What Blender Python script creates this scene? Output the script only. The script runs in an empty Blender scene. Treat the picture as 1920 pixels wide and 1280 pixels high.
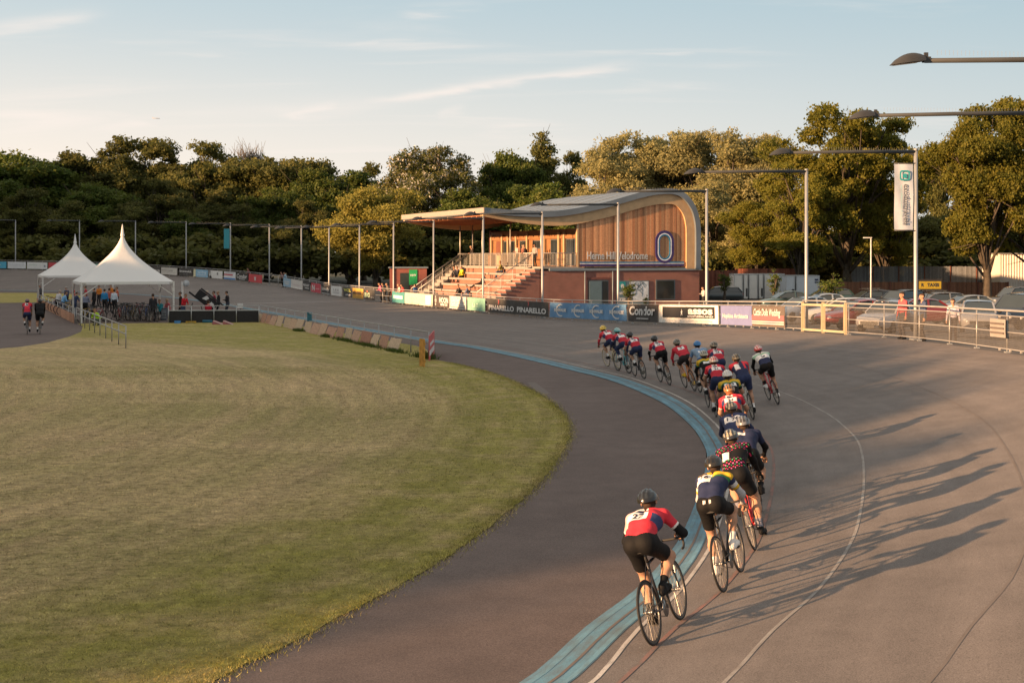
import bpy, math, random
import numpy as np
from mathutils import Vector, Matrix, Euler
R = math.radians
rnd = random.Random(11)
nr = np.random.RandomState(5)
SC = bpy.context.scene
COL = SC.collection
F_PX, HZ, CAM_H = 2300.0, 482.0, 4.1        # focal length in photo pixels, horizon row, eye height

# ---------------------------------------------------------------- materials
MATS = {}
def _nodes(name):
    m = bpy.data.materials.new(name); m.use_nodes = True
    nt = m.node_tree
    b = nt.nodes['Principled BSDF']
    return m, nt, b
def N(nt, t, **kw):
    n = nt.nodes.new(t)
    for k, v in kw.items():
        if k.startswith('i_'): n.inputs[k[2:].replace('_', ' ')].default_value = v
        else: setattr(n, k, v)
    return n
def pm(name, col, rough=.6, metal=0., var=.18, scale=6., bump=0., bscale=60., spec=.4, coat=0., alpha=1., trans=0.):
    """plain procedural material: base colour broken up by noise, optional bump"""
    if name in MATS: return MATS[name]
    m, nt, b = _nodes(name)
    L = nt.links
    tc = N(nt, 'ShaderNodeTexCoord')
    nz = N(nt, 'ShaderNodeTexNoise'); nz.inputs['Scale'].default_value = scale; nz.inputs['Detail'].default_value = 4
    L.new(tc.outputs['Object'], nz.inputs['Vector'])
    mx = N(nt, 'ShaderNodeMix', data_type='RGBA')
    c = Vector(col[:3])
    mx.inputs['A'].default_value = (*(c*(1-var)), 1); mx.inputs['B'].default_value = (*[min(1, v*(1+var)) for v in c], 1)
    rmp = N(nt, 'ShaderNodeMapRange'); rmp.inputs['From Min'].default_value = .3; rmp.inputs['From Max'].default_value = .7
    L.new(nz.outputs['Fac'], rmp.inputs['Value']); L.new(rmp.outputs['Result'], mx.inputs['Factor'])
    L.new(mx.outputs['Result'], b.inputs['Base Color'])
    b.inputs['Roughness'].default_value = rough; b.inputs['Metallic'].default_value = metal
    b.inputs['Specular IOR Level'].default_value = spec; b.inputs['Coat Weight'].default_value = coat
    b.inputs['Alpha'].default_value = alpha; b.inputs['Transmission Weight'].default_value = trans
    if bump:
        n2 = N(nt, 'ShaderNodeTexNoise'); n2.inputs['Scale'].default_value = bscale; n2.inputs['Detail'].default_value = 3
        bp = N(nt, 'ShaderNodeBump'); bp.inputs['Strength'].default_value = bump; bp.inputs['Distance'].default_value = .02
        L.new(tc.outputs['Object'], n2.inputs['Vector']); L.new(n2.outputs['Fac'], bp.inputs['Height']); L.new(bp.outputs['Normal'], b.inputs['Normal'])
    MATS[name] = m
    return m
def attr_mat(name, rough=.7, spec=.3, sheen=0., bump=0., bscale=120., var=.12, coat=0.):
    """material that takes its base colour from the mesh's own 'Col' face attribute"""
    if name in MATS: return MATS[name]
    m, nt, b = _nodes(name); L = nt.links
    at = N(nt, 'ShaderNodeAttribute', attribute_name='Col')
    tc = N(nt, 'ShaderNodeTexCoord')
    nz = N(nt, 'ShaderNodeTexNoise'); nz.inputs['Scale'].default_value = 14; nz.inputs['Detail'].default_value = 5
    L.new(tc.outputs['Object'], nz.inputs['Vector'])
    mr = N(nt, 'ShaderNodeMapRange'); mr.inputs['To Min'].default_value = 1-var; mr.inputs['To Max'].default_value = 1+var
    mr.inputs['From Min'].default_value = .3; mr.inputs['From Max'].default_value = .7
    L.new(nz.outputs['Fac'], mr.inputs['Value'])
    vm = N(nt, 'ShaderNodeVectorMath', operation='SCALE')
    L.new(at.outputs['Color'], vm.inputs[0]); L.new(mr.outputs['Result'], vm.inputs['Scale'])
    L.new(vm.outputs['Vector'], b.inputs['Base Color'])
    b.inputs['Roughness'].default_value = rough; b.inputs['Specular IOR Level'].default_value = spec
    b.inputs['Sheen Weight'].default_value = sheen; b.inputs['Coat Weight'].default_value = coat
    if bump:
        n2 = N(nt, 'ShaderNodeTexNoise'); n2.inputs['Scale'].default_value = bscale
        bp = N(nt, 'ShaderNodeBump'); bp.inputs['Strength'].default_value = bump; bp.inputs['Distance'].default_value = .01
        L.new(tc.outputs['Object'], n2.inputs['Vector']); L.new(n2.outputs['Fac'], bp.inputs['Height']); L.new(bp.outputs['Normal'], b.inputs['Normal'])
    MATS[name] = m
    return m

# ---------------------------------------------------------------- objects
def tag(o, label=None, cat=None, group=None, kind=None):
    if label: o['label'] = label
    if cat: o['category'] = cat
    if group: o['group'] = group
    if kind: o['kind'] = kind
    return o
def empty(name, loc=(0, 0, 0), rz=0., label=None, cat=None, group=None):
    o = bpy.data.objects.new(name, None); COL.objects.link(o)
    o.location = loc; o.rotation_euler = (0, 0, rz); o.empty_display_size = .2
    return tag(o, label, cat, group)
def link(name, me, parent=None):
    o = bpy.data.objects.new(name, me); COL.objects.link(o)
    if parent is not None: o.parent = parent
    return o
def copy_tree(o, parent=None):
    c = o.copy(); COL.objects.link(c)
    if parent is not None: c.parent = parent
    for ch in list(o.children): copy_tree(ch, c)
    return c
def nmesh(name, v, f, mat, smooth=False, cols=None, mids=None):
    """fast mesh from numpy verts (n,3) and faces (m,k)"""
    v = np.asarray(v, np.float32); f = np.asarray(f, np.int32)
    me = bpy.data.meshes.new(name)
    me.vertices.add(len(v)); me.vertices.foreach_set('co', v.ravel())
    k = f.shape[1]
    me.loops.add(f.size); me.loops.foreach_set('vertex_index', f.ravel())
    me.polygons.add(len(f))
    me.polygons.foreach_set('loop_start', np.arange(0, f.size, k, dtype=np.int32))
    me.polygons.foreach_set('loop_total', np.full(len(f), k, np.int32))
    for mm in (mat if isinstance(mat, (list, tuple)) else [mat]): me.materials.append(mm)
    if mids is not None: me.polygons.foreach_set('material_index', np.asarray(mids, np.int32))
    me.update(calc_edges=True)
    if smooth: me.polygons.foreach_set('use_smooth', np.ones(len(f), bool))
    if cols is not None: set_cols(me, cols)
    return me
def set_cols(me, cols):
    a = me.attributes.get('Col') or me.attributes.new('Col', 'FLOAT_COLOR', 'FACE')
    c = np.ones((len(me.polygons), 4), np.float32); c[:, :3] = np.asarray(cols)[:, :3]
    a.data.foreach_set('color', c.ravel())

class MB:
    """collects shapes, then links them as ONE mesh object"""
    def __init__(s): s.v = []; s.f = []; s.m = []; s.sm = []; s.mi = 0; s.M = None
    def add(s, vs, fs, smooth=False):
        b = len(s.v)
        s.v += [tuple(s.M @ Vector(p)) if s.M else tuple(p) for p in vs]
        for f in fs: s.f.append([b+i for i in f]); s.m.append(s.mi); s.sm.append(smooth)
        return s
    def box(s, c, d, rz=0., rot=None):
        x, y, z = [q/2 for q in d]
        vs = [Vector((a, b, e)) for a in (-x, x) for b in (-y, y) for e in (-z, z)]
        Mx = (rot.to_matrix() if isinstance(rot, Euler) else rot) if rot is not None else Matrix.Rotation(rz, 3, 'Z')
        vs = [Mx @ p + Vector(c) for p in vs]
        return s.add(vs, [(0, 1, 3, 2), (4, 6, 7, 5), (0, 4, 5, 1), (2, 3, 7, 6), (0, 2, 6, 4), (1, 5, 7, 3)])
    def beam(s, a, b, w, h, up=(0, 0, 1)):
        a, b = Vector(a), Vector(b); d = (b-a); L = d.length
        if L < 1e-6: return s
        d.normalize(); u = Vector(up)
        sx = d.cross(u)
        if sx.length < 1e-4: sx = d.cross(Vector((1, 0, 0)))
        sx.normalize(); uz = sx.cross(d)
        vs = [p + sx*i*w/2 + uz*j*h/2 for p in (a, b) for i, j in ((-1, -1), (1, -1), (1, 1), (-1, 1))]
        return s.add(vs, [(0, 3, 2, 1), (4, 5, 6, 7), (0, 1, 5, 4), (1, 2, 6, 5), (2, 3, 7, 6), (3, 0, 4, 7)])
    def tube(s, pts, r, n=8, cap=True, closed=False):
        pts = [Vector(p) for p in pts]; k = len(pts)
        rs = r if isinstance(r, (list, tuple)) else [r]*k
        vs = []; prev = None
        for i, p in enumerate(pts):
            if closed: t = pts[(i+1) % k]-pts[i-1]
            else: t = pts[min(i+1, k-1)]-pts[max(i-1, 0)]
            t.normalize()
            if prev is None:
                a = t.cross(Vector((0, 0, 1)))
                if a.length < .05: a = t.cross(Vector((1, 0, 0)))
            else: a = prev - t*prev.dot(t)
            a.normalize(); prev = a; b = t.cross(a)
            for j in range(n):
                q = 2*math.pi*j/n
                vs.append(p + (a*math.cos(q)+b*math.sin(q))*rs[i])
        fs = []
        for i in range(k if closed else k-1):
            i2 = (i+1) % k
            for j in range(n):
                j2 = (j+1) % n
                fs.append((i*n+j, i*n+j2, i2*n+j2, i2*n+j))
        s.add(vs, fs, True)
        if cap and not closed:
            b = len(s.v)-len(vs)
            s.f.append([b+j for j in range(n)][::-1]); s.m.append(s.mi); s.sm.append(False)
            s.f.append([b+(k-1)*n+j for j in range(n)]); s.m.append(s.mi); s.sm.append(False)
        return s
    def lathe(s, prof, n=16, c=(0, 0, 0), axis='Z', smooth=True):
        vs = []; c = Vector(c)
        for (r, z) in prof:
            for j in range(n):
                q = 2*math.pi*j/n; p = (r*math.cos(q), r*math.sin(q), z)
                if axis == 'Y': p = (p[0], p[2], p[1])
                if axis == 'X': p = (p[2], p[0], p[1])
                vs.append(Vector(p)+c)
        k = len(prof)
        fs = [(i*n+j, i*n+(j+1) % n, (i+1)*n+(j+1) % n, (i+1)*n+j) for i in range(k-1) for j in range(n)]
        s.add(vs, fs, smooth)
        b = len(s.v)-len(vs)
        for q in (0, k-1):
            if prof[q][0] > 1e-5: s.f.append([b+q*n+j for j in range(n)]); s.m.append(s.mi); s.sm.append(False)
        return s
    def ell(s, c, r, n=12, m=8, rot=None):
        vs = []; fs = []; Mx = rot.to_matrix() if rot else Matrix.Identity(3)
        for i in range(m+1):
            t = math.pi*i/m
            for j in range(n):
                q = 2*math.pi*j/n
                vs.append(Mx @ Vector((r[0]*math.sin(t)*math.cos(q), r[1]*math.sin(t)*math.sin(q), r[2]*math.cos(t)))+Vector(c))
        fs = [(i*n+j, (i+1)*n+j, (i+1)*n+(j+1) % n, i*n+(j+1) % n) for i in range(m) for j in range(n)]
        return s.add(vs, fs, True)
    def prism(s, poly, a, b, smooth=False):
        """poly: list of 3D points; extruded from poly+a to poly+b"""
        n = len(poly); a, b = Vector(a), Vector(b)
        vs = [Vector(p)+a for p in poly]+[Vector(p)+b for p in poly]
        fs = [tuple(range(n))[::-1], tuple(range(n, 2*n))]+[(i, (i+1) % n, n+(i+1) % n, n+i) for i in range(n)]
        return s.add(vs, fs, smooth)
    def grid(s, rows, smooth=True):
        k = len(rows[0]); vs = [p for r_ in rows for p in r_]
        fs = [(i*k+j, i*k+j+1, (i+1)*k+j+1, (i+1)*k+j) for i in range(len(rows)-1) for j in range(k-1)]
        return s.add(vs, fs, smooth)
    def mesh(s, name, mats, off=None):
        me = bpy.data.meshes.new(name)
        vs = s.v if off is None else [(p[0]-off[0], p[1]-off[1], p[2]-off[2]) for p in s.v]
        me.from_pydata(vs, [], s.f)
        for mm in (mats if isinstance(mats, (list, tuple)) else [mats]): me.materials.append(mm)
        me.polygons.foreach_set('material_index', s.m); me.polygons.foreach_set('use_smooth', s.sm)
        me.update()
        return me
    def build(s, name, mats, parent=None, off=None, loc=None):
        o = link(name, s.mesh(name, mats, off), parent)
        if loc is not None: o.location = loc
        return o

def text_geo(txt, size, bold=0., shear=0., space=1., align='CENTER', width=None, ext=.002):
    """lettering as plain geometry in the XY plane -> (verts, faces)"""
    cu = bpy.data.curves.new('lettering', 'FONT'); cu.body = txt; cu.size = size; cu.offset = bold; cu.shear = shear
    cu.space_character = space; cu.align_x = align; cu.align_y = 'CENTER'; cu.extrude = ext; cu.resolution_u = 3
    ob = bpy.data.objects.new('lettering', cu)
    COL.objects.link(ob)
    dg = bpy.context.evaluated_depsgraph_get()
    me = ob.evaluated_get(dg).to_mesh()
    vs = [tuple(v.co) for v in me.vertices]; fs = [tuple(p.vertices) for p in me.polygons]
    ob.evaluated_get(dg).to_mesh_clear()
    bpy.data.objects.remove(ob); bpy.data.curves.remove(cu)
    if width and vs:
        x0 = min(v[0] for v in vs); x1 = max(v[0] for v in vs); k = width/max(x1-x0, 1e-6); c = (x0+x1)/2
        vs = [((v[0]-c)*k, v[1], v[2]) for v in vs]
    return vs, fs
def add_text(mb, M, txt, size, **kw):
    vs, fs = text_geo(txt, size, **kw)
    old = mb.M; mb.M = M
    mb.add(vs, fs); mb.M = old

# ---------------------------------------------------------------- survey: photo position -> place on the ground
def P0(px, py, z=0.):
    D = F_PX*(CAM_H-z)/(py-HZ)
    return Vector(((px-960)/F_PX*D, D, z))
def PD(px, py, D):
    return Vector(((px-960)/F_PX*D, D, CAM_H+(HZ-py)/F_PX*D))
def catmull(pts, n):
    pts = np.asarray(pts, float)
    seg = np.linalg.norm(np.diff(pts[:, :2], axis=0), axis=1); t = np.concatenate([[0], np.cumsum(seg)])
    # monotone-ish cubic through chord length
    m = np.zeros_like(pts)
    for i in range(len(pts)):
        a, b = max(i-1, 0), min(i+1, len(pts)-1)
        m[i] = (pts[b]-pts[a])/(t[b]-t[a])
    q = np.linspace(0, t[-1], n); k = np.clip(np.searchsorted(t, q, 'right')-1, 0, len(pts)-2)
    h = (t[k+1]-t[k])[:, None]; u = ((q-t[k])[:, None])/h
    return (2*u**3-3*u**2+1)*pts[k]+(u**3-2*u**2+u)*h*m[k]+(-2*u**3+3*u**2)*pts[k+1]+(u**3-u**2)*h*m[k+1]
# ================================================================ CAMERA, LIGHT, SKY
cam = bpy.data.cameras.new('camera'); cam_o = bpy.data.objects.new('camera', cam); COL.objects.link(cam_o)
cam_o.location = (0, 0, CAM_H); cam_o.rotation_euler = (R(90), 0, 0)
cam.sensor_width = 36; cam.lens = 36*F_PX/1920; cam.shift_y = (HZ-640)/1920; cam.clip_end = 4000; cam.clip_start = .1
SC.camera = cam_o
SUN_EL = R(9.3)
SUN_DIR = Vector((-.862*math.cos(SUN_EL), -.507*math.cos(SUN_EL), math.sin(SUN_EL)))
sl = bpy.data.lights.new('sun', 'SUN'); sl.energy = 4.1; sl.angle = R(.6); sl.color = (1, .58, .29)
so = bpy.data.objects.new('sun', sl); COL.objects.link(so); so.rotation_euler = SUN_DIR.to_track_quat('Z', 'Y').to_euler()
so.location = (-60, -40, 40)
W = bpy.data.worlds.new('World'); SC.world = W; W.use_nodes = True
nt = W.node_tree; bg = nt.nodes['Background']; L = nt.links
sky = N(nt, 'ShaderNodeTexSky', sky_type='NISHITA'); sky.sun_disc = False; sky.sun_elevation = SUN_EL
sky.sun_rotation = math.atan2(SUN_DIR.x, SUN_DIR.y)
sky.air_density = 1.0; sky.dust_density = 1.6; sky.ozone_density = 1.2; sky.altitude = 50
SKY_STR = .058
tc = N(nt, 'ShaderNodeTexCoord'); sep = N(nt, 'ShaderNodeSeparateXYZ'); L.new(tc.outputs['Generated'], sep.inputs[0])
# thin cirrus: noise on the sky plane (direction divided by its height), stretched along one direction
zc = N(nt, 'ShaderNodeMath', operation='MAXIMUM'); zc.inputs[1].default_value = .0; L.new(sep.outputs['Z'], zc.inputs[0])
za = N(nt, 'ShaderNodeMath', operation='ADD'); za.inputs[1].default_value = .10; L.new(zc.outputs[0], za.inputs[0])
dv = N(nt, 'ShaderNodeVectorMath', operation='DIVIDE'); L.new(tc.outputs['Generated'], dv.inputs[0]); L.new(za.outputs[0], dv.inputs[1])
mp = N(nt, 'ShaderNodeMapping'); mp.inputs['Rotation'].default_value = (0, 0, R(-16)); mp.inputs['Scale'].default_value = (.42, 1.5, 1)
mp.inputs['Location'].default_value = (3.1, 1.0, 0)
L.new(dv.outputs[0], mp.inputs['Vector'])
n1 = N(nt, 'ShaderNodeTexNoise'); n1.inputs['Scale'].default_value = 1.5; n1.inputs['Detail'].default_value = 7; n1.inputs['Roughness'].default_value = .55; n1.inputs['Distortion'].default_value = .6
L.new(mp.outputs[0], n1.inputs['Vector'])
cr = N(nt, 'ShaderNodeMapRange', interpolation_type='SMOOTHSTEP'); cr.inputs['From Min'].default_value = .50; cr.inputs['From Max'].default_value = .78; cr.inputs['To Max'].default_value = .65
L.new(n1.outputs['Fac'], cr.inputs['Value'])
# milky veil near the horizon, stronger on the sun's side
hz = N(nt, 'ShaderNodeMapRange', interpolation_type='SMOOTHERSTEP'); hz.inputs['From Min'].default_value = .27; hz.inputs['From Max'].default_value = .0
L.new(sep.outputs['Z'], hz.inputs['Value'])
dt = N(nt, 'ShaderNodeVectorMath', operation='DOT_PRODUCT'); dt.inputs[1].default_value = (-.88, .47, 0); L.new(tc.outputs['Generated'], dt.inputs[0])
dr = N(nt, 'ShaderNodeMapRange'); dr.inputs['From Min'].default_value = .05; dr.inputs['From Max'].default_value = .85; dr.inputs['To Min'].default_value = .42; dr.inputs['To Max'].default_value = 1.
L.new(dt.outputs['Value'], dr.inputs['Value'])
mu = N(nt, 'ShaderNodeMath', operation='MULTIPLY'); L.new(hz.outputs[0], mu.inputs[0]); L.new(dr.outputs[0], mu.inputs[1])
VEIL = N(nt, 'ShaderNodeMix', data_type='RGBA'); VEIL.inputs['B'].default_value = (5.5, 4.75, 4.05, 1)
L.new(mu.outputs[0], VEIL.inputs['Factor'])
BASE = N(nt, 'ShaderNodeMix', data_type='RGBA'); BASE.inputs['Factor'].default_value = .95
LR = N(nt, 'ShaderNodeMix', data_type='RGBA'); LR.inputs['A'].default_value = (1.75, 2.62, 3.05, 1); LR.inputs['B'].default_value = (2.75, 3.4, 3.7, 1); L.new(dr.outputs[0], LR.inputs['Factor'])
# added warm tone high above the view, to warm the light in the shade
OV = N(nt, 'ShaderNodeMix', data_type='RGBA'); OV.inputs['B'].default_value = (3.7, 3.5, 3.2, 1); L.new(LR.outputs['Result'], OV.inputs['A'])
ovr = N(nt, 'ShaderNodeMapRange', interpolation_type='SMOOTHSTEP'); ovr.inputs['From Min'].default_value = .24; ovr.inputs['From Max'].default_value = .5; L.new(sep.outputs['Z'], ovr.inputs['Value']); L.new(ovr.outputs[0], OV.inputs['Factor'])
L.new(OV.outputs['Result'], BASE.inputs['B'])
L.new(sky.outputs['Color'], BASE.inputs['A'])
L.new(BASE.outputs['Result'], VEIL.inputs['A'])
CL = N(nt, 'ShaderNodeMix', data_type='RGBA'); CL.inputs['B'].default_value = (5.2, 4.6, 4.2, 1)
L.new(VEIL.outputs['Result'], CL.inputs['A']); 
# a few long feathery streaks, placed by direction
yc = N(nt, 'ShaderNodeMath', operation='MAXIMUM'); yc.inputs[1].default_value = .05; L.new(sep.outputs['Y'], yc.inputs[0])
def mth(op, a, b):
    n_ = N(nt, 'ShaderNodeMath', operation=op)
    for i_, v_ in enumerate((a, b)):
        if isinstance(v_, (int, float)): n_.inputs[i_].default_value = v_
        elif v_ is not None: L.new(v_, n_.inputs[i_])
    return n_.outputs[0]
gx = mth('DIVIDE', sep.outputs['X'], yc.outputs[0]); gz = mth('DIVIDE', sep.outputs['Z'], yc.outputs[0])
gc = N(nt, 'ShaderNodeCombineXYZ'); L.new(gx, gc.inputs[0]); L.new(gz, gc.inputs[1])
mpf = N(nt, 'ShaderNodeMapping'); mpf.inputs['Rotation'].default_value = (0, 0, R(-8)); mpf.inputs['Scale'].default_value = (9, 60, 1); L.new(gc.outputs[0], mpf.inputs['Vector'])
nf = N(nt, 'ShaderNodeTexNoise'); nf.inputs['Scale'].default_value = 1.; nf.inputs['Detail'].default_value = 6; nf.inputs['Distortion'].default_value = .5; L.new(mpf.outputs[0], nf.inputs['Vector'])
wob = mth('MULTIPLY', mth('SUBTRACT', nf.outputs['Fac'], .5), .022)
tot = cr.outputs[0]
for (x0, y0, x1, y1, wd, am) in ((690, 186, 1185, 120, 9, .75), (520, 217, 640, 193, 8, .7), (180, 238, 430, 212, 8, .6), (-60, 60, 170, 26, 14, .55), (640, 86, 780, 78, 5, .7), (1190, 104, 1310, 99, 5, .5), (300, 226, 720, 190, 16, .35), (820, 214, 870, 204, 8, .5), (900, 12, 760, 20, 9, .4), (1340, 100, 1420, 98, 5, .4)):
    ax, az, bx, bz = (x0-960)/2300, (482-y0)/2300, (x1-960)/2300, (482-y1)/2300
    sl_ = (bz-az)/(bx-ax); ln_ = abs(bx-ax)
    v_ = mth('ADD', mth('SUBTRACT', gz, mth('ADD', mth('MULTIPLY', gx, sl_), az-sl_*ax)), wob)
    g_ = mth('POWER', 2.718, mth('MULTIPLY', mth('POWER', mth('ABSOLUTE', mth('DIVIDE', v_, wd/2300), None), 2.), -1.))
    u_ = mth('DIVIDE', mth('SUBTRACT', gx, (ax+bx)/2), ln_*.5)
    e_ = mth('POWER', 2.718, mth('MULTIPLY', mth('POWER', mth('ABSOLUTE', u_, None), 4.), -1.))
    rg = N(nt, 'ShaderNodeMapRange'); rg.inputs['From Min'].default_value = .3; rg.inputs['From Max'].default_value = .65; L.new(nf.outputs['Fac'], rg.inputs['Value'])
    tot = mth('MAXIMUM', tot, mth('MULTIPLY', mth('MULTIPLY', g_, e_), mth('MULTIPLY', rg.outputs[0], am)))
L.new(tot, CL.inputs['Factor'])
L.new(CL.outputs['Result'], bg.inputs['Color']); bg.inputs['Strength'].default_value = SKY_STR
SC.view_settings.view_transform = 'Standard'; SC.view_settings.look = 'None'; SC.view_settings.exposure = 1.76; SC.view_settings.gamma = 1
SC.cycles.max_bounces = 6; SC.cycles.diffuse_bounces = 3; SC.cycles.transparent_max_bounces = 12
SC.cycles.use_denoising = True

# ================================================================ TRACK GEOMETRY
# inner edge of the blue band (survey points) and the foot of the outer fence, as matched cross-sections
B_PX = [(977, 1278), (1097.6, 1175), (1200.7, 1096), (1280, 998), (1325.7, 860), (1313, 821.5), (1290, 792.5), (1248, 758.6), (1196.5, 733),
        (1135, 710), (1070.6, 694), (1006, 678), (948, 665), (877, 651), (815.5, 642)]
Bp = [Vector((-16, -5.5, 0)), Vector((-8.6, .2, 0)), Vector((-3.2, 6.2, 0))]+[P0(*q) for q in B_PX]
Bp += [Vector((-8.2, 68.6, 0)), Vector((-19.2, 93.0, 0)), Vector((-30.6, 117, 0)), Vector((-42, 135, 0)), Vector((-55, 146.5, 0)), Vector((-75, 154, 0)), Vector((-97, 153, 0)), Vector((-118, 143, 0))]
Fp = [(-8, -16, 1.9), (3.5, -3, 1.9), (8.2, 5, 1.8), (11.2, 13, 1.7), (13.3, 22, 1.55), (14.3, 30, 1.40), (14.7, 38, 1.22), (14.6, 44.3, 1.08), (12.6, 52.2, .92), (10.1, 61.5, .62),
      (6.2, 71, .30), (2, 80.4, .09), (-6.3, 97.9, .05), (-18.3, 123.2, .2), (-26, 138, .75), (-35, 149.5, 1.3), (-48.8, 161, 1.9), (-60, 168.5, 2.2),
      (-72, 173, 2.4), (-88, 175, 2.5), (-108, 172, 2.5), (-130, 160, 2.5)]
NS = 900
BC = catmull([tuple(p) for p in Bp], NS)
FC = catmull(Fp, NS*2)
# each inner point is paired with the fence point best along its normal
tB = np.gradient(BC[:, :2], axis=0); tB /= np.linalg.norm(tB, axis=1)[:, None]
nB = np.stack([tB[:, 1], -tB[:, 0]], 1)
pair = []
last = 0
for i in range(NS):
    d = FC[:, :2]-BC[i, :2]
    along = d @ tB[i]; out = d @ nB[i]
    c = np.abs(along)+np.where(out < 3, 500, 0)
    pair.append(np.argmin(c))
pair = np.maximum.accumulate(np.array(pair))
pf = np.convolve(np.pad(pair.astype(float), 20, mode='edge'), np.ones(41)/41, 'valid')
FM = np.stack([np.interp(pf, np.arange(len(FC)), FC[:, k]) for k in range(3)], 1)
def prof(w): return .16*w+.84*w**1.5
NWD = 26
ws = np.linspace(0, 1, NWD)
def surf_pt(i, w):
    """i: (float) index along the track, w: 0 inner .. 1 fence"""
    i = np.clip(i, 0, NS-1); k = int(min(i, NS-2)); u = i-k
    b = BC[k]*(1-u)+BC[k+1]*u; f = FM[k]*(1-u)+FM[k+1]*u
    p = b+(f-b)*w; p[2] = f[2]*prof(w)
    return Vector(p)
_ws = np.linspace(0, 1, 160)
GRID = BC[:, None, :]+(FM-BC)[:, None, :]*_ws[None, :, None]
GRID[:, :, 2] = FM[:, None, 2]*prof(_ws)[None, :]
GPX = 960+F_PX*GRID[:, :, 0]/np.maximum(GRID[:, :, 1], .5); GPY = HZ+F_PX*(CAM_H-GRID[:, :, 2])/np.maximum(GRID[:, :, 1], .5)
GPX[GRID[:, :, 1] < 1] = -9e5
def on_track(px, py):
    d = (GPX-px)**2+(GPY-py)**2
    k = np.unravel_index(np.argmin(d), d.shape)
    return k[0], _ws[k[1]]
def track_z(x, y):
    d = (GRID[:, :, 0]-x)**2+(GRID[:, :, 1]-y)**2
    return float(GRID[:, :, 2].ravel()[np.argmin(d)])
def ribbon(name, iw, half, dz, mat, i0=0, i1=NS-1, step=2, label=None):
    """painted stripe lying on the track: iw is a function index -> w"""
    rows = []
    for i in range(i0, i1+1, step):
        w = iw(i) if callable(iw) else iw
        wd = np.linalg.norm((FM-BC)[i, :2])
        rows.append([surf_pt(i, w-half/wd)+Vector((0, 0, dz)), surf_pt(i, w+half/wd)+Vector((0, 0, dz))])
    return tag(MB().grid(rows).build(name, mat), kind='structure')
# ================================================================ GROUND SURFACES
def ground_mat(name, cols, big=.25, speck=.25, rough=.9, streak=0., bump=.35, mid=1.6, worn=None, wornw=(.42, .62), fine=90.):
    """asphalt-like: cols = two base colours mixed in patches, stone speckle, streaks along the track via the 'st' coordinate.
    worn: colour of the ground showing through worn paint"""
    m, nt, b = _nodes(name); L = nt.links
    tc = N(nt, 'ShaderNodeTexCoord'); st = N(nt, 'ShaderNodeAttribute', attribute_name='st')
    def noise(vec, sc, det=4, rg=.55):
        n = N(nt, 'ShaderNodeTexNoise'); n.inputs['Scale'].default_value = sc; n.inputs['Detail'].default_value = det; n.inputs['Roughness'].default_value = rg
        L.new(vec, n.inputs['Vector']); return n.outputs['Fac']
    def rng(v, a, bb, c=0., d=1.):
        q = N(nt, 'ShaderNodeMapRange'); q.inputs['From Min'].default_value = a; q.inputs['From Max'].default_value = bb
        q.inputs['To Min'].default_value = c; q.inputs['To Max'].default_value = d; L.new(v, q.inputs['Value']); return q.outputs[0]
    def mix(f, a, bb, t='MIX'):
        q = N(nt, 'ShaderNodeMix', data_type='RGBA', blend_type=t)
        for s_, v in (('Factor', f), ('A', a), ('B', bb)):
            if isinstance(v, (tuple, float)): q.inputs[s_].default_value = v
            else: L.new(v, q.inputs[s_])
        return q.outputs['Result']
    ob = tc.outputs['Object']
    c = mix(rng(noise(ob, big, 5), .32, .68), (*cols[0], 1), (*cols[1], 1))
    k = rng(noise(ob, mid, 5), .25, .75, .86, 1.14)
    sp = noise(ob, fine, 2, .7)
    k2 = rng(sp, .25, .75, 1-speck, 1+speck)
    mm = N(nt, 'ShaderNodeMath', operation='MULTIPLY'); L.new(k, mm.inputs[0]); L.new(k2, mm.inputs[1]); kk = mm.outputs[0]
    if streak:
        mpg = N(nt, 'ShaderNodeMapping'); mpg.inputs['Scale'].default_value = (.06, 2.2, 1); L.new(st.outputs['Vector'], mpg.inputs['Vector'])
        k3 = rng(noise(mpg.outputs[0], 1., 5), .3, .7, 1-streak, 1+streak)
        m2 = N(nt, 'ShaderNodeMath', operation='MULTIPLY'); L.new(kk, m2.inputs[0]); L.new(k3, m2.inputs[1]); kk = m2.outputs[0]
    vm = N(nt, 'ShaderNodeVectorMath', operation='SCALE'); L.new(c, vm.inputs[0]); L.new(kk, vm.inputs['Scale'])
    out = vm.outputs['Vector']
    if worn:
        mpg = N(nt, 'ShaderNodeMapping'); mpg.inputs['Scale'].default_value = (1.3, 5., 1); L.new(st.outputs['Vector'], mpg.inputs['Vector'])
        wv = rng(noise(mpg.outputs[0], 1.3, 8, .75), wornw[0], wornw[1])
        out = mix(wv, (*worn, 1), out)
    # pale grit
    vo = N(nt, 'ShaderNodeTexVoronoi'); vo.inputs['Scale'].default_value = 2.2; L.new(ob, vo.inputs['Vector'])
    gr = rng(vo.outputs['Distance'], .012, .02, 1, 0)
    out = mix(gr, out, (.45, .43, .40, 1))
    L.new(out, b.inputs['Base Color']); b.inputs['Roughness'].default_value = rough; b.inputs['Specular IOR Level'].default_value = .25
    bp = N(nt, 'ShaderNodeBump'); bp.inputs['Strength'].default_value = bump; bp.inputs['Distance'].default_value = .006
    L.new(sp, bp.inputs['Height']); L.new(bp.outputs['Normal'], b.inputs['Normal'])
    MATS[name] = m
    return m
ASPH = ((.152, .134, .125), (.184, .161, .149))
M_track = ground_mat('track_asphalt', ASPH, streak=.10, speck=.50, big=.18, fine=70.)
M_apron = ground_mat('apron_asphalt', ((.114, .088, .080), (.138, .108, .098)), big=.22, speck=.45, fine=70.)
M_yard = ground_mat('yard_tarmac', ((.12, .105, .09), (.17, .14, .115)), big=.2, speck=.3)
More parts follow.
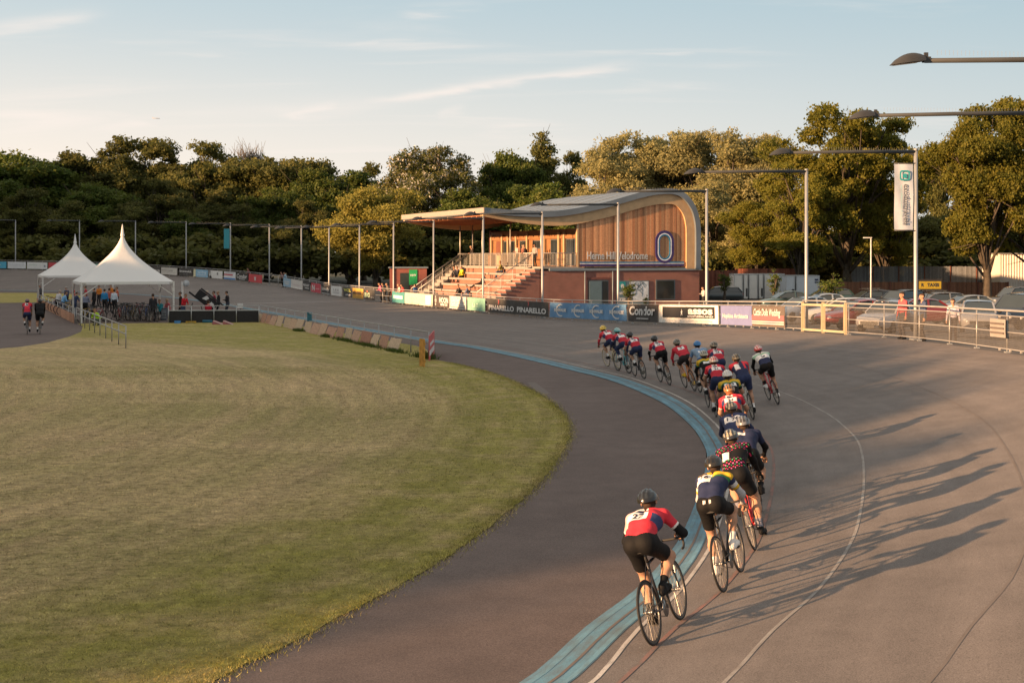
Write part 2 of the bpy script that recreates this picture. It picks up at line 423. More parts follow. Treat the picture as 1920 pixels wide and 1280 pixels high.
M_earth = ground_mat('earth', ((.035, .04, .018), (.06, .055, .028)), big=.08, speck=.3)
M_blue = ground_mat('blue_paint', ((.12, .255, .335), (.15, .295, .375)), big=.9, worn=(.13, .155, .165), wornw=(.30, .60))
M_blue2 = ground_mat('blue_line_paint', ((.15, .315, .41), (.18, .355, .45)), big=.9, worn=(.13, .19, .21), wornw=(.34, .62))
M_white = ground_mat('white_line_paint', ((.42, .39, .36), (.52, .49, .45)), worn=(.17, .155, .145), wornw=(.30, .50))
M_red = ground_mat('red_line_paint', ((.30, .15, .125), (.26, .13, .11)), worn=(.14, .125, .115), wornw=(.40, .62))
M_stay = ground_mat('pale_line_paint', ((.31, .295, .275), (.34, .32, .30)), worn=(.18, .158, .144), wornw=(.36, .60))
M_seam = ground_mat('dark_seam', ((.135, .114, .102), (.148, .124, .112)), worn=(.170, .146, .132), wornw=(.40, .60))

def st_attr(me, st):
    a = me.attributes.new('st', 'FLOAT_VECTOR', 'POINT'); a.data.foreach_set('vector', np.asarray(st, np.float32).ravel())
SB = np.concatenate([[0], np.cumsum(np.linalg.norm(np.diff(BC[:, :2], axis=0), axis=1))])
# banked track
idx = np.arange(0, NS, 3)
V = BC[idx][:, None, :]+(FM-BC)[idx][:, None, :]*ws[None, :, None]; V[:, :, 2] = FM[idx][:, None, 2]*prof(ws)[None, :]
wid = np.linalg.norm((FM-BC)[idx][:, :2], axis=1)
ST = np.zeros_like(V); ST[:, :, 0] = SB[idx][:, None]; ST[:, :, 1] = wid[:, None]*ws[None, :]
def grid_faces(a, b):
    i, j = np.meshgrid(np.arange(a-1), np.arange(b-1), indexing='ij')
    q = (i*b+j).ravel(); return np.stack([q, q+b, q+b+1, q+1], 1)
me = nmesh('track', V.reshape(-1, 3), grid_faces(len(idx), NWD), M_track, True); st_attr(me, ST.reshape(-1, 3))
tag(link('track', me), kind='structure')
me.polygons.foreach_set('use_smooth', np.ones(len(me.polygons), bool))
# everything under it
g = MB(); S = 1500
g.add([(-S, -S, -.12), (S, -S, -.12), (S, S, -.12), (-S, S, -.12)], [(0, 1, 2, 3)])
tag(g.build('ground', M_earth), kind='structure')
# inner asphalt: everything inside the inner edge
poly = [tuple(p) for p in BC[::6, :2]]
g = MB(); pts = poly+[(-150, 150), (-150, -30), (-20, -30)]
import mathutils
tess = mathutils.geometry.tessellate_polygon([[Vector((x, y, 0)) for x, y in pts]])
g.add([(x, y, -.008) for x, y in pts], tess)
tag(g.build('inner_road', M_apron), kind='structure')
# outside of the fence: tarmac that falls away from the top of the banking to the car park
rows = []
nF = np.gradient(FC[:, :2], axis=0); nF /= np.linalg.norm(nF, axis=1)[:, None]; nF = np.stack([nF[:, 1], -nF[:, 0]], 1)
for i in range(0, len(FC), 12):
    r_ = []
    for d in (0, .5, 3, 6, 10, 14, 18):
        z = FC[i, 2]*(1-(3*(d/18)**2-2*(d/18)**3))-.03
        r_.append((FC[i, 0]+nF[i, 0]*(d-.02), FC[i, 1]+nF[i, 1]*(d-.02), max(z, -.06)))
    rows.append(r_)
tag(MB().grid(rows).build('verge', M_yard), kind='structure')
g = MB(); g.add([(0, 60, -.075), (200, 20, -.075), (200, 190, -.075), (-40, 190, -.075), (-40, 130, -.075)], [(0, 1, 2, 3, 4)])
tag(g.build('car_park', M_yard), kind='structure')

# ---- painted lines -------------------------------------------------
def line_w(px):
    q = sorted(on_track(*p) for p in px)
    ii = [a for a, _ in q]; wwm = [b*np.linalg.norm((FM-BC)[a, :2]) for a, b in q]
    i0_, i1_ = min(ii), max(ii); pc = np.polyfit((np.array(ii)-i0_)/(i1_-i0_), wwm, 3 if len(ii) > 6 else 2)
    return (lambda i: float(np.polyval(pc, min(1, max(0, (i-i0_)/(i1_-i0_)))))/np.linalg.norm((FM-BC)[i, :2])), i0_, i1_
def ribbon2(name, iw, half, dz, mat, i0=0, i1=NS-1, step=2):
    v = []; s = []
    for i in range(i0, i1+1, step):
        wd = np.linalg.norm((FM-BC)[i, :2]); w = iw(i) if callable(iw) else iw/wd
        for sg in (-1, 0, 1):
            v.append(tuple(surf_pt(i, w+sg*half/wd)+Vector((0, 0, dz)))); s.append((SB[i], sg*half, 0))
    me = nmesh(name, v, grid_faces(len(v)//3, 3), mat, True); st_attr(me, s)
    return tag(link(name, me), kind='structure')
band_w = line_w([(1063, 1279), (1200.7, 1161), (1304, 1046), (1324.5, 991), (1342, 815), (1313, 779.6), (1264, 747), (1200, 718), (1135, 700), (1070.6, 686), (941, 657)])[0]
_bp = sorted((on_track(*q_)[0], on_track(*q_)[1]) for q_ in [(1063, 1279), (1200.7, 1161), (1304, 1046), (1324.5, 991), (1342, 815), (1313, 779.6), (1264, 747), (1200, 718), (1135, 700), (1070.6, 686), (941, 657)])
_bi = [a for a, _ in _bp]; _bm = np.array([b*np.linalg.norm((FM-BC)[a, :2]) for a, b in _bp]); _bm = np.convolve(np.pad(_bm, 1, mode='edge'), [.25, .5, .25], 'valid')
def bw(i): return min(.72, max(.36, float(np.interp(i, _bi, _bm))))
def wd_(i): return np.linalg.norm((FM-BC)[i, :2])
def strip(name, fa, fb, dz, mat, i0=0, i1=NS-1, step=2):
    """paint between two lateral offsets (metres from the inner edge, functions of the index)"""
    v = []; s = []
    for i in range(i0, i1+1, step):
        for w in (fa(i), (fa(i)+fb(i))/2, fb(i)):
            v.append(tuple(surf_pt(i, w/wd_(i))+Vector((0, 0, dz)))); s.append((SB[i], w, 0))
    me = nmesh(name, v, grid_faces(len(v)//3, 3), mat, True); st_attr(me, s)
    return tag(link(name, me), kind='structure')
strip('blue_band', lambda i: .0, bw, .005, M_blue)
strip('blue_band_edge', lambda i: .06, lambda i: .06+.14*bw(i), .008, M_blue2)
strip('blue_band_edge', lambda i: .84*bw(i), lambda i: .97*bw(i), .008, M_blue2)
strip('black_seam', lambda i: .60*bw(i)-.015, lambda i: .60*bw(i)+.02, .009, M_seam)
wwh, a, b = line_w([(1087, 1279), (1204, 1180), (1290, 1094), (1330, 1043), (1351.5, 807), (1313, 773), (1264, 740), (1135, 694), (1038, 674), (941, 656)])
ribbon2('white_line', wwh, .026, .006, M_white)
wr, a, b = line_w([(1163, 1271.6), (1231.7, 1221.7), (1343, 1106.5), (1440, 960), (1452.5, 900), (1450, 860), (1435, 825), (1410, 800)])
i_pass = int(np.argmin(np.abs(BC[:, 1]-75)+np.abs(BC[:, 0]+11)))
ribbon2('red_line', wr, .026, .006, M_red, 0, i_pass+200)
wst, a, b = line_w([(1360, 1277), (1505, 1135), (1580, 1040), (1620, 940), (1622, 885), (1607, 835), (1575, 795), (1530, 762), (1465, 735)])
ribbon2('outer_line', wst, .022, .005, M_stay, 0, i_pass+200)
wsm, a, b = line_w([(1745, 1280), (1855, 1135), (1905, 1015), (1917, 940), (1915, 880), (1895, 835), (1845, 790), (1780, 752), (1705, 717), (1580, 680)])
ribbon2('tarmac_seam', wsm, .018, .004, M_seam, 0, b)
# finish line across the straight
ia, _ = on_track(516, 576); ib, _ = on_track(640, 558)
ifin = int(on_track(575, 567)[0])
v = []
for k in range(21):
    w = .05+.93*k/20
    for d in (-.16, .16): v.append(tuple(surf_pt(ifin, w)+Vector((tB[ifin, 0]*d, tB[ifin, 1]*d, .016))))
me = nmesh('finish_line', v, np.array([(2*k, 2*k+1, 2*k+3, 2*k+2) for k in range(20)]), pm('line_white', (.55, .54, .52), .8)); tag(link('finish_line', me), kind='structure')
# darker repair patch beside the grass
p = [P0(988, 716), P0(1003, 716), P0(1032, 737), P0(1012, 739)]
g = MB(); g.add([(q.x, q.y, -.003) for q in p], [(0, 1, 2, 3)]); tag(g.build('tarmac_patch', M_seam), kind='structure')

# ---- infield grass -------------------------------------------------
G_PX = [(300, 1330), (395, 1280), (500, 1226), (600, 1176), (700, 1122), (800, 1066), (900, 1000), (960, 952), (1000, 917), (1035, 876), (1058, 840), (1068, 812), (1062, 786), (1044, 763),
        (1015, 742), (975, 721), (930, 702), (880, 688), (845, 680), (808, 672), (800, 655), (780, 648), (700, 634), (600, 617), (500, 602), (486, 601), (420, 603), (318, 605), (240, 606), (170, 606), (146, 607),
        (155, 612), (152, 622), (130, 631), (90, 642), (40, 650), (-20, 655), (-200, 668)]
gp = [P0(*q) for q in G_PX]
gcv = catmull([tuple(p) for p in gp[:19]], 160)
gpoly = [(p[0]+rnd.uniform(-.03, .03), p[1]+rnd.uniform(-.03, .03)) for p in gcv]+[(p.x, p.y) for p in gp[19:]]+[(-60, 40), (-40, 5), (-14, 3)]
def grass_mat(name, blade=False):
    m, nt, b = _nodes(name); L = nt.links
    tc = N(nt, 'ShaderNodeTexCoord'); ob = tc.outputs['Object']
    def noise(vec, sc, det=4, rg=.55):
        n = N(nt, 'ShaderNodeTexNoise'); n.inputs['Scale'].default_value = sc; n.inputs['Detail'].default_value = det; n.inputs['Roughness'].default_value = rg
        L.new(vec, n.inputs['Vector']); return n.outputs['Fac']
    def rng(v, a, bb, c=0., d=1.):
        q = N(nt, 'ShaderNodeMapRange'); q.inputs['From Min'].default_value = a; q.inputs['From Max'].default_value = bb
        q.inputs['To Min'].default_value = c; q.inputs['To Max'].default_value = d; L.new(v, q.inputs['Value']); return q.outputs[0]
    def mix(f, a, bb):
        q = N(nt, 'ShaderNodeMix', data_type='RGBA')
        for s_, v in (('Factor', f), ('A', a), ('B', bb)):
            if isinstance(v, (tuple, float)): q.inputs[s_].default_value = v
            else: L.new(v, q.inputs[s_])
        return q.outputs['Result']
    # rings round the bend's centre: rake and mower marks
    vs = N(nt, 'ShaderNodeVectorMath', operation='SUBTRACT'); vs.inputs[1].default_value = (-37.4, 30.4, 0); L.new(ob, vs.inputs[0])
    ln = N(nt, 'ShaderNodeVectorMath', operation='LENGTH'); L.new(vs.outputs[0], ln.inputs[0])
    se = N(nt, 'ShaderNodeSeparateXYZ'); L.new(vs.outputs[0], se.inputs[0])
    at2 = N(nt, 'ShaderNodeMath', operation='ARCTAN2'); L.new(se.outputs[1], at2.inputs[0]); L.new(se.outputs[0], at2.inputs[1])
    cb = N(nt, 'ShaderNodeCombineXYZ'); ml = N(nt, 'ShaderNodeMath', operation='MULTIPLY'); ml.inputs[1].default_value = 7; L.new(at2.outputs[0], ml.inputs[0])
    L.new(ln.outputs['Value'], cb.inputs[0]); L.new(ml.outputs[0], cb.inputs[1])
    ring = noise(cb.outputs[0], .75, 6, .6)
    mp = N(nt, 'ShaderNodeMapping'); mp.inputs['Scale'].default_value = (.5, 1.6, 1); L.new(ob, mp.inputs['Vector'])
    c = mix(rng(noise(mp.outputs[0], .11, 5, .6), .38, .62), (.345, .29, .115, 1), (.52, .395, .20, 1))
    c = mix(rng(ring, .46, .66, 0, .75), c, (.56, .40, .22, 1))
    c = mix(rng(noise(mp.outputs[0], .45, 6, .65), .55, .74, 0, .6), c, (.245, .225, .068, 1))
    c = mix(rng(noise(ob, 8, 4, .7), .46, .72, 0, .7), c, (.56, .41, .22, 1))
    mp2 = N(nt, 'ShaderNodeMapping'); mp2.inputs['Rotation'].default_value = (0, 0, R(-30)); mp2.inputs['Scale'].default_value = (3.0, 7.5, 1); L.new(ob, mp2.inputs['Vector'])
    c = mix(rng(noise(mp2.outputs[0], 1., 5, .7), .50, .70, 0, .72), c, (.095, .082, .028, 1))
    # greener rim along the road
    rim = rng(ln.outputs['Value'], 34.6, 36.6); rim2 = noise(ob, 1.2, 4)
    mr_ = N(nt, 'ShaderNodeMath', operation='MULTIPLY'); L.new(rim, mr_.inputs[0]); L.new(rng(rim2, .3, .6, .25, .85), mr_.inputs[1])
    c = mix(mr_.outputs[0], c, (.27, .25, .05, 1))
    cb2 = N(nt, 'ShaderNodeCombineXYZ'); L.new(ln.outputs['Value'], cb2.inputs[0]); L.new(ml.outputs[0], cb2.inputs[1])
    mp3 = N(nt, 'ShaderNodeMapping'); mp3.inputs['Scale'].default_value = (2.6, .9, 1); L.new(cb2.outputs[0], mp3.inputs['Vector'])
    kr = rng(noise(mp3.outputs[0], 1., 5, .65), .3, .7, .82, 1.18)
    kt = rng(noise(ob, 4.5, 5, .7), .3, .7, .72, 1.28)
    k0 = rng(noise(ob, 55 if not blade else 30, 3, .75), .25, .75, .62, 1.38)
    km = N(nt, 'ShaderNodeMath', operation='MULTIPLY'); L.new(kr, km.inputs[0]); L.new(k0, km.inputs[1])
    km2 = N(nt, 'ShaderNodeMath', operation='MULTIPLY'); L.new(km.outputs[0], km2.inputs[0]); L.new(kt, km2.inputs[1]); k = km2.outputs[0]
    vm = N(nt, 'ShaderNodeVectorMath', operation='SCALE'); L.new(c, vm.inputs[0]); L.new(k, vm.inputs['Scale'])
    out = vm.outputs['Vector']
    if blade:
        at = N(nt, 'ShaderNodeAttribute', attribute_name='Col')
        mm = N(nt, 'ShaderNodeVectorMath', operation='MULTIPLY'); L.new(out, mm.inputs[0]); L.new(at.outputs['Color'], mm.inputs[1]); out = mm.outputs[0]
    L.new(out, b.inputs['Base Color']); b.inputs['Roughness'].default_value = .85; b.inputs['Specular IOR Level'].default_value = .15
    if not blade:
        bp = N(nt, 'ShaderNodeBump'); bp.inputs['Strength'].default_value = 1.; bp.inputs['Distance'].default_value = .10
        L.new(noise(ob, 7, 6, .75), bp.inputs['Height']); L.new(bp.outputs['Normal'], b.inputs['Normal'])
    return m
M_grass = grass_mat('grass_turf'); M_blade = grass_mat('grass_blades', True)
tess = mathutils.geometry.tessellate_polygon([[Vector((x, y, 0)) for x, y in gpoly]])
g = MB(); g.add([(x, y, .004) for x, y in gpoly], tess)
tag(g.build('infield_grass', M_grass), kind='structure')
# far grass strip inside the far bend
g = MB(); q = [(-130, 96), (-62, 97), (-47, 103), (-42, 111), (-46, 124), (-54, 136), (-75, 146), (-100, 146), (-130, 135)]
q = [P0(-300, 572), P0(60, 567), P0(120, 563), P0(160, 556), P0(130, 551), P0(60, 549), P0(-300, 549)]
g.add([(p.x, p.y, .004) for p in q], [tuple(range(len(q)))]); tag(g.build('infield_grass', M_grass), kind='structure')
# grass blades: dense near the camera, thinning with distance
PX_ = np.array(gpoly)
def inpoly(x, y, P):
    r_ = np.zeros(len(x), bool); j = len(P)-1
    for i in range(len(P)):
        xi, yi = P[i]; xj, yj = P[j]
        c = ((yi > y) != (yj > y)) & (x < (xj-xi)*(y-yi)/(yj-yi+1e-12)+xi)
        r_ ^= c; j = i
    return r_
NBL = 560000
Dd = 10.5*np.exp(nr.rand(NBL)*math.log(46/10.5)); xs = (nr.rand(NBL)*1.0-.43)*Dd
ok = inpoly(xs, Dd, PX_) & (xs > -.43*Dd)
xs, ys = xs[ok], Dd[ok]; n = len(xs)
a = nr.rand(n)*6.283; wdt = .0022*(ys/10.5)**.6*(.6+nr.rand(n)); hgt = (.012+.022*nr.rand(n)**2)*(1+.15*(ys/20)); lean = nr.normal(0, .024, (n, 2))
ca, sa = np.cos(a)*wdt, np.sin(a)*wdt
V = np.zeros((n, 3, 3), np.float32)
V[:, 0] = np.stack([xs-ca, ys-sa, np.full(n, .003)], 1); V[:, 1] = np.stack([xs+ca, ys+sa, np.full(n, .003)], 1)
V[:, 2] = np.stack([xs+lean[:, 0], ys+lean[:, 1], hgt], 1)
# longer blades and crumbs of turf along the road edge
ne = 26000; ki = nr.randint(0, len(gcv), ne); ex = gcv[ki, 0]+nr.normal(0, .10, ne)-.05; ey = gcv[ki, 1]+nr.normal(0, .10, ne)
nxt = np.minimum(ki+1, len(gcv)-1); fr = nr.rand(ne); ex += fr*(gcv[nxt, 0]-gcv[ki, 0]); ey += fr*(gcv[nxt, 1]-gcv[ki, 1])
a2 = nr.rand(ne)*6.283; w2 = .0035*(.6+nr.rand(ne)); h2 = .018+.028*nr.rand(ne)**2; l2 = nr.normal(0, .022, (ne, 2))
V2 = np.stack([np.stack([ex-np.cos(a2)*w2, ey-np.sin(a2)*w2, np.full(ne, -.004)], 1), np.stack([ex+np.cos(a2)*w2, ey+np.sin(a2)*w2, np.full(ne, -.004)], 1), np.stack([ex+l2[:, 0], ey+l2[:, 1], h2], 1)], 1)
V = np.concatenate([V, V2.astype(np.float32)]); n += ne
cc = (.65+.75*nr.rand(n))[:, None]*np.where(nr.rand(n) < .28, 1, 0)[:, None]*np.array([1.35, 1.2, 1.25])+(.65+.6*nr.rand(n))[:, None]*np.where(nr.rand(n) < .28, 0, 1)[:, None]*np.array([.95, 1.0, .9])
cc = np.clip(cc, .3, 1.7)
me = nmesh('grass', V.reshape(-1, 3), np.arange(n*3).reshape(-1, 3), M_blade, False, cc)
tag(link('grass', me), kind='stuff', label='short mown olive and straw coloured grass of the infield', cat='grass')
# ================================================================ OUTER FENCE, BOARDS, LAMPS
M_galv = pm('galvanised_steel', (.42, .43, .43), .45, .55, .12, 3)
M_galvl = pm('galvanised_rail', (.36, .35, .34), .5, .2, .10, 3)
M_post = pm('lamp_steel', (.30, .31, .32), .45, .35, .12, 2)
M_arm = pm('lamp_arm_steel', (.055, .06, .065), .6, 0, .12, 2, spec=.2)
M_lampgrey = pm('lamp_grey', (.05, .052, .055), .5, .3, .15, 4)
M_lens = pm('lamp_lens', (.45, .44, .40), .25, 0, .05, 4)
M_dark = pm('dark_cloth', (.035, .035, .037), .8, 0, .2, 9)
M_gate = pm('gate_steel', (.40, .33, .22), .55, 0., .08, 3)
M_rust = pm('rusty_bracket', (.20, .10, .05), .8, .2)
FS = np.concatenate([[0], np.cumsum(np.linalg.norm(np.diff(FC[:, :2], axis=0), axis=1))])   # arc length along fence foot
FPX = 960+F_PX*FC[:, 0]/np.maximum(FC[:, 1], 1); FPX[FC[:, 1] < 18] = 9e5
_k0 = int(np.argmax(FC[:, 1] > 32))
def f_at_px(px):
    k = _k0+int(np.argmin(np.abs(FPX[_k0:]-px))); return FS[k]
def f_pt(s, out=0., z=0.):
    p = np.array([np.interp(s, FS, FC[:, k]) for k in range(3)]); n = np.array([np.interp(s, FS, nF[:, k]) for k in range(2)])
    n /= np.linalg.norm(n)
    return Vector((p[0]+n[0]*out, p[1]+n[1]*out, p[2]+z))
def f_dir(s):
    a, b = f_pt(s-.1), f_pt(s+.1); d = b-a; d.z = 0; return d.normalized()
M_mesh = pm('weld_mesh', (.15, .14, .13), .6, .1)
# two fence runs, parted by the gate
s_g0, s_g1 = f_at_px(1585), f_at_px(1505)
def fence_run(sa, sb, label, mesh_to=None):
    base = f_pt(sa); root = empty('barrier_fence', base, 0, label, 'fence')
    n = max(2, int((sb-sa)/.8)); ss = np.linspace(sa, sb, n)
    for nm, z, r_ in (('top_rail', 1.26, .033), ('banner_rail', 1.10, .018), ('middle_rail', .62, .016), ('bottom_rail', .12, .018)):
        mb = MB(); mb.tube([f_pt(s, .03, z) for s in ss], r_, 6)
        mb.build(nm, M_galvl, root, off=base)
    k = int((sb-sa)/2.55)+1
    ps = np.linspace(sa+.05, sb-.05, k)
    vis = [q for q in ps if -40 < np.interp(q, FS, FPX) < 1960] or list(ps[:2])
    for s in vis[:100]:
        mb = MB(); p = f_pt(s, .09)
        mb.tube([p+Vector((0, 0, -.1)), p+Vector((0, 0, 1.24))], .026, 6)
        mb.box(p+Vector((0, 0, .02)), (.14, .14, .04))
        mb.build('post', M_galv, root, off=base)
    rest = [q for q in ps if q not in vis]
    if rest:
        mb = MB()
        for s in rest: p = f_pt(s, .09); mb.tube([p+Vector((0, 0, -.1)), p+Vector((0, 0, 1.24))], .026, 6)
        tag(mb.build('post', M_galv, root, off=base), kind='stuff')
    # light weld mesh
    mb = MB(); step = .042
    fine = [q for q in np.arange(sa, sb, step) if np.interp(q, FS, FC[:, 1]) < 66]
    for q in fine:
        mb.beam(f_pt(q, .06, .10), f_pt(q, .06, 1.09), .006, .004)
    for z in np.arange(.16, 1.08, .055):
        if len(fine) > 2:
            for j in range(0, len(fine)-20, 20): mb.beam(f_pt(fine[j], .062, z), f_pt(fine[j+20], .062, z), .004, .006)
    if mb.v: mb.build('mesh_infill', M_mesh, root, off=base)
    # clips
    mb = MB()
    for q in np.arange(sa, min(sb, sa+60), .85):
        for z in (.12, 1.10): mb.box(f_pt(q, .02, z-.03), (.05, .05, .08))
    tag(mb.build('clips', M_galvl, root, off=base), kind='stuff')
    return root
fence_run(0, s_g0, 'pale steel barrier fence with wire mesh, right of the sunlit gate')
fence_run(s_g1, FS[-1]-12, 'long steel barrier fence carrying the sponsor boards, left of the sunlit gate')
# the sunlit double gate
gb = f_pt((s_g0+s_g1)/2); gate = empty('track_gate', gb, 0, 'sunlit yellowish steel gate with two open leaves in the barrier fence', 'gate')
sm = (s_g0+s_g1)/2
for s in (s_g0+.03, sm, s_g1-.03):
    MB().beam(f_pt(s, .0, .0), f_pt(s, .0, 1.28), .10, .10).build('gate_post', M_gate, gate, off=gb)
for sa, sb in ((s_g0+.1, sm-.07), (sm+.07, s_g1-.1)):
    mb = MB()
    for z in (.10, 1.16): mb.beam(f_pt(sa, 0, z), f_pt(sb, 0, z), .09, .09)
    for s in (sa+.045, sb-.045): mb.beam(f_pt(s, .003, .12), f_pt(s, .003, 1.14), .05, .06)
    fr = mb.build('gate_leaf', M_gate, gate, off=gb)
    mb = MB()
    for s in np.arange(sa+.1, sb-.05, .06): mb.beam(f_pt(s, .02, .14), f_pt(s, .02, 1.12), .005, .004)
    for z in np.arange(.2, 1.1, .06): mb.beam(f_pt(sa+.06, .024, z), f_pt(sb-.06, .024, z), .004, .005)
    mb.build('mesh_infill', M_mesh, fr)
    fr.location = (0, 0, 0)
    for c_ in fr.children: c_.data.transform(Matrix.Translation(-gb))
mb = MB(); mb.tube([f_pt(s_g0, .03, 1.33), f_pt(sm, .03, 1.33), f_pt(s_g1, .03, 1.33)], .033, 6); mb.build('top_rail', M_galvl, gate, off=gb)

def board_frame(sa, sb, out=-.07):
    """matrix of a board's face: local x to the viewer's right, y up, z toward the track"""
    a, b = f_pt(sb, out), f_pt(sa, out)     # sb is further along = to the left in view
    x = b-a; W_ = x.length; x.normalize()
    up = Vector((0, 0, 1)); y = (up-x*up.dot(x)).normalized(); z = x.cross(y)
    M = Matrix((x, y, z)).transposed().to_4x4(); M.translation = (a+b)/2
    return M, W_
TXT = {}
def tmat(name, col): return pm('ink_'+name, col, .6, 0, .06)
def board(x0, x1, col, label, items=(), h=.93, z0=.13, frame=None, name='advert_board', rough=.55, wav=.02):
    """advert board between two photo columns, on the fence"""
    sa, sb = f_at_px(x1), f_at_px(x0)
    M, Wd = board_frame(sa+.02, sb-.02)
    root = empty(name, M.translation, 0, label, 'advert board', 'advert boards hung along the barrier fence')
    Mr = M.copy(); Mr.translation = (0, 0, 0)
    mb = MB(); nx = max(4, int(Wd/.16)); rows = []
    for j in range(7):
        y = z0+h*j/6
        rows.append([Mr @ Vector((Wd*(i/nx-.5), y, wav*(math.sin(i*1.7+j*.8+x0)*.5+math.sin(i*.63+x0*.3-j*.5)*.5)*(.4+.6*(1-abs(2*i/nx-1))))) for i in range(nx+1)])
    back = [[p - Mr.to_3x3() @ Vector((0, 0, .012)) for p in r_] for r_ in rows]
    mb.grid(rows); mb.grid([r_[::-1] for r_ in back])
    per = rows[0]+[r_[-1] for r_ in rows[1:]]+rows[-1][-2::-1]+[r_[0] for r_ in rows[-2:0:-1]]
    pb = back[0]+[r_[-1] for r_ in back[1:]]+back[-1][-2::-1]+[r_[0] for r_ in back[-2:0:-1]]
    n = len(per); mb.add(per+pb, [(i, n+i, n+(i+1) % n, (i+1) % n) for i in range(n)])
    key = 'board_%.3f_%.3f_%.3f' % col
    sheet = mb.build('sheet', pm(key, col, rough, 0, .07, 2.5), root)
    if frame:
        mb = MB(); t = .05
        for (xa, ya, xb, yb) in ((-Wd/2, z0+t/2, Wd/2, z0+t/2), (-Wd/2, z0+h-t/2, Wd/2, z0+h-t/2), (-Wd/2+t/2, z0+t, -Wd/2+t/2, z0+h-t), (Wd/2-t/2, z0+t, Wd/2-t/2, z0+h-t)):
            mb.beam(Mr @ Vector((xa, ya, .03)), Mr @ Vector((xb, yb, .03)), t, .03, up=tuple(Mr.to_3x3() @ Vector((0, 0, 1))))
        mb.build('frame', pm('board_frame_%.2f%.2f' % (frame[0], frame[2]), frame, .6), root)
    lev = .028
    for it in items:
        kind, c = it[0], it[1]
        mb = MB(); lev += .0016
        T = lambda fx, fy: Mr @ Matrix.Translation((Wd*fx, z0+h*fy, lev))
        if kind == 't':      # text: (t, colour, string, fx, fy, height, width, shear, bold)
            _, _, s_, fx, fy, hh, wf, sh, bo = it
            add_text(mb, T(fx, fy), s_, h*hh*1.38, width=Wd*wf if wf else None, shear=sh, bold=bo)
            nm = 'lettering'
        elif kind == 'r':    # rectangle (fx, fy, w, h)
            _, _, fx, fy, w_, h_ = it
            Mt = T(fx, fy); mb.M = Mt; mb.box((0, 0, 0), (Wd*w_, h*h_, .004)); mb.M = None; nm = 'panel'
        elif kind == 'arc':  # ring segment (fx, fy, rx, ry, a0, a1, t)
            _, _, fx, fy, rx, ry, a0, a1, t = it
            Mt = T(fx, fy); k = 22; o_ = []; i_ = []
            for q in range(k+1):
                an = R(a0+(a1-a0)*q/k); tt = t*(.45+.55*math.sin(math.pi*q/k)) if abs(a1-a0) < 359 else t
                o_.append(Mt @ Vector((h*rx*math.cos(an), h*ry*math.sin(an), 0)))
                i_.append(Mt @ Vector(((h*rx-tt)*math.cos(an), (h*ry-tt)*math.sin(an), 0)))
            mb.grid([o_, i_]); nm = 'emblem'
        elif kind == 'p':    # polygon of (fx, fy) in board heights about a centre
            _, _, fx, fy, pts = it
            Mt = T(fx, fy); mb.prism([Mt @ Vector((h*a, h*b, 0)) for a, b in pts], (0, 0, 0), Mt.to_3x3() @ Vector((0, 0, .003))); nm = 'emblem'
        ck = 'ink_%.2f_%.2f_%.2f' % c
        mb.build(nm, pm(ck, c, .6, 0, .05), root)
    return root
WH = (.62, .61, .59); BK = (.025, .025, .027); DG = (.055, .053, .050)
NIL = None
board(-40, 13, (.10, .42, .62), 'cyan blue board at the left edge of the far bend', [('t', WH, 'OLD', 0, .5, .3, .6, 0, .01)])
board(15, 49, (.70, .74, .78), 'white board second from the left on the far bend', [('t', (.45, .5, .55), 'south london cycling', 0, .62, .13, .8, 0, 0), ('r', (.5, .55, .6), 0, .35, .7, .03)])
board(51, 90, (.72, .75, .76), 'white board with green print just left of the tents', [('r', (.45, .6, .55), -.2, .6, .4, .05), ('r', (.3, .35, .4), .38, .45, .08, .3)])
board(91, 106, (.55, .08, .10), 'narrow red board partly behind the left tent', [])
board(166, 188, (.12, .42, .30), 'green board seen between the two tent tops', [])
board(262, 302, (.075, .070, .068), 'dark board with white letters beside the near tent peak', [('t', WH, 'Alona', .1, .5, .5, .8, 0, .01)])
board(303.5, 334, (.66, .63, .58), 'cream board with grey small print behind the near tent', [('t', (.35, .33, .3), 'brixton cycles', -.1, .62, .15, .7, 0, .004), ('r', (.4, .38, .36), 0, .35, .8, .03)], frame=(.5, .47, .43))
board(335.5, 362, (.075, .070, .066), 'dark board with one line of white bold letters', [('t', WH, 'brunswick', 0, .62, .3, .88, 0, .012), ('t', (.5, .5, .5), 'co uk', 0, .28, .12, .3, 0, 0)])
board(364, 391, (.30, .52, .70), 'light blue board with pale yellow left edge', [('r', (.70, .66, .45), -.42, .5, .16, 1.), ('t', (.7, .8, .88), 'cycling', .1, .65, .25, .6, 0, .005), ('t', (.65, .76, .85), 'london', .1, .32, .25, .6, 0, .005)])
board(392.5, 418, (.76, .75, .73), 'white board with a slanting black corner', [('p', BK, -.30, .5, [(-.48, .49), (-.30, .49), (.12, -.49), (-.48, -.49)]), ('t', WH, 'A', -.38, .45, .5, .2, 0, .02), ('r', (.2, .2, .2), .15, .62, .08, .3)])
board(420, 443, (.74, .74, .76), 'white board with red and blue stripes', [('r', (.55, .10, .12), -.1, .62, .75, .16), ('r', (.10, .25, .55), 0, .12, .98, .2), ('r', (.5, .5, .5), 0, .85, .8, .08)])
board(444, 466, (.05, .048, .047), 'black board with white brand lettering beside the red board on the far straight', [('t', WH, 'Condor', 0, .56, .52, .9, .15, .02), ('r', (.6, .6, .6), 0, .2, .5, .07)])
board(467.5, 492, (.58, .08, .09), 'red board with a white crest next to the far gate', [('p', WH, 0, .5, [(-.28, .25), (-.1, .12), (0, .25), (.12, .12), (.3, .28), (.2, -.05), (.25, -.3), (0, -.22), (-.22, -.32), (-.18, -.05)])])
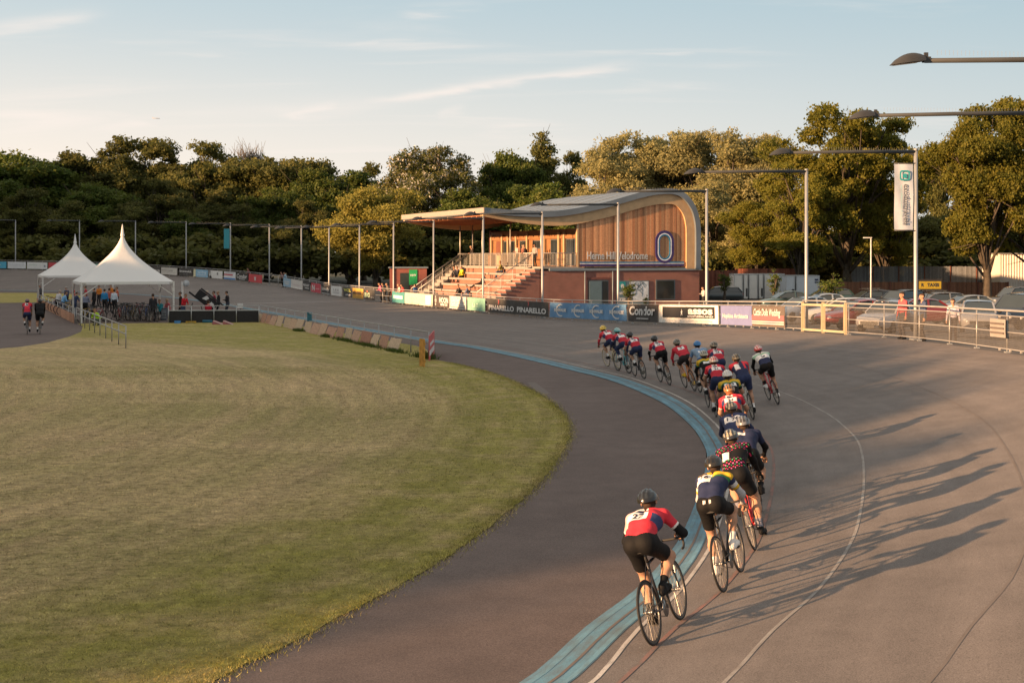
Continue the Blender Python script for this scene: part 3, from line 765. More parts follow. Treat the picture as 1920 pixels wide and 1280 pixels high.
board(532, 546.5, (.30, .45, .58), 'small light blue board beyond the finish line', [('t', WH, 'Crown', 0, .62, .2, .7, 0, .01), ('t', WH, 'sign', 0, .4, .16, .6, 0, .01)])
board(547.5, 568, (.68, .65, .62), 'pinkish white board with faint print beyond the finish line', [('t', (.55, .45, .45), 'wheelers', .0, .42, .16, .6, 0, .003)], frame=(.78, .74, .70))
board(569, 583, (.055, .053, .055), 'small black board with two lines of white type', [('t', WH, 'RIDLEY', 0, .6, .24, .85, 0, .012), ('t', WH, 'bikes', .1, .3, .16, .6, 0, .008)])
board(584, 602.5, (.55, .07, .10), 'small red board with white block on its left', [('t', WH, 'N', -.22, .45, .6, .3, 0, .03), ('t', (.8, .5, .5), 'north', .22, .45, .18, .4, 0, .004)])
board(603.5, 620, (.05, .05, .052), 'small black board with white word right of the red one', [('t', WH, 'lovely', 0, .55, .35, .85, 0, .012), ('r', WH, .05, .08, .9, .07)])
board(621.5, 642, (.76, .75, .73), 'white board with black type beside the end of the finish line', [('t', (.3, .3, .3), 'L E G', .0, .6, .2, .5, 0, .004), ('t', (.35, .35, .35), 'CYCLES', .0, .3, .14, .6, 0, .004)])
board(645, 661.5, (.055, .052, .05), 'black board with yellow type right of the finish line', [('t', (.60, .58, .15), 'VCL', 0, .70, .28, .85, 0, .02), ('t', (.6, .6, .6), 'club', .1, .25, .18, .6, .2, .006)])
board(662.5, 683, (.62, .36, .07), 'orange board with dark word', [('t', (.12, .09, .06), 'MARSH', 0, .52, .28, .9, 0, .015), ('r', (.5, .3, .06), 0, .2, .9, .06)])
board(684.5, 704, (.06, .058, .055), 'dark board with pale green letters right of the orange one', [('t', (.45, .58, .38), 'BIG', -.2, .42, .42, .5, 0, .02), ('r', (.5, .15, .1), -.2, .8, .12, .12), ('r', (.6, .6, .58), .3, .25, .3, .04)])
board(736, 760, (.07, .25, .25), 'teal board with a pale lettered panel', [('r', (.40, .60, .60), 0, .52, .72, .32), ('t', (.85, .9, .9), 'cycling', 0, .55, .2, .6, 0, .008)])
board(760.5, 813, (.52, .49, .42), 'long cream white banner below the grandstand steps', [('r', (.62, .72, .72), .36, .5, .2, .8), ('t', (.72, .70, .64), 'SOUTH EAST', -.1, .55, .18, .5, 0, 0), ('p', (.50, .42, .25), .0, .05, [(-.1, -.05), (-.05, .06), (0, -.02), (.06, .06), (.12, -.05)])])
board(814.5, 843.5, (.075, .062, .058), 'dark board with white emblem and block word below the steps', [('t', WH, 'HOON', .18, .58, .46, .58, 0, .022), ('t', WH, 'BIKE CO', .2, .22, .17, .44, 0, .012), ('arc', WH, -.34, .55, .17, .2, 0, 360, .05), ('p', WH, -.34, .2, [(-.13, .08), (.13, .08), (0, -.12)]), ('p', WH, -.34, .88, [(-.13, -.05), (.13, -.05), (0, .08)]), ('r', WH, -.34, .55, .10, .06)])
board(845.5, 877, (.55, .52, .49), 'grey board in a white frame with scribbled lettering', [('t', (.75, .73, .7), 'Cadence', -.02, .72, .3, .8, .15, .01), ('t', (.72, .70, .68), 'Performance', .0, .40, .2, .85, .1, .01), ('r', (.15, .13, .12), 0, .12, .85, .05)], frame=(.74, .71, .67))
board(878, 912, (.20, .40, .31), 'mint green board with faint letters', [('t', (.48, .70, .58), 'LLC', -.02, .42, .28, .32, 0, .01)])
rp = [(-.07, .2), (.06, .17), (.13, .06), (.08, -.04), (.0, -.08), (.0, -.2), (-.03, -.2), (-.04, -.03), (.03, .03), (.05, .07), (.0, .12), (-.08, .13)]
board(915, 1030, (.06, .056, .052), 'long dark grey banner with the same white word twice and red curls', [('t', WH, 'PINARELLO', -.245, .34, .36, .43, 0, .016), ('t', WH, 'PINARELLO', .245, .34, .36, .45, 0, .016), ('p', (.55, .10, .10), -.29, .78, rp), ('p', (.55, .10, .10), .20, .78, rp)], wav=.03)
its = []
for fx in (-.36, -.115, .125, .375):
    its += [('arc', WH, fx+.02, .5, .66, .42, 62, 298, .11), ('t', WH, 'SCHWALBE', fx+.015, .5, .20, .17, 0, .014)]
board(1033, 1177, (.13, .27, .46), 'long blue banner with four white crescents and repeated white word', its, wav=.05)
board(1180, 1237, (.06, .053, .050), 'dark banner with large white slanting word beside the blue banner', [('t', WH, 'Condor', -.01, .62, .52, .86, .12, .022), ('r', WH, 0, .18, .40, .05)], wav=.05)
board(1239, 1352, (.74, .71, .66), 'wide black panel with white word inside a white border, below the windows', [('r', BK, .0, .60, .88, .62), ('t', WH, 'assos', .21, .68, .40, .40, 0, .022), ('t', (.6, .6, .6), 'SWITZERLAND', .21, .38, .09, .42, 0, .004), ('p', WH, -.10, .60, [(-.12, -.22), (-.05, -.02), (-.1, .04), (-.02, .05), (.0, .2), (.05, .07), (.13, .08), (.06, -.0), (.10, -.22), (.03, -.1), (-.02, -.1)]), ('t', (.60, .58, .55), 'sponsors of sportful cycle racing', 0, .14, .09, .8, 0, 0)], frame=(.80, .77, .71), wav=.02)
board(1353, 1412, (.17, .19, .36), 'plain violet blue banner with two small white words', [('t', WH, 'Hopkins Architects', -.01, .46, .22, .82, 0, .006)], wav=.02)
board(1414, 1476, (.13, .105, .09), 'dark banner with white handwriting over a red stripe, left of the gate', [('r', (.42, .12, .13), .0, .42, .98, .26), ('t', WH, 'Cattle Dolls Wedding', -.02, .68, .34, .82, .25, .006), ('r', WH, 0, .24, .98, .045), ('r', WH, 0, .14, .98, .045)], wav=.02)
# small white notice panel with dark stripes on the mesh at far right
board(1860, 1890, (.30, .27, .25), 'small striped notice tied to the mesh at the right edge', [('r', (.12, .10, .09), 0, .75, .9, .1), ('r', (.12, .10, .09), 0, .5, .9, .1), ('r', (.12, .10, .09), 0, .25, .9, .1)], h=.55, z0=.45)
# dark infill sheets behind the fence bays that carry no board
# ---- lamp posts ----------------------------------------------------
LP_H = 6.95
def lamp_head():
    mb = MB(); prof_ = []
    rows = []
    for i in range(9):
        t = i/8; x = .72*t
        h_ = .20*math.sin(math.pi*min(1, (.12+.88*t)))**.7*(1-.15*t)+.02; w_ = .17*(math.sin(math.pi*(.18+.72*t)))**.6
        rows.append([Vector((-x, w_*math.cos(q), h_*math.sin(q)-.10*t)) for q in [math.pi*k/8 for k in range(9)]])
    mb.grid(rows)
    fl = [[Vector((r_[0].x, r_[0].y, r_[0].z)), Vector((r_[-1].x, r_[-1].y, r_[-1].z))] for r_ in rows]
    mb.grid([[a[1], a[0]] for a in fl], False)
    mb.add(rows[0], [tuple(range(9))]); mb.add(rows[-1], [tuple(range(9))[::-1]])
    mb.box((.06, 0, .03), (.16, .10, .12)); mb.box((.05, 0, .13), (.08, .05, .10))
    return mb.mesh('lamp_head', M_lampgrey)
def lens_mesh():
    mb = MB(); rows = [[Vector((-.12-.55*t, y*.11, -.012-.10*(.12+.55*t)/.72)) for y in (-1, 1)] for t in np.linspace(0, 1, 5)]
    mb.grid(rows, False); return mb.mesh('lens', M_lens)
HEADM, LENSM = lamp_head(), lens_mesh()
ARM = 4.9
def lamp_proto():
    root = empty('lamp_post', (0, 0, 0))
    mb = MB(); mb.tube([(0, 0, -.2), (0, 0, 1.2), (0, 0, LP_H)], [.085, .075, .07], 10); mb.tube([(0, 0, LP_H-.03), (0, 0, LP_H+.05)], .078, 10)
    mb.build('pole', M_post, root)
    mb = MB(); mb.box((0, 0, .03), (.34, .34, .05)); mb.build('base_plate', M_galv, root)
    mb = MB(); mb.tube([(.02, 0, LP_H-.06), (-2.4, 0, LP_H-.10), (-ARM, 0, LP_H-.17)], [.062, .058, .052], 8)
    mb.beam((-.0, 0, LP_H-.2), (-.3, 0, LP_H-.1), .03, .06)
    a = mb.build('arm', M_arm, root)
    mb = MB()
    for x in np.arange(.3, ARM-.2, .09): mb.beam((-x, 0, LP_H-.05), (-x, 0, LP_H+.06), .004, .004)
    tag(mb.build('bird_spike', M_galv, root), kind='stuff')
    h_ = link('lamp_head', HEADM, root); h_.location = (-ARM-.02, 0, LP_H-.18)
    link('lens', LENSM, h_)
    return root
lamps = []
LPX = [(13.55, 26.4, 'uppermost lamp arm reaching in from the right edge of the sky'), (15.15, 35.0, 'lamp arm crossing in front of the big oak top from the right edge'),
       (1717, None, 'lamp post with the white vertical banner, right of the oak'), (1512, None, 'lamp post standing beside the sunlit gate'), (1325, None, 'lamp post just right of the pavilion end wall'),
       (1159, None, 'lamp post in front of the wooden wall lettering'), (1017, None, 'lamp post in front of the terrace railing'), (906, None, 'lamp post in front of the grandstand steps'),
       (813, None, 'lamp post at the foot of the stair railing'), (738, None, 'lamp post beside the small red brick shed'), (674, None, 'lamp post in front of the trunk of the yellow tree'),
       (617, None, 'lamp post at the left side of the yellow tree'), (565, None, 'lamp post above the pinkish white board before dark trees'), (505, None, 'lamp post at the far gate in the fence'),
       (432, None, 'lamp post carrying the small turquoise banner'), (349, None, 'lamp post right of the near tent peak'), (254, None, 'lamp post behind the near white tent'),
       (149, None, 'lamp post behind the peak of the left tent'), (29, None, 'leftmost lamp post on the far bend')]
POLES = {}
for i, (px, y, lab) in enumerate(LPX):
    o = lamp_proto() if i == 0 else copy_tree(lamps[0])
    if y is None:
        s = f_at_px(px)
        for _ in range(12):
            p = f_pt(s, .28); e_ = (960+F_PX*p.x/p.y)-px; s += e_*p.y/F_PX*1.2
        p = f_pt(s, .28); d = f_dir(s); n = Vector((d.y, -d.x, 0))
    else:
        p = Vector((px, y, 1.45 if i == 0 else 1.32)); n = Vector((1, .12 if i == 0 else .06, 0)).normalized()
    o.location = p; o.rotation_euler = (0, 0, math.atan2(n.y, n.x)); POLES[px] = (p, n)
    tag(o, lab, 'lamp post', 'floodlight posts along the outer fence'); lamps.append(o)
# ================================================================ TREES
def leaf_mat(name, dark, light, warm, transl=.35):
    m, nt, b = _nodes(name); L = nt.links
    at = N(nt, 'ShaderNodeAttribute', attribute_name='Col'); sp = N(nt, 'ShaderNodeSeparateColor'); L.new(at.outputs['Color'], sp.inputs[0])
    oi = N(nt, 'ShaderNodeObjectInfo')
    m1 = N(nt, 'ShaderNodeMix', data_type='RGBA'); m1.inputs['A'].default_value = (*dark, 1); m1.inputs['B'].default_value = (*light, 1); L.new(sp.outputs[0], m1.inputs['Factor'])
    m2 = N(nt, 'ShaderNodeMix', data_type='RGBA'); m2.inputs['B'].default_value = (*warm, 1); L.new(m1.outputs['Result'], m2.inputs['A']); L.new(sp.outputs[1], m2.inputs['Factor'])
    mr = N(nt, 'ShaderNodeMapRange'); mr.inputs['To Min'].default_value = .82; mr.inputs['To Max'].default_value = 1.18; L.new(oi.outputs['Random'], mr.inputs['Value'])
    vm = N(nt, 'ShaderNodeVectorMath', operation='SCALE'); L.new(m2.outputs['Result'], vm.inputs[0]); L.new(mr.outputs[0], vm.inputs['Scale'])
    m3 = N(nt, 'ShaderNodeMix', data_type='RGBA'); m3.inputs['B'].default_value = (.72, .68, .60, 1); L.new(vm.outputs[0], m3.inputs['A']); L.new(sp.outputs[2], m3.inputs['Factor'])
    L.new(m3.outputs['Result'], b.inputs['Base Color']); b.inputs['Roughness'].default_value = .6; b.inputs['Specular IOR Level'].default_value = .25
    tr = N(nt, 'ShaderNodeBsdfTranslucent'); L.new(m3.outputs['Result'], tr.inputs['Color'])
    mx = N(nt, 'ShaderNodeMixShader'); mx.inputs[0].default_value = transl
    L.new(b.outputs[0], mx.inputs[1]); L.new(tr.outputs[0], mx.inputs[2]); L.new(mx.outputs[0], nt.nodes['Material Output'].inputs['Surface'])
    return m
M_bark = pm('bark', (.06, .048, .035), .9, 0, .35, 3, .8, 12)
LEAF = {'oak': leaf_mat('oak_leaves', (0.088, 0.102, 0.017), (0.205, 0.205, 0.033), (0.28, 0.235, 0.035), .6),
        'gold': leaf_mat('golden_leaves', (0.22, 0.21, 0.046), (0.40, 0.37, 0.085), (0.46, 0.39, 0.085), .55),
        'silver': leaf_mat('poplar_leaves', (0.200, 0.200, 0.085), (0.36, 0.335, 0.150), (0.42, 0.36, 0.140), .5),
        'dark': leaf_mat('dark_leaves', (0.062, 0.074, 0.022), (0.125, 0.135, 0.038), (0.18, 0.16, 0.040), .5),
        'green': leaf_mat('green_leaves', (0.045, 0.078, 0.014), (0.098, 0.140, 0.027), (0.148, 0.148, 0.027), .45),
        'bloom': leaf_mat('chestnut_leaves', (0.039, 0.051, 0.014), (0.086, 0.101, 0.027), (0.148, 0.125, 0.031), .4)}
def make_crown(kind, h, rx, ry, base, nlobe, nleaf, leaf, seed, shape='round', bloom=0., ls=1., cd=26):
    """leaf clumps on limbs: returns (crown mesh, trunk mesh). Tree stands at the origin, h tall."""
    q = np.random.RandomState(seed); rr = random.Random(seed)
    cz = (h+base)/2; rz = (h-base)/2
    lobes = []; tries = 0
    while len(lobes) < nlobe and tries < 4000:
        tries += 1
        d = q.normal(size=3); d /= np.linalg.norm(d); r_ = q.uniform(.25, .95)**.6
        p = d*r_
        if shape == 'cone':
            t = (p[2]+1)/2; p[:2] *= max(.12, 1.1*(1-t))
        elif shape == 'vase':
            t = (p[2]+1)/2; p[:2] *= .55+.6*t
        elif shape == 'dome':
            p[2] = p[2]*.9+.05; p[:2] *= 1.0 if p[2] > -.3 else 1.08
        c = np.array([p[0]*rx*.82, p[1]*ry*.82, cz+p[2]*rz*.86])
        s_ = ls*rr.uniform(.13, .27)*(rx+rz)/2*(1.15-.3*abs(p[2]))
        if shape == 'cone': s_ *= .55+.5*(1-(p[2]+1)/2)
        lobes.append((c, s_))
    sz = np.array([s_ for _, s_ in lobes]); pw = sz**2/np.sum(sz**2)
    # sub-clumps (twig sprays) round each lobe
    ncl = max(200, nleaf//cd)
    li = q.choice(len(lobes), ncl, p=pw)
    C = np.array([lobes[i][0] for i in li]); Sg = sz[li]
    d = q.normal(size=(ncl, 3)); d /= np.linalg.norm(d, axis=1)[:, None]; d[:, 2] = d[:, 2]*.8+.12
    rad = q.uniform(.55, 1.12, ncl)**.8
    cc = C+d*(Sg*rad)[:, None]*np.array([1.12, 1.12, .78])
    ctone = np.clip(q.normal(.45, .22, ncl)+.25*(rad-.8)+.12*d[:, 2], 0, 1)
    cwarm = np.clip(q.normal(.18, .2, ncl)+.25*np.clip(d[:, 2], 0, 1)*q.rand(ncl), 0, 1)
    ci = q.randint(0, ncl, nleaf)
    csz = (leaf*1.7+.085*Sg)*q.uniform(.6, 1.3, ncl)
    P = cc[ci]+q.normal(size=(nleaf, 3))*csz[ci][:, None]*np.array([.75, .75, .5])
    P[:, 2] = np.maximum(P[:, 2], base*.75+q.rand(nleaf)*.4)
    n = q.normal(size=(nleaf, 3)); n += 1.1*d[ci]; n /= np.linalg.norm(n, axis=1)[:, None]
    t = np.cross(n, q.normal(size=(nleaf, 3))); t /= np.linalg.norm(t, axis=1)[:, None]; u = np.cross(n, t)
    L_ = leaf*q.uniform(.6, 1.35, nleaf)[:, None]; Wd = L_*q.uniform(.45, .75, nleaf)[:, None]
    V = np.stack([P-t*L_, P-u*Wd+n*L_*.15, P+t*L_, P+u*Wd-n*L_*.1], 1)
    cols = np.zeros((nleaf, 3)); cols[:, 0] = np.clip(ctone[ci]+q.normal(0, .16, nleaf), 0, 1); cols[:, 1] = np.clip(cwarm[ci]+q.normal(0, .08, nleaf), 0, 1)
    if bloom:
        fl = q.rand(nleaf) < bloom*(.3+1.3*(q.rand(ncl) < .45)[ci]); cols[fl, 2] = q.uniform(.45, .95, fl.sum())
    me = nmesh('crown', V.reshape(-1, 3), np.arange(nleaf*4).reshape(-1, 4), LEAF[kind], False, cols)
    mb = MB(); tr = .022*h+.06
    top = Vector((rr.uniform(-.4, .4), rr.uniform(-.4, .4), cz+rz*.25))
    mid = Vector((rr.uniform(-.2, .2), rr.uniform(-.2, .2), base*.9+.3))
    mb.tube([(0, 0, -.3), (0, 0, .3), mid, (mid+top)/2+Vector((rr.uniform(-.3, .3), rr.uniform(-.3, .3), 0)), top], [tr*1.5, tr*1.1, tr*.9, tr*.55, tr*.2], 9)
    for k, (c, s_) in enumerate(lobes):
        if k % 2 and k > 8: continue
        z0 = rr.uniform(base*.8, max(base*.85, c[2]-.15*h)); z0 = min(z0, top.z*.9)
        f = (z0-mid.z)/max(.1, top.z-mid.z); f = min(max(f, 0), 1); st_ = mid.lerp(top, f)
        e = Vector(c); m1 = st_.lerp(e, .45)+Vector((rr.uniform(-.3, .3), rr.uniform(-.3, .3), rr.uniform(0, .08)*h*.3))
        mb.tube([st_, m1, e], [tr*.38, tr*.24, tr*.06], 6)
        for _ in range(3):
            e2 = e+Vector(q.normal(size=3))*s_*.8; mb.tube([m1.lerp(e, .6), e2], [tr*.12, tr*.03], 4)
    return me, mb.mesh('trunk', M_bark)
TV = {}
def variant(key, *a, **k):
    if key not in TV: TV[key] = make_crown(*a, **k)
    return TV[key]
def tree(key, x, y, z=0., sc=1., rz=None, label='', group=None, sz=None, name='tree', sxy=None):
    cm, tm = TV[key]
    root = empty(name, (x, y, z), rnd.uniform(0, 6.28) if rz is None else rz, label, 'tree', group)
    root.scale = (sxy or sc, sxy or sc, sz or sc)
    link('crown', cm, root); link('trunk', tm, root)
    return root
variant('dk1', 'dark', 20, 6.5, 6.5, 1.2, 46, 44000, .17, 1, ls=.85, cd=26)
variant('dk2', 'dark', 20, 6.4, 6.4, 1.2, 44, 42000, .17, 2, 'vase', ls=.72, cd=28)
variant('dk3', 'dark', 16, 6.5, 6.5, 1.5, 40, 44000, .175, 3, 'dome', cd=24)
variant('gr1', 'green', 16, 5.5, 5.5, 1.5, 38, 38000, .17, 4, cd=24)
variant('gr2', 'green', 13, 5.0, 5.0, .8, 32, 36000, .165, 5, 'dome', cd=24)
variant('oak', 'oak', 18, 9.6, 9.0, 1.6, 58, 96000, .135, 26, ls=.70, cd=26)
variant('oak2', 'oak', 19, 7.4, 7.4, 1.6, 46, 76000, .135, 27, 'vase', ls=.70, cd=26)
variant('sil', 'silver', 19, 6.2, 6.2, .9, 56, 72000, .135, 8, cd=20)
variant('sil2', 'silver', 18, 5.6, 5.6, .9, 50, 64000, .135, 9, 'vase', cd=20)
variant('gold', 'gold', 12, 6.2, 6.2, .6, 44, 60000, .13, 10, 'dome', cd=20)
variant('blo', 'bloom', 20, 9.0, 9.0, 2.0, 70, 64000, .17, 11, 'dome', bloom=.16, cd=22)
variant('con', 'dark', 22, 3.4, 3.4, 1.0, 50, 26000, .18, 12, 'cone', cd=20)
variant('bush', 'dark', 3.2, 2.0, 2.0, .1, 14, 5000, .16, 13, 'dome')
variant('sap', 'green', 3.4, .55, .55, .9, 14, 900, .07, 14)
def TR(key, px, top, D, label, zg=0., w=1., group='trees beyond the track', name='tree', rz=None):
    """tree whose crown top reaches photo row `top` at photo column px, standing D metres away"""
    cm, tm = TV[key]; hh = max(v.co.z for v in cm.vertices) if key not in HT else HT[key]; HT[key] = hh
    z = CAM_H+(HZ-top)/F_PX*D; sc = (z-zg)/hh
    return tree(key, (px-960)/F_PX*D, D, zg, sc, rz, label, group, sz=sc, sxy=sc*w, name=name)
HT = {}
TREES = [
 # left bank, back row then front row
 ('gr1', 15, 276, 215, 'rounded dark tree at the left edge of the picture', 1.35), ('dk3', 80, 298, 225, 'lower pale tree behind the left tent peak, in a dip of the skyline', 1.),
 ('dk1', 150, 286, 222, 'dark tree left of the tallest tree on the left skyline', 1.), ('dk2', 208, 246, 224, 'tallest open topped tree of the left skyline, above the near tent', 1.15),
 ('dk1', 268, 254, 228, 'broad dark tree right of the tallest one on the left skyline', 1.05), ('dk2', 318, 258, 226, 'dark tree with ragged top, second hump of the left skyline', 1.1),
 ('dk1', 392, 258, 222, 'brownish dark tree just left of the bare twig tree', 1.), ('dk3', 462, 292, 226, 'dark low dome in front of the bare twig tree', 1.0),
 ('dk3', 545, 288, 224, 'smooth dark dome right of the bare twig tree', 1.05), ('gr1', 610, 312, 214, 'fresh green tree left of the yellow tree', 1.1),
 ('gr2', 660, 318, 205, 'small green tree behind the yellow tree', 1.1), ('dk2', 682, 298, 220, 'dark tree with open top above the yellow tree', .8),
 ('blo', 818, 270, 190, 'big rounded chestnut tree dotted with white blossom', .98), ('dk1', 925, 296, 205, 'dark tree right of the blossoming chestnut', .8),
 ('gr1', 950, 276, 200, 'green tree left of the conifer spire', .8), ('con', 1016, 243, 205, 'narrow dark conifer rising as a spire above the skyline', 1.1),
 ('dk1', 1068, 278, 210, 'small dark round tree right of the conifer spire', .6), ('gr1', 885, 350, 178, 'green tree low behind the canopy roof, left part', 1.2), ('gr2', 975, 345, 172, 'bright green shrubby tree behind the canopy roof', 1.2),
 ('gr2', 1045, 340, 168, 'low olive tree behind the pavilion roof, left of the poplars', 1.2),
 ('dk1', 60, 350, 205, 'dark undergrowth tree behind the left tent', 1.2), ('gr1', 180, 338, 207, 'dark undergrowth tree between the two tents', 1.2), ('dk1', 300, 330, 206, 'dark leafy tree right of the near tent peak', 1.1),
 ('dk2', 400, 352, 204, 'dark olive tree behind the turquoise banner', 1.1), ('gr1', 500, 345, 203, 'dark green tree behind the far gate', 1.1), ('dk1', 575, 372, 196, 'shadowed tree behind the lamp posts left of the yellow tree', 1.0),
 ('dk2', 125, 372, 200, 'low shadowed tree behind the left tent peak', 1.2), ('dk1', 240, 385, 199, 'low shadowed tree behind the near tent peak', 1.2), ('gr1', 350, 392, 198, 'low shadowed tree left of the turquoise banner', 1.1),
 ('dk1', 455, 380, 198, 'low shadowed tree right of the turquoise banner', 1.1), ('dk3', 530, 420, 192, 'low shadowed tree above the red crest board', 1.0), ('dk2', 5, 372, 200, 'low shadowed tree at the left edge', 1.2),
 ('gold', 705, 345, 158, 'rounded yellow green tree standing alone before the dark wood', 1.06),
 ('dk3', 800, 400, 172, 'dark tree behind the grandstand steps', 1.1), ('dk3', 870, 405, 170, 'dark tree under the canopy behind the terrace', 1.),
 # poplars behind the pavilion
 ('sil', 1130, 268, 168, 'pale golden poplar, leftmost of the row behind the pavilion', 1.0), ('sil2', 1188, 243, 170, 'tall pale golden poplar with feathery top behind the pavilion', 1.05), ('sil', 1250, 236, 172, 'broad pale golden poplar above the curved roof', 1.0),
 ('sil2', 1310, 240, 170, 'pale golden poplar right of the roof peak', 1.05), ('sil', 1372, 236, 166, 'pale golden poplar at the right end of the row', 1.0), ('sil2', 1425, 245, 168, 'thin greyish poplar touching the big oak', .9),
 ('sil', 1345, 330, 150, 'lower golden tree right of the pavilion end wall', 1.2), ('oak2', 1420, 360, 140, 'low golden oak behind the white cabins', 1.1),
 # oaks on the right
 ('oak', 1590, 195, 132, 'big spreading oak lit golden, right of the poplars', .88), ('oak2', 1500, 300, 126, 'golden lower crown in front of the big oak, by the gate lamp post', .9), ('oak2', 1660, 330, 138, 'dark golden tree behind the white vertical banner', .9),
 ('dk2', 1765, 262, 165, 'small dark tree in the gap between the two big oaks', .6), ('oak2', 1850, 190, 118, 'tall layered tree at the right with open top', .82), ('oak', 1950, 170, 122, 'large tree cut by the right edge of the picture', .9),
 ('dk3', 1740, 400, 150, 'dark tree behind the grey fence, right of the white banner', 1.2), ('dk3', 1600, 420, 150, 'dark tree behind the grey fence, left of the white banner', 1.2), ('dk3', 1880, 400, 150, 'dark tree behind the grey fence at the right', 1.2), ('dk3', 1490, 430, 148, 'dark tree behind the white cabins', 1.2),
]
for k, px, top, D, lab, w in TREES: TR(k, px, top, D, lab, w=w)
HEDGE = [(px, 452-6*math.sin(i*1.9)-(i % 3)*9, 186+(i*7) % 9) for i, px in enumerate(range(-20, 720, 52))]+[(px, 450-(i % 3)*10, 146+(i*5) % 7) for i, px in enumerate(range(1340, 1990, 62))]+[(px, 440, 168) for px in range(760, 1100, 60)]
for i, (px, top, D) in enumerate(HEDGE): TR('bush', px, top, D, 'dark shrub at the foot of the dark trees behind the track', w=1.35, group='shrubs at the foot of the trees', name='shrub')
# leafless tree on the skyline
def twig_tree(h, seed):
    rr = random.Random(seed); mb = MB()
    def br(p, d, L_, r_, lv):
        e = p+d*L_; mb.tube([p, p.lerp(e, .5)+Vector((rr.uniform(-.05, .05), rr.uniform(-.05, .05), 0))*L_, e], [r_, r_*.8, r_*.55], 5, cap=False)
        if lv == 0: return
        for _ in range(4):
            d2 = (d+Vector((rr.gauss(0, .42), rr.gauss(0, .42), rr.gauss(.1, .22)))).normalized(); br(p.lerp(e, rr.uniform(.6, 1)), d2, L_*rr.uniform(.62, .8), max(.045, r_*.5), lv-1)
    br(Vector((0, 0, 0)), Vector((0, 0, 1)), h*.40, .42, 5)
    return mb.mesh('branches', pm('pale_bark', (.14, .115, .085), .9))
tw = empty('bare_tree', ((468-960)/F_PX*230, 230, 0), 0, 'leafless pale twig tree standing out against the sky', 'tree', 'trees beyond the track')
o = link('branches', twig_tree(24, 4), tw); zt = max(v.co.z for v in o.data.vertices); k = (CAM_H+(HZ-256)/F_PX*230)/zt; tw.scale = (k*.8, k*.8, k)
# belt of trees west of the ground (left, out of the picture): it throws the evening shade over the infield
_wy = [-70, -45, -38, -33, -30, -27.5, -24.6, -18, -8, -1, 3, 9, 14, 24.1, 35.9, 46, 50.5, 55, 68, 81, 92]
_wh = [9, 12.6, 13.2, 13.4, 13.6, 14.0, 15.4, 17.0, 18.0, 17.6, 15.6, 15.5, 17.0, 17.0, 16.4, 14.8, 13.2, 12.6, 12.3, 12.6, 15]
WEST = []
_y = -70.
while _y < 90:
    WEST.append((-72+rnd.uniform(-1.6, 1.6)-(4 if len(WEST) % 2 else 0), _y, float(np.interp(_y, _wy, _wh))+rnd.uniform(-.25, .25))); _y += 2.7
WEST += [(-93, 172, 24), (-98, 182, 25), (-96, 190, 24), (-104, 198, 26), (-100, 164, 24)]
for _k in range(15): WEST.append((-84-2.6*_k+rnd.uniform(-2, 2), 93+4.8*_k, 17+.5*_k))
for i, (x, y, k) in enumerate(WEST):
    key = ('dk3', 'gr2')[i % 2]; kk = k/HT.get(key, 16)
    tree(key, x, y, 0, kk, None, 'tree of the belt west of the infield, beyond the left edge', 'tree belt west of the infield', sz=kk, sxy=kk*(.62 if y < 90 else .95))
# ================================================================ PAVILION
BO = Vector((-1.01, 93.1, 0)); BA = math.atan2(.418, .908)
bn = Vector((.908, .418, 0)); bu = Vector((-.418, .908, 0))
pav = empty('pavilion', BO, BA, 'timber and brick track pavilion with wave shaped grey roof and stepped grandstand', 'building')
def brick_mat(name, c1, c2, mortar, scale=1.):
    m, nt, b = _nodes(name); L = nt.links
    tc = N(nt, 'ShaderNodeTexCoord'); sp = N(nt, 'ShaderNodeSeparateXYZ'); L.new(tc.outputs['Object'], sp.inputs[0])
    ad = N(nt, 'ShaderNodeMath', operation='ADD'); L.new(sp.outputs[0], ad.inputs[0]); L.new(sp.outputs[1], ad.inputs[1])
    cb = N(nt, 'ShaderNodeCombineXYZ'); L.new(ad.outputs[0], cb.inputs[0]); L.new(sp.outputs[2], cb.inputs[1])
    br = N(nt, 'ShaderNodeTexBrick'); br.inputs['Color1'].default_value = (*c1, 1); br.inputs['Color2'].default_value = (*c2, 1); br.inputs['Mortar'].default_value = (*mortar, 1)
    br.inputs['Scale'].default_value = scale; br.inputs['Brick Width'].default_value = .225; br.inputs['Row Height'].default_value = .075; br.inputs['Mortar Size'].default_value = .008
    L.new(cb.outputs[0], br.inputs['Vector'])
    nz = N(nt, 'ShaderNodeTexNoise'); nz.inputs['Scale'].default_value = 1.2; nz.inputs['Detail'].default_value = 5; L.new(tc.outputs['Object'], nz.inputs['Vector'])
    mr = N(nt, 'ShaderNodeMapRange'); mr.inputs['To Min'].default_value = .7; mr.inputs['To Max'].default_value = 1.3; L.new(nz.outputs['Fac'], mr.inputs['Value'])
    vm = N(nt, 'ShaderNodeVectorMath', operation='SCALE'); L.new(br.outputs['Color'], vm.inputs[0]); L.new(mr.outputs[0], vm.inputs['Scale']); L.new(vm.outputs[0], b.inputs['Base Color'])
    b.inputs['Roughness'].default_value = .85
    bp = N(nt, 'ShaderNodeBump'); bp.inputs['Strength'].default_value = .4; bp.inputs['Distance'].default_value = .01; L.new(br.outputs['Fac'], bp.inputs['Height']); bp.invert = True; L.new(bp.outputs['Normal'], b.inputs['Normal'])
    MATS[name] = m; return m
M_brick = brick_mat('red_brick', (.21, .068, .052), (.26, .085, .062), (.22, .16, .14))
M_brick2 = brick_mat('pale_red_brick', (.25, .10, .065), (.30, .12, .08), (.25, .16, .12))
M_conc = pm('concrete', (.27, .25, .225), .85, 0, .14, 2.5, .2, 30)
M_zinc = pm('zinc_roof', (.16, .19, .22), .45, .3, .14, .6)
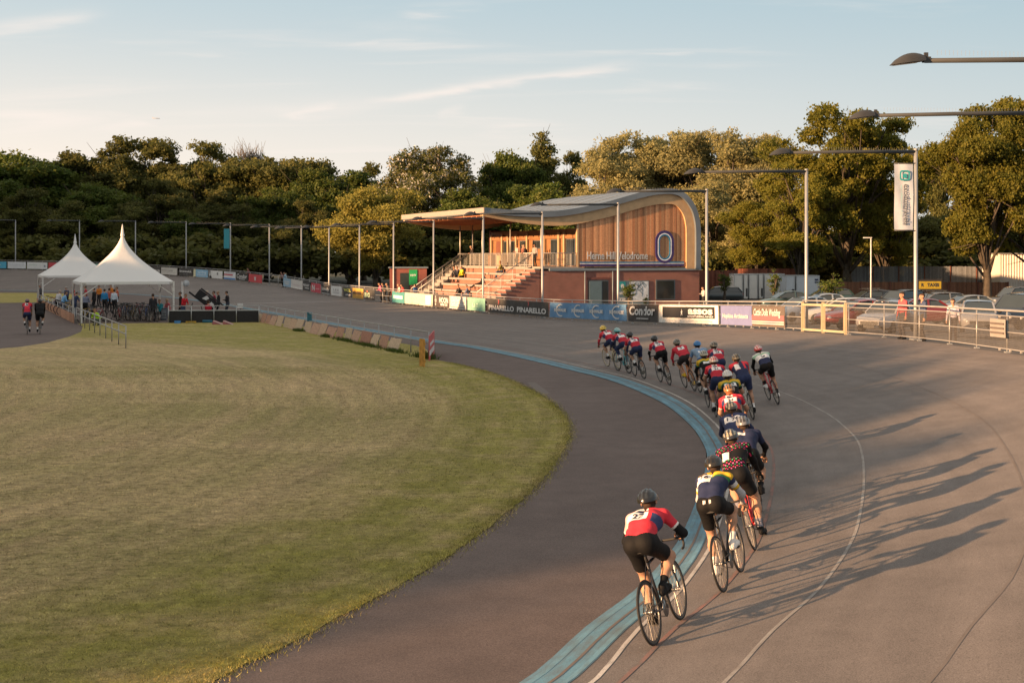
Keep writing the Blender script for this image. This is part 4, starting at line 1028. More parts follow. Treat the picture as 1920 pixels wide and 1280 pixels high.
M_glu = pm('laminated_timber', (.50, .33, .18), .55, 0, .12, 2)
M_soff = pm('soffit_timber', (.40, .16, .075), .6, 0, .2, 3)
M_cedar = attr_mat('cedar_planks', .65, .3, bump=.2, bscale=25, var=.22)
M_frame = pm('window_frame', (.08, .10, .115), .5, .2)
M_glass = pm('dark_glass', (.022, .026, .028), .08, 0, .1, 1, spec=.7)
M_teal = pm('door_grey_blue', (.10, .155, .18), .5, 0, .08)
M_ledge = pm('ledge_grey', (.17, .21, .24), .5, .1, .1)
M_rail = pm('railing_steel', (.36, .345, .325), .4, .45, .08)
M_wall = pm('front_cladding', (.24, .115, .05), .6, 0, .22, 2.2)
M_cream = pm('cream_timber', (.42, .30, .18), .55, 0, .1)
def SW(px, py):
    k = (px-960)/F_PX; t = (93.1*k+1.01)/(.908-.418*k); D = 93.1+.418*t
    return t, CAM_H+(HZ-py)*D/F_PX
def FY(px, x=6.86):   # local y of a photo column on the plane local x = const
    k = (px-960)/F_PX; X0 = -1.01+x*.908; D0 = 93.1+x*.418
    return (X0-D0*k)/(.418+.908*k)
low = [SW(*p) for p in ((905, 401), (938, 403.5), (963.5, 405.4), (1000, 407), (1040, 406.5), (1081, 401), (1110, 395), (1142, 387.7), (1172, 379), (1203, 370.5), (1225, 366), (1243.7, 364.4), (1258, 364.8), (1270, 368), (1280, 375), (1288, 385), (1294, 396), (1298, 410), (1300.6, 430), (1300.6, 504))]
lc = catmull([(a, b, 0) for a, b in low], 110)[:, :2]
tg = np.gradient(lc, axis=0); tg /= np.linalg.norm(tg, axis=1)[:, None]; nrm = np.stack([-tg[:, 1], tg[:, 0]], 1)
up_ = lc+nrm*.46
YD = 17.6
def sweep(name, inner, outer, y0, y1, mat, parent=pav):
    mb = MB(); n = len(inner)
    for A, flip in ((outer, 0), (inner, 1)):
        r0 = [Vector((p[0], y0, p[1])) for p in A]; r1 = [Vector((p[0], y1, p[1])) for p in A]
        mb.grid([r0, r1] if flip else [r1, r0])
    for y, f in ((y0, 0), (y1, 1)):
        a = [Vector((p[0], y, p[1])) for p in inner]; b_ = [Vector((p[0], y, p[1])) for p in outer]
        mb.grid([a, b_] if f else [b_, a], False)
    for k in (0, -1):
        mb.add([(inner[k][0], y0, inner[k][1]), (outer[k][0], y0, outer[k][1]), (outer[k][0], y1, outer[k][1]), (inner[k][0], y1, inner[k][1])], [(0, 1, 2, 3)])
    return mb.build(name, mat, parent)
roof = sweep('roof', lc, up_, -.35, YD+.35, M_zinc)
# standing seams and pale gutter lines on the roof
mb = MB()
for y in np.arange(2.2, YD, 2.6): mb.tube([(p[0], y, p[1]) for p in (lc+nrm*.475)[8:95:3]], .03, 4)
mb.build('roof_seam', pm('seam_grey', (.30, .33, .35), .5, .3), roof)
gin = lc-nrm*(.16+.62*np.clip(np.linspace(0, 1, 110)/.30, 0, 1)[:, None]**.8)
sweep('laminated_arch', gin, lc-nrm*.003, -.12, .16, M_glu)
sweep('laminated_arch', gin[:60], lc[:60]-nrm[:60]*.003, YD-.2, YD+.12, M_glu)
# warm timber soffit under the canopy with ribs
soff = lc-nrm*.10
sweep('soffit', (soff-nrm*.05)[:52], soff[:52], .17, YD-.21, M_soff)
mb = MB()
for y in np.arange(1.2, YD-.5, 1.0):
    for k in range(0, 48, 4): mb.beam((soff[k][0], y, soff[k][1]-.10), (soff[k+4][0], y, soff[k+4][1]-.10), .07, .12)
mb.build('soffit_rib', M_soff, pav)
# pale fascia along the front edge with rafter ends
c0, c1 = lc[0], up_[0]
mb = MB(); mb.box((c1[0]-.06, YD/2, (c0[1]+c1[1])/2+.04), (.10, YD+.8, .40)); mb.build('fascia', pm('fascia_cream', (.29, .26, .23), .6, 0, .08), pav)
for y in np.linspace(.3, YD-.3, 6):
    mb = MB(); mb.beam((c0[0]-.02, y, c0[1]-.12), (c0[0]+.5, y, c0[1]-.10), .10, .16); mb.build('rafter_end', M_cream, pav)
for px in (1096, 1148):
    a = SW(px, 510); mb = MB(); mb.tube([(a[0], -.06, 0), (a[0], -.06, 3.0)], .045, 6); mb.build('downpipe', M_ledge, pav)
# end wall of vertical cedar planks
FLZ = 3.30
t_l, t_r = SW(1085, 500)[0], SW(1284, 500)[0]
gi = gin[np.argsort(gin[:, 0])]
def top_at(t):
    z = [p[1] for p in gin if abs(p[0]-t) < .25]
    return max(z) if z else np.interp(t, gin[:60, 0], gin[:60, 1])
mb = MB(); cols = []; t = t_l; rr = random.Random(3)
arch_in = [(p[0], p[1]) for p in gin]
while t < t_r+.6:
    w = .135; tops = []
    for q in (t, t+w-.012):
        cand = [p[1] for p in arch_in if abs(p[0]-q) < .14 and p[0] <= q+.14]
        tops.append((max(cand) if cand else FLZ)+.12)
    x0, x1 = t, t+w-.012
    if min(tops) > FLZ+.3:
        dp = rr.uniform(0, .006)
        vs = [(x0, .02-dp, FLZ), (x1, .02-dp, FLZ), (x1, .02-dp, tops[1]), (x0, .02-dp, tops[0]), (x0, .06, FLZ), (x1, .06, FLZ), (x1, .06, tops[1]), (x0, .06, tops[0])]
        mb.add(vs, [(0, 1, 2, 3), (5, 4, 7, 6), (1, 5, 6, 2), (4, 0, 3, 7), (3, 2, 6, 7), (4, 5, 1, 0)])
        k = rr.choice((1, 1, 1, .8, .72, 1.15, 1.3, .62, 1.0)); hue = rr.random()
        c = (np.array([.40, .175, .085])*(1-hue)+np.array([.53, .29, .155])*hue)*k
        cols += [c]*6
    t += w
me = mb.mesh('timber_wall', M_cedar); set_cols(me, cols); link('timber_wall', me, pav)
mb = MB()
pts = [(p[0], .10, p[1]) for p in gin[52:]]
core = [(t_l, .10, FLZ)]+[(p[0], .10, p[1]+.05) for p in gin if p[0] > t_l and p[1] > FLZ]+[(t_r+.4, .10, FLZ)]
mb.prism([Vector(p) for p in core], (0, 0, 0), (0, .18, 0)); mb.build('wall_core', M_frame, pav)
mb = MB(); mb.box((t_l-.07, .12, (FLZ+6.7)/2), (.14, .24, 6.7-FLZ-.02)); mb.build('corner_post', M_cedar if False else M_cream, pav)
# rear and right closing walls
mb = MB(); mb.box((t_r+.2, YD/2+.3, 4.9), (.16, YD-.6, 3.4)); mb.box(((t_l+t_r)/2, YD-.25, 4.9), (t_r-t_l, .16, 3.2)); mb.build('rear_wall', M_brick, pav)
# brick base with stepped side
tb0 = SW(1030, 500)[0]; tb1 = SW(1311, 500)[0]
mb = MB(); mb.box(((tb0+tb1)/2, YD/2, 1.46), (tb1-tb0, YD, 3.12)); mb.build('brick_base', M_brick, pav)
mb = MB(); mb.box(((tb0+tb1)/2+.05, YD/2-.05, 3.13), (tb1-tb0+.15, YD+.12, .20)); mb.build('floor_ledge', M_ledge, pav)
# right-hand stair beside the tiers: eight concrete treads on a brick side wall
NSTEP = 11; sx0, sx1 = SW(921, 560)[0]-.4, SW(1012, 500)[0]
side = []; mbt = MB(); mbr = MB()
zt0, zt1 = .28, 3.22
for k in range(NSTEP):
    xa = sx0+(sx1-sx0)*k/NSTEP; z = zt0+(zt1-zt0)*(k+1)/NSTEP
    xb = sx0+(sx1-sx0)*(k+1)/NSTEP
    mbt.box(((xa+xb)/2-.04, .72, z-.05), (xb-xa+.10, 1.62, .10))
    mbr.box(((xa+xb)/2, .75, (z-.10)/2-.05), (xb-xa-.002, 1.5, z-.10+.1))
mbr.box(((sx1+tb0)/2+.02, .75, 1.5), (tb0-sx1-.05, 1.5, 3.1))
mbr.build('stair_side_wall', M_brick, pav); mbt.build('stair_tread', M_conc, pav)
# seating tiers
NT = 6; tx0 = sx0+.1; tz = [.42+.48*k for k in range(NT+1)]
mba = MB(); mbb = MB(); TIER = []
for k in range(NT+1):
    xa = tx0+(sx1-tx0)*k/NT*.98; z = tz[k]; xe = tb0-.02 if k == NT else tx0+(sx1-tx0)*(k+1)/NT*.98
    TIER.append((xa, xe, z))
    mba.box(((xa+xe)/2-.05, 1.6+6.6, z-.08), (xe-xa+.14, 13.0, .16))
    mbb.box(((xa+xe)/2+.02, 1.6+6.6, (z-.16)/2-.05), (xe-xa, 12.9, z-.16+.1))
mbb.build('tier_riser', M_brick2, pav); mba.build('seating_tier', M_conc, pav)
TZ = tz[-1]
# far stair
mbt = MB()
for k in range(NSTEP):
    xa = sx0+(sx1-sx0)*k/NSTEP; xb = sx0+(sx1-sx0)*(k+1)/NSTEP; z = zt0+(zt1-zt0)*(k+1)/NSTEP
    mbt.box(((xa+xb)/2-.04, 15.6, z/2-.03), (xb-xa+.08, 1.7, z))
mbt.build('stair_tread', M_conc, pav)
mb = MB(); mb.box(((sx1+t_l)/2+.3, YD/2, TZ-.02), (t_l-sx1+.4, YD-.04, .16)); mb.build('terrace_floor', M_conc, pav)
# railings
def railing(pts, h=1.05, gap=.13, name='railing', toe=.10):
    mb = MB(); P = [Vector(p) for p in pts]
    mb.tube([p+Vector((0, 0, h)) for p in P], .035, 6); mb.tube([p+Vector((0, 0, toe)) for p in P], .022, 5)
    for a, b_ in zip(P[:-1], P[1:]):
        n = max(1, int((b_-a).length/gap))
        for i in range(n+1):
            q = a.lerp(b_, i/n); big = i % 9 == 0
            mb.tube([q+Vector((0, 0, toe if not big else -.05)), q+Vector((0, 0, h))], .030 if big else .011, 4, cap=False)
    return mb.build(name, M_rail, pav)
railing([(sx1+.25, 1.75, TZ+.06), (sx1+.25, 14.6, TZ+.06)])
railing([(sx1+.3, .06, TZ+.06), (t_l-.1, .06, TZ+.06)])
railing([(sx0, 16.55, zt0), (sx1, 16.55, zt1)]); railing([(sx1, 16.6, TZ+.05), (t_l, 16.6, TZ+.05)])
railing([(sx0-.1, 1.56, zt0+.1), (sx1, 1.56, zt1)])
railing([(sx0, 14.7, zt0), (sx1, 14.7, zt1)])
# slender columns under the canopy
def rz_at(x): return float(np.interp(x, lc[:60, 0], lc[:60, 1]))-.2
for x, y in ((sx1+.35, .5), (sx1+.35, 6.2), (sx1+.35, 12), (sx1+.35, 17.0), (sx1+1.6, 17.1)):
    mb = MB(); mb.tube([(x, y, TZ), (x, y, rz_at(x))], .06, 8); mb.build('column', M_rail, pav)
# recessed front wall: cladding with openings, posts, glazing
WX = 6.86
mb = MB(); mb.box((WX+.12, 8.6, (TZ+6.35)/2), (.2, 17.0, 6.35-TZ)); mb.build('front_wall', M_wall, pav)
op = [(931, 942, 3.4, 5.5, 'w'), (945, 953, 3.4, 5.5, 'g'), (956, 968, 3.4, 5.5, 'g'), (975, 988, 3.4, 5.5, 'd'), (999, 1015, 4.8, 5.5, 'd'), (1033, 1046, 3.4, 5.55, 'g'), (1062, 1079, 3.4, 5.55, 'g')]
for a, b_, z0, z1, k in op:
    ya, yb = FY(b_), FY(a)
    mb = MB(); mb.box((WX-.005, (ya+yb)/2, (z0+z1)/2), (.06, yb-ya, z1-z0)); f = mb.build('window' if k != 'w' else 'door', M_frame if k != 'w' else pm('brown_door', (.16, .06, .035), .5), pav)
    if k in 'gd':
        mb = MB(); nW = 2 if (b_-a) > 11 else 1; w_ = (yb-ya-.12)/nW
        for i in range(nW): mb.box((WX-.04, ya+.06+w_*(i+.5), (z0+z1)/2), (.012, w_-.06, z1-z0-.14))
        mb.build('pane', M_glass, f)
for px in (923.5, 943.5, 954.5, 970, 990.5, 1023, 1050, 1060):
    y = FY(px); mb = MB(); mb.box((WX-.11, y, (TZ+6.1)/2), (.14, .22, 6.1-TZ)); mb.build('wall_post', M_cream, pav)
mb = MB(); mb.box((WX-.06, 8.6, 5.75), (.08, 16.8, .30)); mb.build('lintel', M_wall, pav)
# timber cubes / bench on terrace
for px, w in ((943, .9), (926, .7)):
    mb = MB(); mb.box((sx1+1.5, FY(px, sx1+1.5), TZ+.55), (.8, w, .95)); mb.build('planter', M_cream if px > 930 else M_wall, pav)
# doors, window and notice panels in the brick side
def side_rect(px0, py0, px1, py1, out=.02, name='panel', mat=M_teal, th=.05, parent=pav):
    a, b_ = SW(px0, py1), SW(px1, py0); mb = MB()
    mb.box(((a[0]+b_[0])/2, -out-th/2+.0, (a[1]+b_[1])/2), (b_[0]-a[0], th, b_[1]-a[1])); return mb.build(name, mat, parent)
d = side_rect(1103, 525, 1140, 575, .0, 'door_frame', M_frame, .06)
side_rect(1104.5, 527, 1127, 575, .062, 'door', M_teal, .03, d); side_rect(1129, 527, 1139, 575, .062, 'side_light', M_glass, .02, d)
side_rect(1101, 520, 1142, 524, .0, 'lintel', pm('brick_lintel', (.15, .06, .05), .8), .05)
nb = side_rect(1155, 526, 1216, 575, .0, 'notice_board', M_teal, .05)
side_rect(1180, 527.5, 1215, 566, .052, 'poster', pm('poster_pale', (.50, .55, .60), .5, 0, .2, 4), .01, nb)
side_rect(1160, 528, 1172, 541, .052, 'logo_panel', pm('logo_teal', (.02, .24, .26), .5), .01, nb)
mb = MB(); a = SW(1166, 535); add_text(mb, Matrix.Translation((a[0], -.066, a[1])) @ Matrix.Rotation(R(90), 4, 'X'), 'e', .62, bold=.02); mb.build('lettering', tmat('w', WH), nb)
mb = MB(); a = SW(1166, 549); add_text(mb, Matrix.Translation((a[0], -.056, a[1])) @ Matrix.Rotation(R(90), 4, 'X'), 'exod', .40, bold=.01); a = SW(1166, 560); add_text(mb, Matrix.Translation((a[0], -.056, a[1])) @ Matrix.Rotation(R(90), 4, 'X'), 'trav', .40, bold=.01); mb.build('lettering', tmat('w', WH), nb)
mb = MB()
rr = random.Random(9)
for i in range(26):
    a = SW(1184+rr.uniform(0, 27), 531+rr.uniform(0, 20)); an = rr.uniform(0, 6.28); l_ = rr.uniform(.1, .35)
    mb.beam((a[0]-math.cos(an)*l_, -.066, a[1]-math.sin(an)*l_), (a[0]+math.cos(an)*l_, -.066, a[1]+math.sin(an)*l_), .012, .03)
mb.build('drawing', M_frame, nb)
wf = side_rect(1229, 524, 1265, 562, .0, 'window', M_frame, .06); side_rect(1231, 526, 1263, 560, .062, 'pane', M_glass, .012, wf)
# lettering and the track emblem on the planks
mb = MB(); a, b_ = SW(1100.5, 480), SW(1214, 480)
add_text(mb, Matrix.Translation(((a[0]+b_[0])/2, -.03, a[1])) @ Matrix.Rotation(R(90), 4, 'X'), 'Herne Hill Velodrome', .86, width=b_[0]-a[0], bold=.006, ext=.02)
mb.build('lettering', pm('letter_silver', (.55, .57, .58), .35, .4), pav)
c_pur, c_blu, c_whi = pm('sign_purple', (.045, .030, .13), .4), pm('sign_blue', (.03, .16, .30), .4), pm('sign_white', (.70, .74, .80), .4)
def sband(py0, py1, mat, x0=1087, x1=1282, o=.03): return side_rect(x0, py0, x1, py1, o, 'sign_stripe', mat, .03)
sband(490.2, 493.2, c_blu); sband(493.2, 495, c_whi); sband(495, 499.2, c_pur)
cx, cz = SW(1245.5, 463); hw = (SW(1262.8, 463)[0]-SW(1228.3, 463)[0])/2; hh = (SW(1245, 432.2)[1]-SW(1245, 494)[1])/2
def stad(off):
    r_ = hw-off; st_ = hh-hw; P = []
    for i in range(17): an = math.pi*i/16; P.append((cx+r_*math.cos(an), cz+st_+r_*math.sin(an)))
    for i in range(17): an = math.pi+math.pi*i/16; P.append((cx+r_*math.cos(an), cz-st_+r_*math.sin(an)))
    return P
for o0, o1, mat, yo in ((0, .22, c_pur, .066), (.22, .30, c_whi, .070), (.30, .42, c_blu, .066)):
    A, B_ = stad(o0), stad(o1); A.append(A[0]); B_.append(B_[0]); mb = MB()
    mb.grid([[Vector((p[0], -yo, p[1])) for p in A], [Vector((p[0], -yo, p[1])) for p in B_]], False)
    mb.grid([[Vector((p[0], -.0, p[1])) for p in A], [Vector((p[0], -yo, p[1])) for p in A]], False)
    mb.grid([[Vector((p[0], -yo, p[1])) for p in B_], [Vector((p[0], -.0, p[1])) for p in B_]], False)
    mb.build('track_emblem', mat, pav)

def bw_pt(x, y, z): return BO+bn*x+bu*y+Vector((0, 0, z))
# ---- small brick store left of the grandstand
sp0 = PD(731, 535, 128); st = empty('brick_store', (sp0.x, 128, 0), R(6), 'low red brick store with a green notice, left of the grandstand', 'building')
w_ = 60/F_PX*128*1.15
mb = MB(); mb.box((w_/2, 1.5, 1.45), (w_, 3, 3.0)); mb.build('wall', pm('store_red', (.22, .075, .06), .85, 0, .2, 2), st)
mb = MB(); mb.box((w_/2, 1.5, 3.0), (w_+.3, 3.3, .12)); mb.build('roof', M_ledge, st)
mb = MB(); mb.box((w_*.40, -.03, 1.3), (.95, .06, 2.3)); mb.build('door', pm('store_door', (.025, .035, .035), .5), st)
mb = MB(); mb.box((w_*.63, -.04, 2.0), (.85, .05, 1.6)); s_ = mb.build('notice', pm('notice_green', (.02, .30, .10), .5), st)
mb = MB(); add_text(mb, Matrix.Translation((w_*.63, -.068, 2.2)) @ Matrix.Rotation(R(90), 4, 'X'), 'HHV', .3, bold=.01); mb.build('lettering', tmat('w', WH), s_)
# ================================================================ FIGURES: smooth blended bodies
def field_mesh(prims, h):
    """prims: (a, b, ra, rb, k, region). Smooth union of round cones, meshed by surface nets -> verts, quads, prim index and position t per face"""
    A = np.array([p[0] for p in prims], float); B = np.array([p[1] for p in prims], float); ra = np.array([p[2] for p in prims]); rb = np.array([p[3] for p in prims]); kk = np.array([p[4] for p in prims])
    rm = np.maximum(ra, rb)[:, None]
    lo = np.minimum(A, B)-rm; hi = np.maximum(A, B)+rm
    o = lo.min(0)-3*h; n = np.ceil((hi.max(0)+3*h-o)/h).astype(int)+1
    S = np.full(n, 1e-30, np.float32)
    def dist(P, i):
        ab = B[i]-A[i]; L2 = max(ab @ ab, 1e-9); t = np.clip(((P-A[i]) @ ab)/L2, 0, 1)
        return np.sqrt((((P-A[i])-t[..., None]*ab)**2).sum(-1))-(ra[i]+(rb[i]-ra[i])*t), t
    for i in range(len(prims)):
        m = 9*kk[i]+2*h
        i0 = np.maximum(((lo[i]-m-o)/h).astype(int), 0); i1 = np.minimum(np.ceil((hi[i]+m-o)/h).astype(int)+1, n)
        ax = [o[q]+h*np.arange(i0[q], i1[q]) for q in range(3)]
        P = np.stack(np.meshgrid(*ax, indexing='ij'), -1).astype(np.float32)
        d, _ = dist(P, i)
        S[i0[0]:i1[0], i0[1]:i1[1], i0[2]:i1[2]] += np.exp(np.clip(-d/kk[i], -60, 60))
    f = -np.log(S)      # scaled field, iso at 0
    ins = f < 0
    N0 = n-1
    cnt = np.zeros(N0, np.int8)
    for dx in (0, 1):
        for dy in (0, 1):
            for dz in (0, 1): cnt += ins[dx:dx+N0[0], dy:dy+N0[1], dz:dz+N0[2]]
    cells = np.argwhere((cnt > 0) & (cnt < 8))
    idx = -np.ones(N0, np.int64); idx[tuple(cells.T)] = np.arange(len(cells))
    acc = np.zeros((len(cells), 3)); num = np.zeros(len(cells))
    cor = [(a, b, c) for a in (0, 1) for b in (0, 1) for c in (0, 1)]
    for p in cor:
        for ax in range(3):
            if p[ax]: continue
            q = list(p); q[ax] = 1
            fa = f[tuple((cells+p).T)]; fb = f[tuple((cells+q).T)]
            x = (fa < 0) != (fb < 0); t = np.where(x, fa/np.where(x, fa-fb, 1), 0)
            pos = cells+np.array(p); pos = pos.astype(float); pos[:, ax] += t
            acc += pos*x[:, None]; num += x
    V = acc/num[:, None]*h+o
    Q = []
    for ax in range(3):
        b_, c = [(1, 2), (2, 0), (0, 1)][ax]
        sl = [slice(1, N0[q]) for q in range(3)]; sl[ax] = slice(0, N0[ax])
        s2 = list(sl); s2[ax] = slice(1, N0[ax]+1)
        a0 = ins[tuple(sl)]; a1 = ins[tuple(s2)]
        e = np.argwhere(a0 != a1); 
        if not len(e): continue
        off = np.array([1, 1, 1]); off[ax] = 0; e = e+off
        flip = ins[tuple(e.T)]
        eb = np.zeros(3, int); eb[b_] = 1; ec = np.zeros(3, int); ec[c] = 1
        q = np.stack([idx[tuple((e-eb-ec).T)], idx[tuple((e-ec).T)], idx[tuple(e.T)], idx[tuple((e-eb).T)]], 1)
        q[~flip] = q[~flip][:, ::-1]
        Q.append(q)
    Q = np.concatenate(Q); Q = Q[(Q >= 0).all(1)]
    C = V[Q].mean(1)
    best = np.full(len(C), 1e9); bi = np.zeros(len(C), int); bt = np.zeros(len(C))
    for i in range(len(prims)):
        d, t = dist(C, i); m = d < best
        best[m] = d[m]; bi[m] = i; bt[m] = t[m]
    reg = np.array([p[5] for p in prims])[bi]
    return V, Q, C, reg, bt
def ik(a, b, l1, l2, pole):
    a, b = Vector(a), Vector(b); d = b-a; L_ = min(d.length, (l1+l2)*.999); d.normalize(); b = a+d*L_
    x = (l1*l1-l2*l2+L_*L_)/(2*L_); h = math.sqrt(max(0, l1*l1-x*x))
    p = Vector(pole); p = (p-d*p.dot(d)).normalized()
    return a+d*x+p*h, b
K1, K2 = .014, .004
TORSO, SHORT, LEG, SOCK, SHOE, SLEEVE, FORE, HAND, SKIN, HEAD = range(10)
def head_prims(c, f, up, P, k=K1, sc=1.):
    """head at c facing f"""
    c, f, up = Vector(c), Vector(f).normalized(), Vector(up).normalized(); s = f.cross(up)
    A = lambda x, y, z: tuple(c+(f*x+s*y+up*z)*sc)
    P.append((A(-.025, 0, .035), A(.02, 0, .03), .088*sc, .080*sc, k, HEAD))
    P.append((A(.035, 0, -.045), A(.05, 0, -.075), .052*sc, .040*sc, k, HEAD))
    P.append((A(.098, 0, .005), A(.108, 0, -.03), .010*sc, .015*sc, .006, HEAD))
    for q in (-1, 1): P.append((A(-.005, q*.080, .01), A(-.010, q*.084, -.03), .016*sc, .012*sc, .006, HEAD))
def hand_prims(w, d, bend, thumb, P, sc=1., k=K1):
    """w wrist, d direction along the palm, bend direction the fingers curl to, thumb side"""
    w, d, b, t = Vector(w), Vector(d).normalized(), Vector(bend).normalized(), Vector(thumb).normalized()
    pc = w+d*.05*sc
    for q in (-.5, .5): P.append((tuple(w+t*q*.02), tuple(w+d*.085*sc+t*q*.042), .019*sc, .016*sc, .008, HAND))
    for j in range(4):
        o_ = t*(.033-.022*j)*sc; L_ = (.040, .045, .042, .034)[j]*sc
        a = w+d*.088*sc+o_; a1 = a+(d*.85+b*.55).normalized()*L_; a2 = a1+(d*.1+b).normalized()*L_*.75; a3 = a2+(b*.6-d*.8).normalized()*L_*.6
        P.append((tuple(a), tuple(a1), .0105*sc, .0098*sc, K2, HAND)); P.append((tuple(a1), tuple(a2), .0098*sc, .009*sc, K2, HAND)); P.append((tuple(a2), tuple(a3), .009*sc, .008*sc, K2, HAND))
    a = w+d*.03*sc+t*.026*sc; a1 = a+(t*.7+d*.6+b*.35).normalized()*.045*sc; a2 = a1+(d*.7+b*.6+t*.1).normalized()*.034*sc
    P.append((tuple(a), tuple(a1), .014*sc, .011*sc, .006, HAND)); P.append((tuple(a1), tuple(a2), .011*sc, .009*sc, K2, HAND))
def rider_prims(phi, hands='hoods', up=0., bulk=1., fine=False, turn=0., off=None):
    """racing cyclist in bike coordinates (x forward, origin under the rear hub). up raises the torso"""
    P = []; g = bulk
    pel = Vector((.205, 0, 1.03)); ch = Vector((.49, 0, 1.225+up*.7)); nb = Vector((.635, 0, 1.315+up)); wa = pel.lerp(ch, .45)+Vector((-.012, 0, .035))
    for s in (-1, 1):
        P.append(((pel.x-.03, s*.065, pel.z-.015), (pel.x+.05, s*.075, pel.z-.02), .108*g, .100*g, K1, SHORT))
        P.append(((pel.x+.01, s*.05, pel.z+.03), (wa.x, s*.055, wa.z), .100*g, .098*g, K1, TORSO))
        P.append(((wa.x, s*.055, wa.z), (ch.x, s*.085, ch.z), .098*g, .104*g, K1, TORSO))
        P.append(((ch.x, s*.085, ch.z), (nb.x-.045, s*.085, nb.z-.035), .104*g, .074, K1, TORSO))
        sh = Vector((nb.x-.03, s*.178*(.5+.5*g), nb.z-.045))
        P.append(((nb.x-.03, s*.06, nb.z-.01), tuple(sh), .058, .058*g, K1, TORSO))
        if off == s: hd = Vector((.90, s*.30, 1.0))
        elif hands == 'hoods': hd = Vector((.905, s*.205, .955))
        elif hands == 'drops': hd = Vector((.935, s*.208, .875))
        else: hd = Vector((.855, s*.15, .93))
        el, hd = ik(sh, hd, .285, .262, (-.25, s*.75, -.7))
        P.append((tuple(sh), tuple(el), .056*g, .041*g, K1, SLEEVE)); P.append((tuple(el), tuple(hd), .041*g, .027, K1, FORE))
        if hands == 'hoods': hand_prims(hd, (.85, 0, -.25), (-.1, -s*.35, -1), (0, -s, .15), P)
        elif hands == 'drops': hand_prims(hd, (.75, 0, -.6), (-.6, -s*.2, -.75), (0, -s, .25), P)
        else: hand_prims(hd, (.8, -s*.1, -.3), (-.2, 0, -1), (0, -s, .1), P)
        hip = Vector((pel.x+.02, s*.088, pel.z-.05)); ph = phi if s < 0 else phi+math.pi
        pd = Vector((.405+.17*math.cos(ph), s*.120, .275+.17*math.sin(ph)))
        ank = pd+Vector((-.115, -s*.01, .105-.02*math.sin(ph)))
        kn, ank = ik(hip, ank, .435, .425, (.9, s*.12, .35))
        P.append((tuple(hip), tuple(hip.lerp(kn, .62)), .098*g, .074*g, K1, SHORT)); P.append((tuple(hip.lerp(kn, .62)), tuple(kn), .072*g, .054*g, K1, LEG))
        cf = kn.lerp(ank, .32)+Vector((-.018, 0, 0)); P.append((tuple(kn), tuple(cf), .052*g, .054*g, K1, LEG)); P.append((tuple(cf), tuple(kn.lerp(ank, .70)), .053*g, .036, K1, LEG)); P.append((tuple(kn.lerp(ank, .70)), tuple(ank), .036, .033, K1, SOCK))
        P.append((tuple(ank+Vector((-.045, 0, -.055))), tuple(pd+Vector((.055, 0, .045))), .036, .036, .010, SHOE)); P.append((tuple(ank), tuple(ank+Vector((.01, 0, -.05))), .034, .036, K1, SHOE)); P.append((tuple(pd+Vector((.02, 0, .045))), tuple(pd+Vector((.085, 0, .035))), .036, .028, .01, SHOE))
    hc = Vector((nb.x+.125, turn*.03, nb.z+.105))
    P.append(((nb.x-.01, 0, nb.z-.02), tuple(hc+Vector((-.03, 0, -.05))), .060, .052, K1, SKIN))
    head_prims(hc, (1, turn, -.22), (.22, 0, 1), P)
    return P, hc, pel, nb
M_person = attr_mat('skin_and_cloth', .75, .2, 0., var=.12, bump=.35, bscale=26)
SK = np.array([.42, .24, .16])
cR, cW, cN, cK = np.array([.55, .035, .055]), np.array([.70, .68, .66]), np.array([.022, .030, .075]), np.array([.007, .007, .008])
cY, cG, cB, cS = np.array([.62, .38, .03]), np.array([.03, .16, .06]), np.array([.16, .27, .45]), np.array([.40, .40, .42])
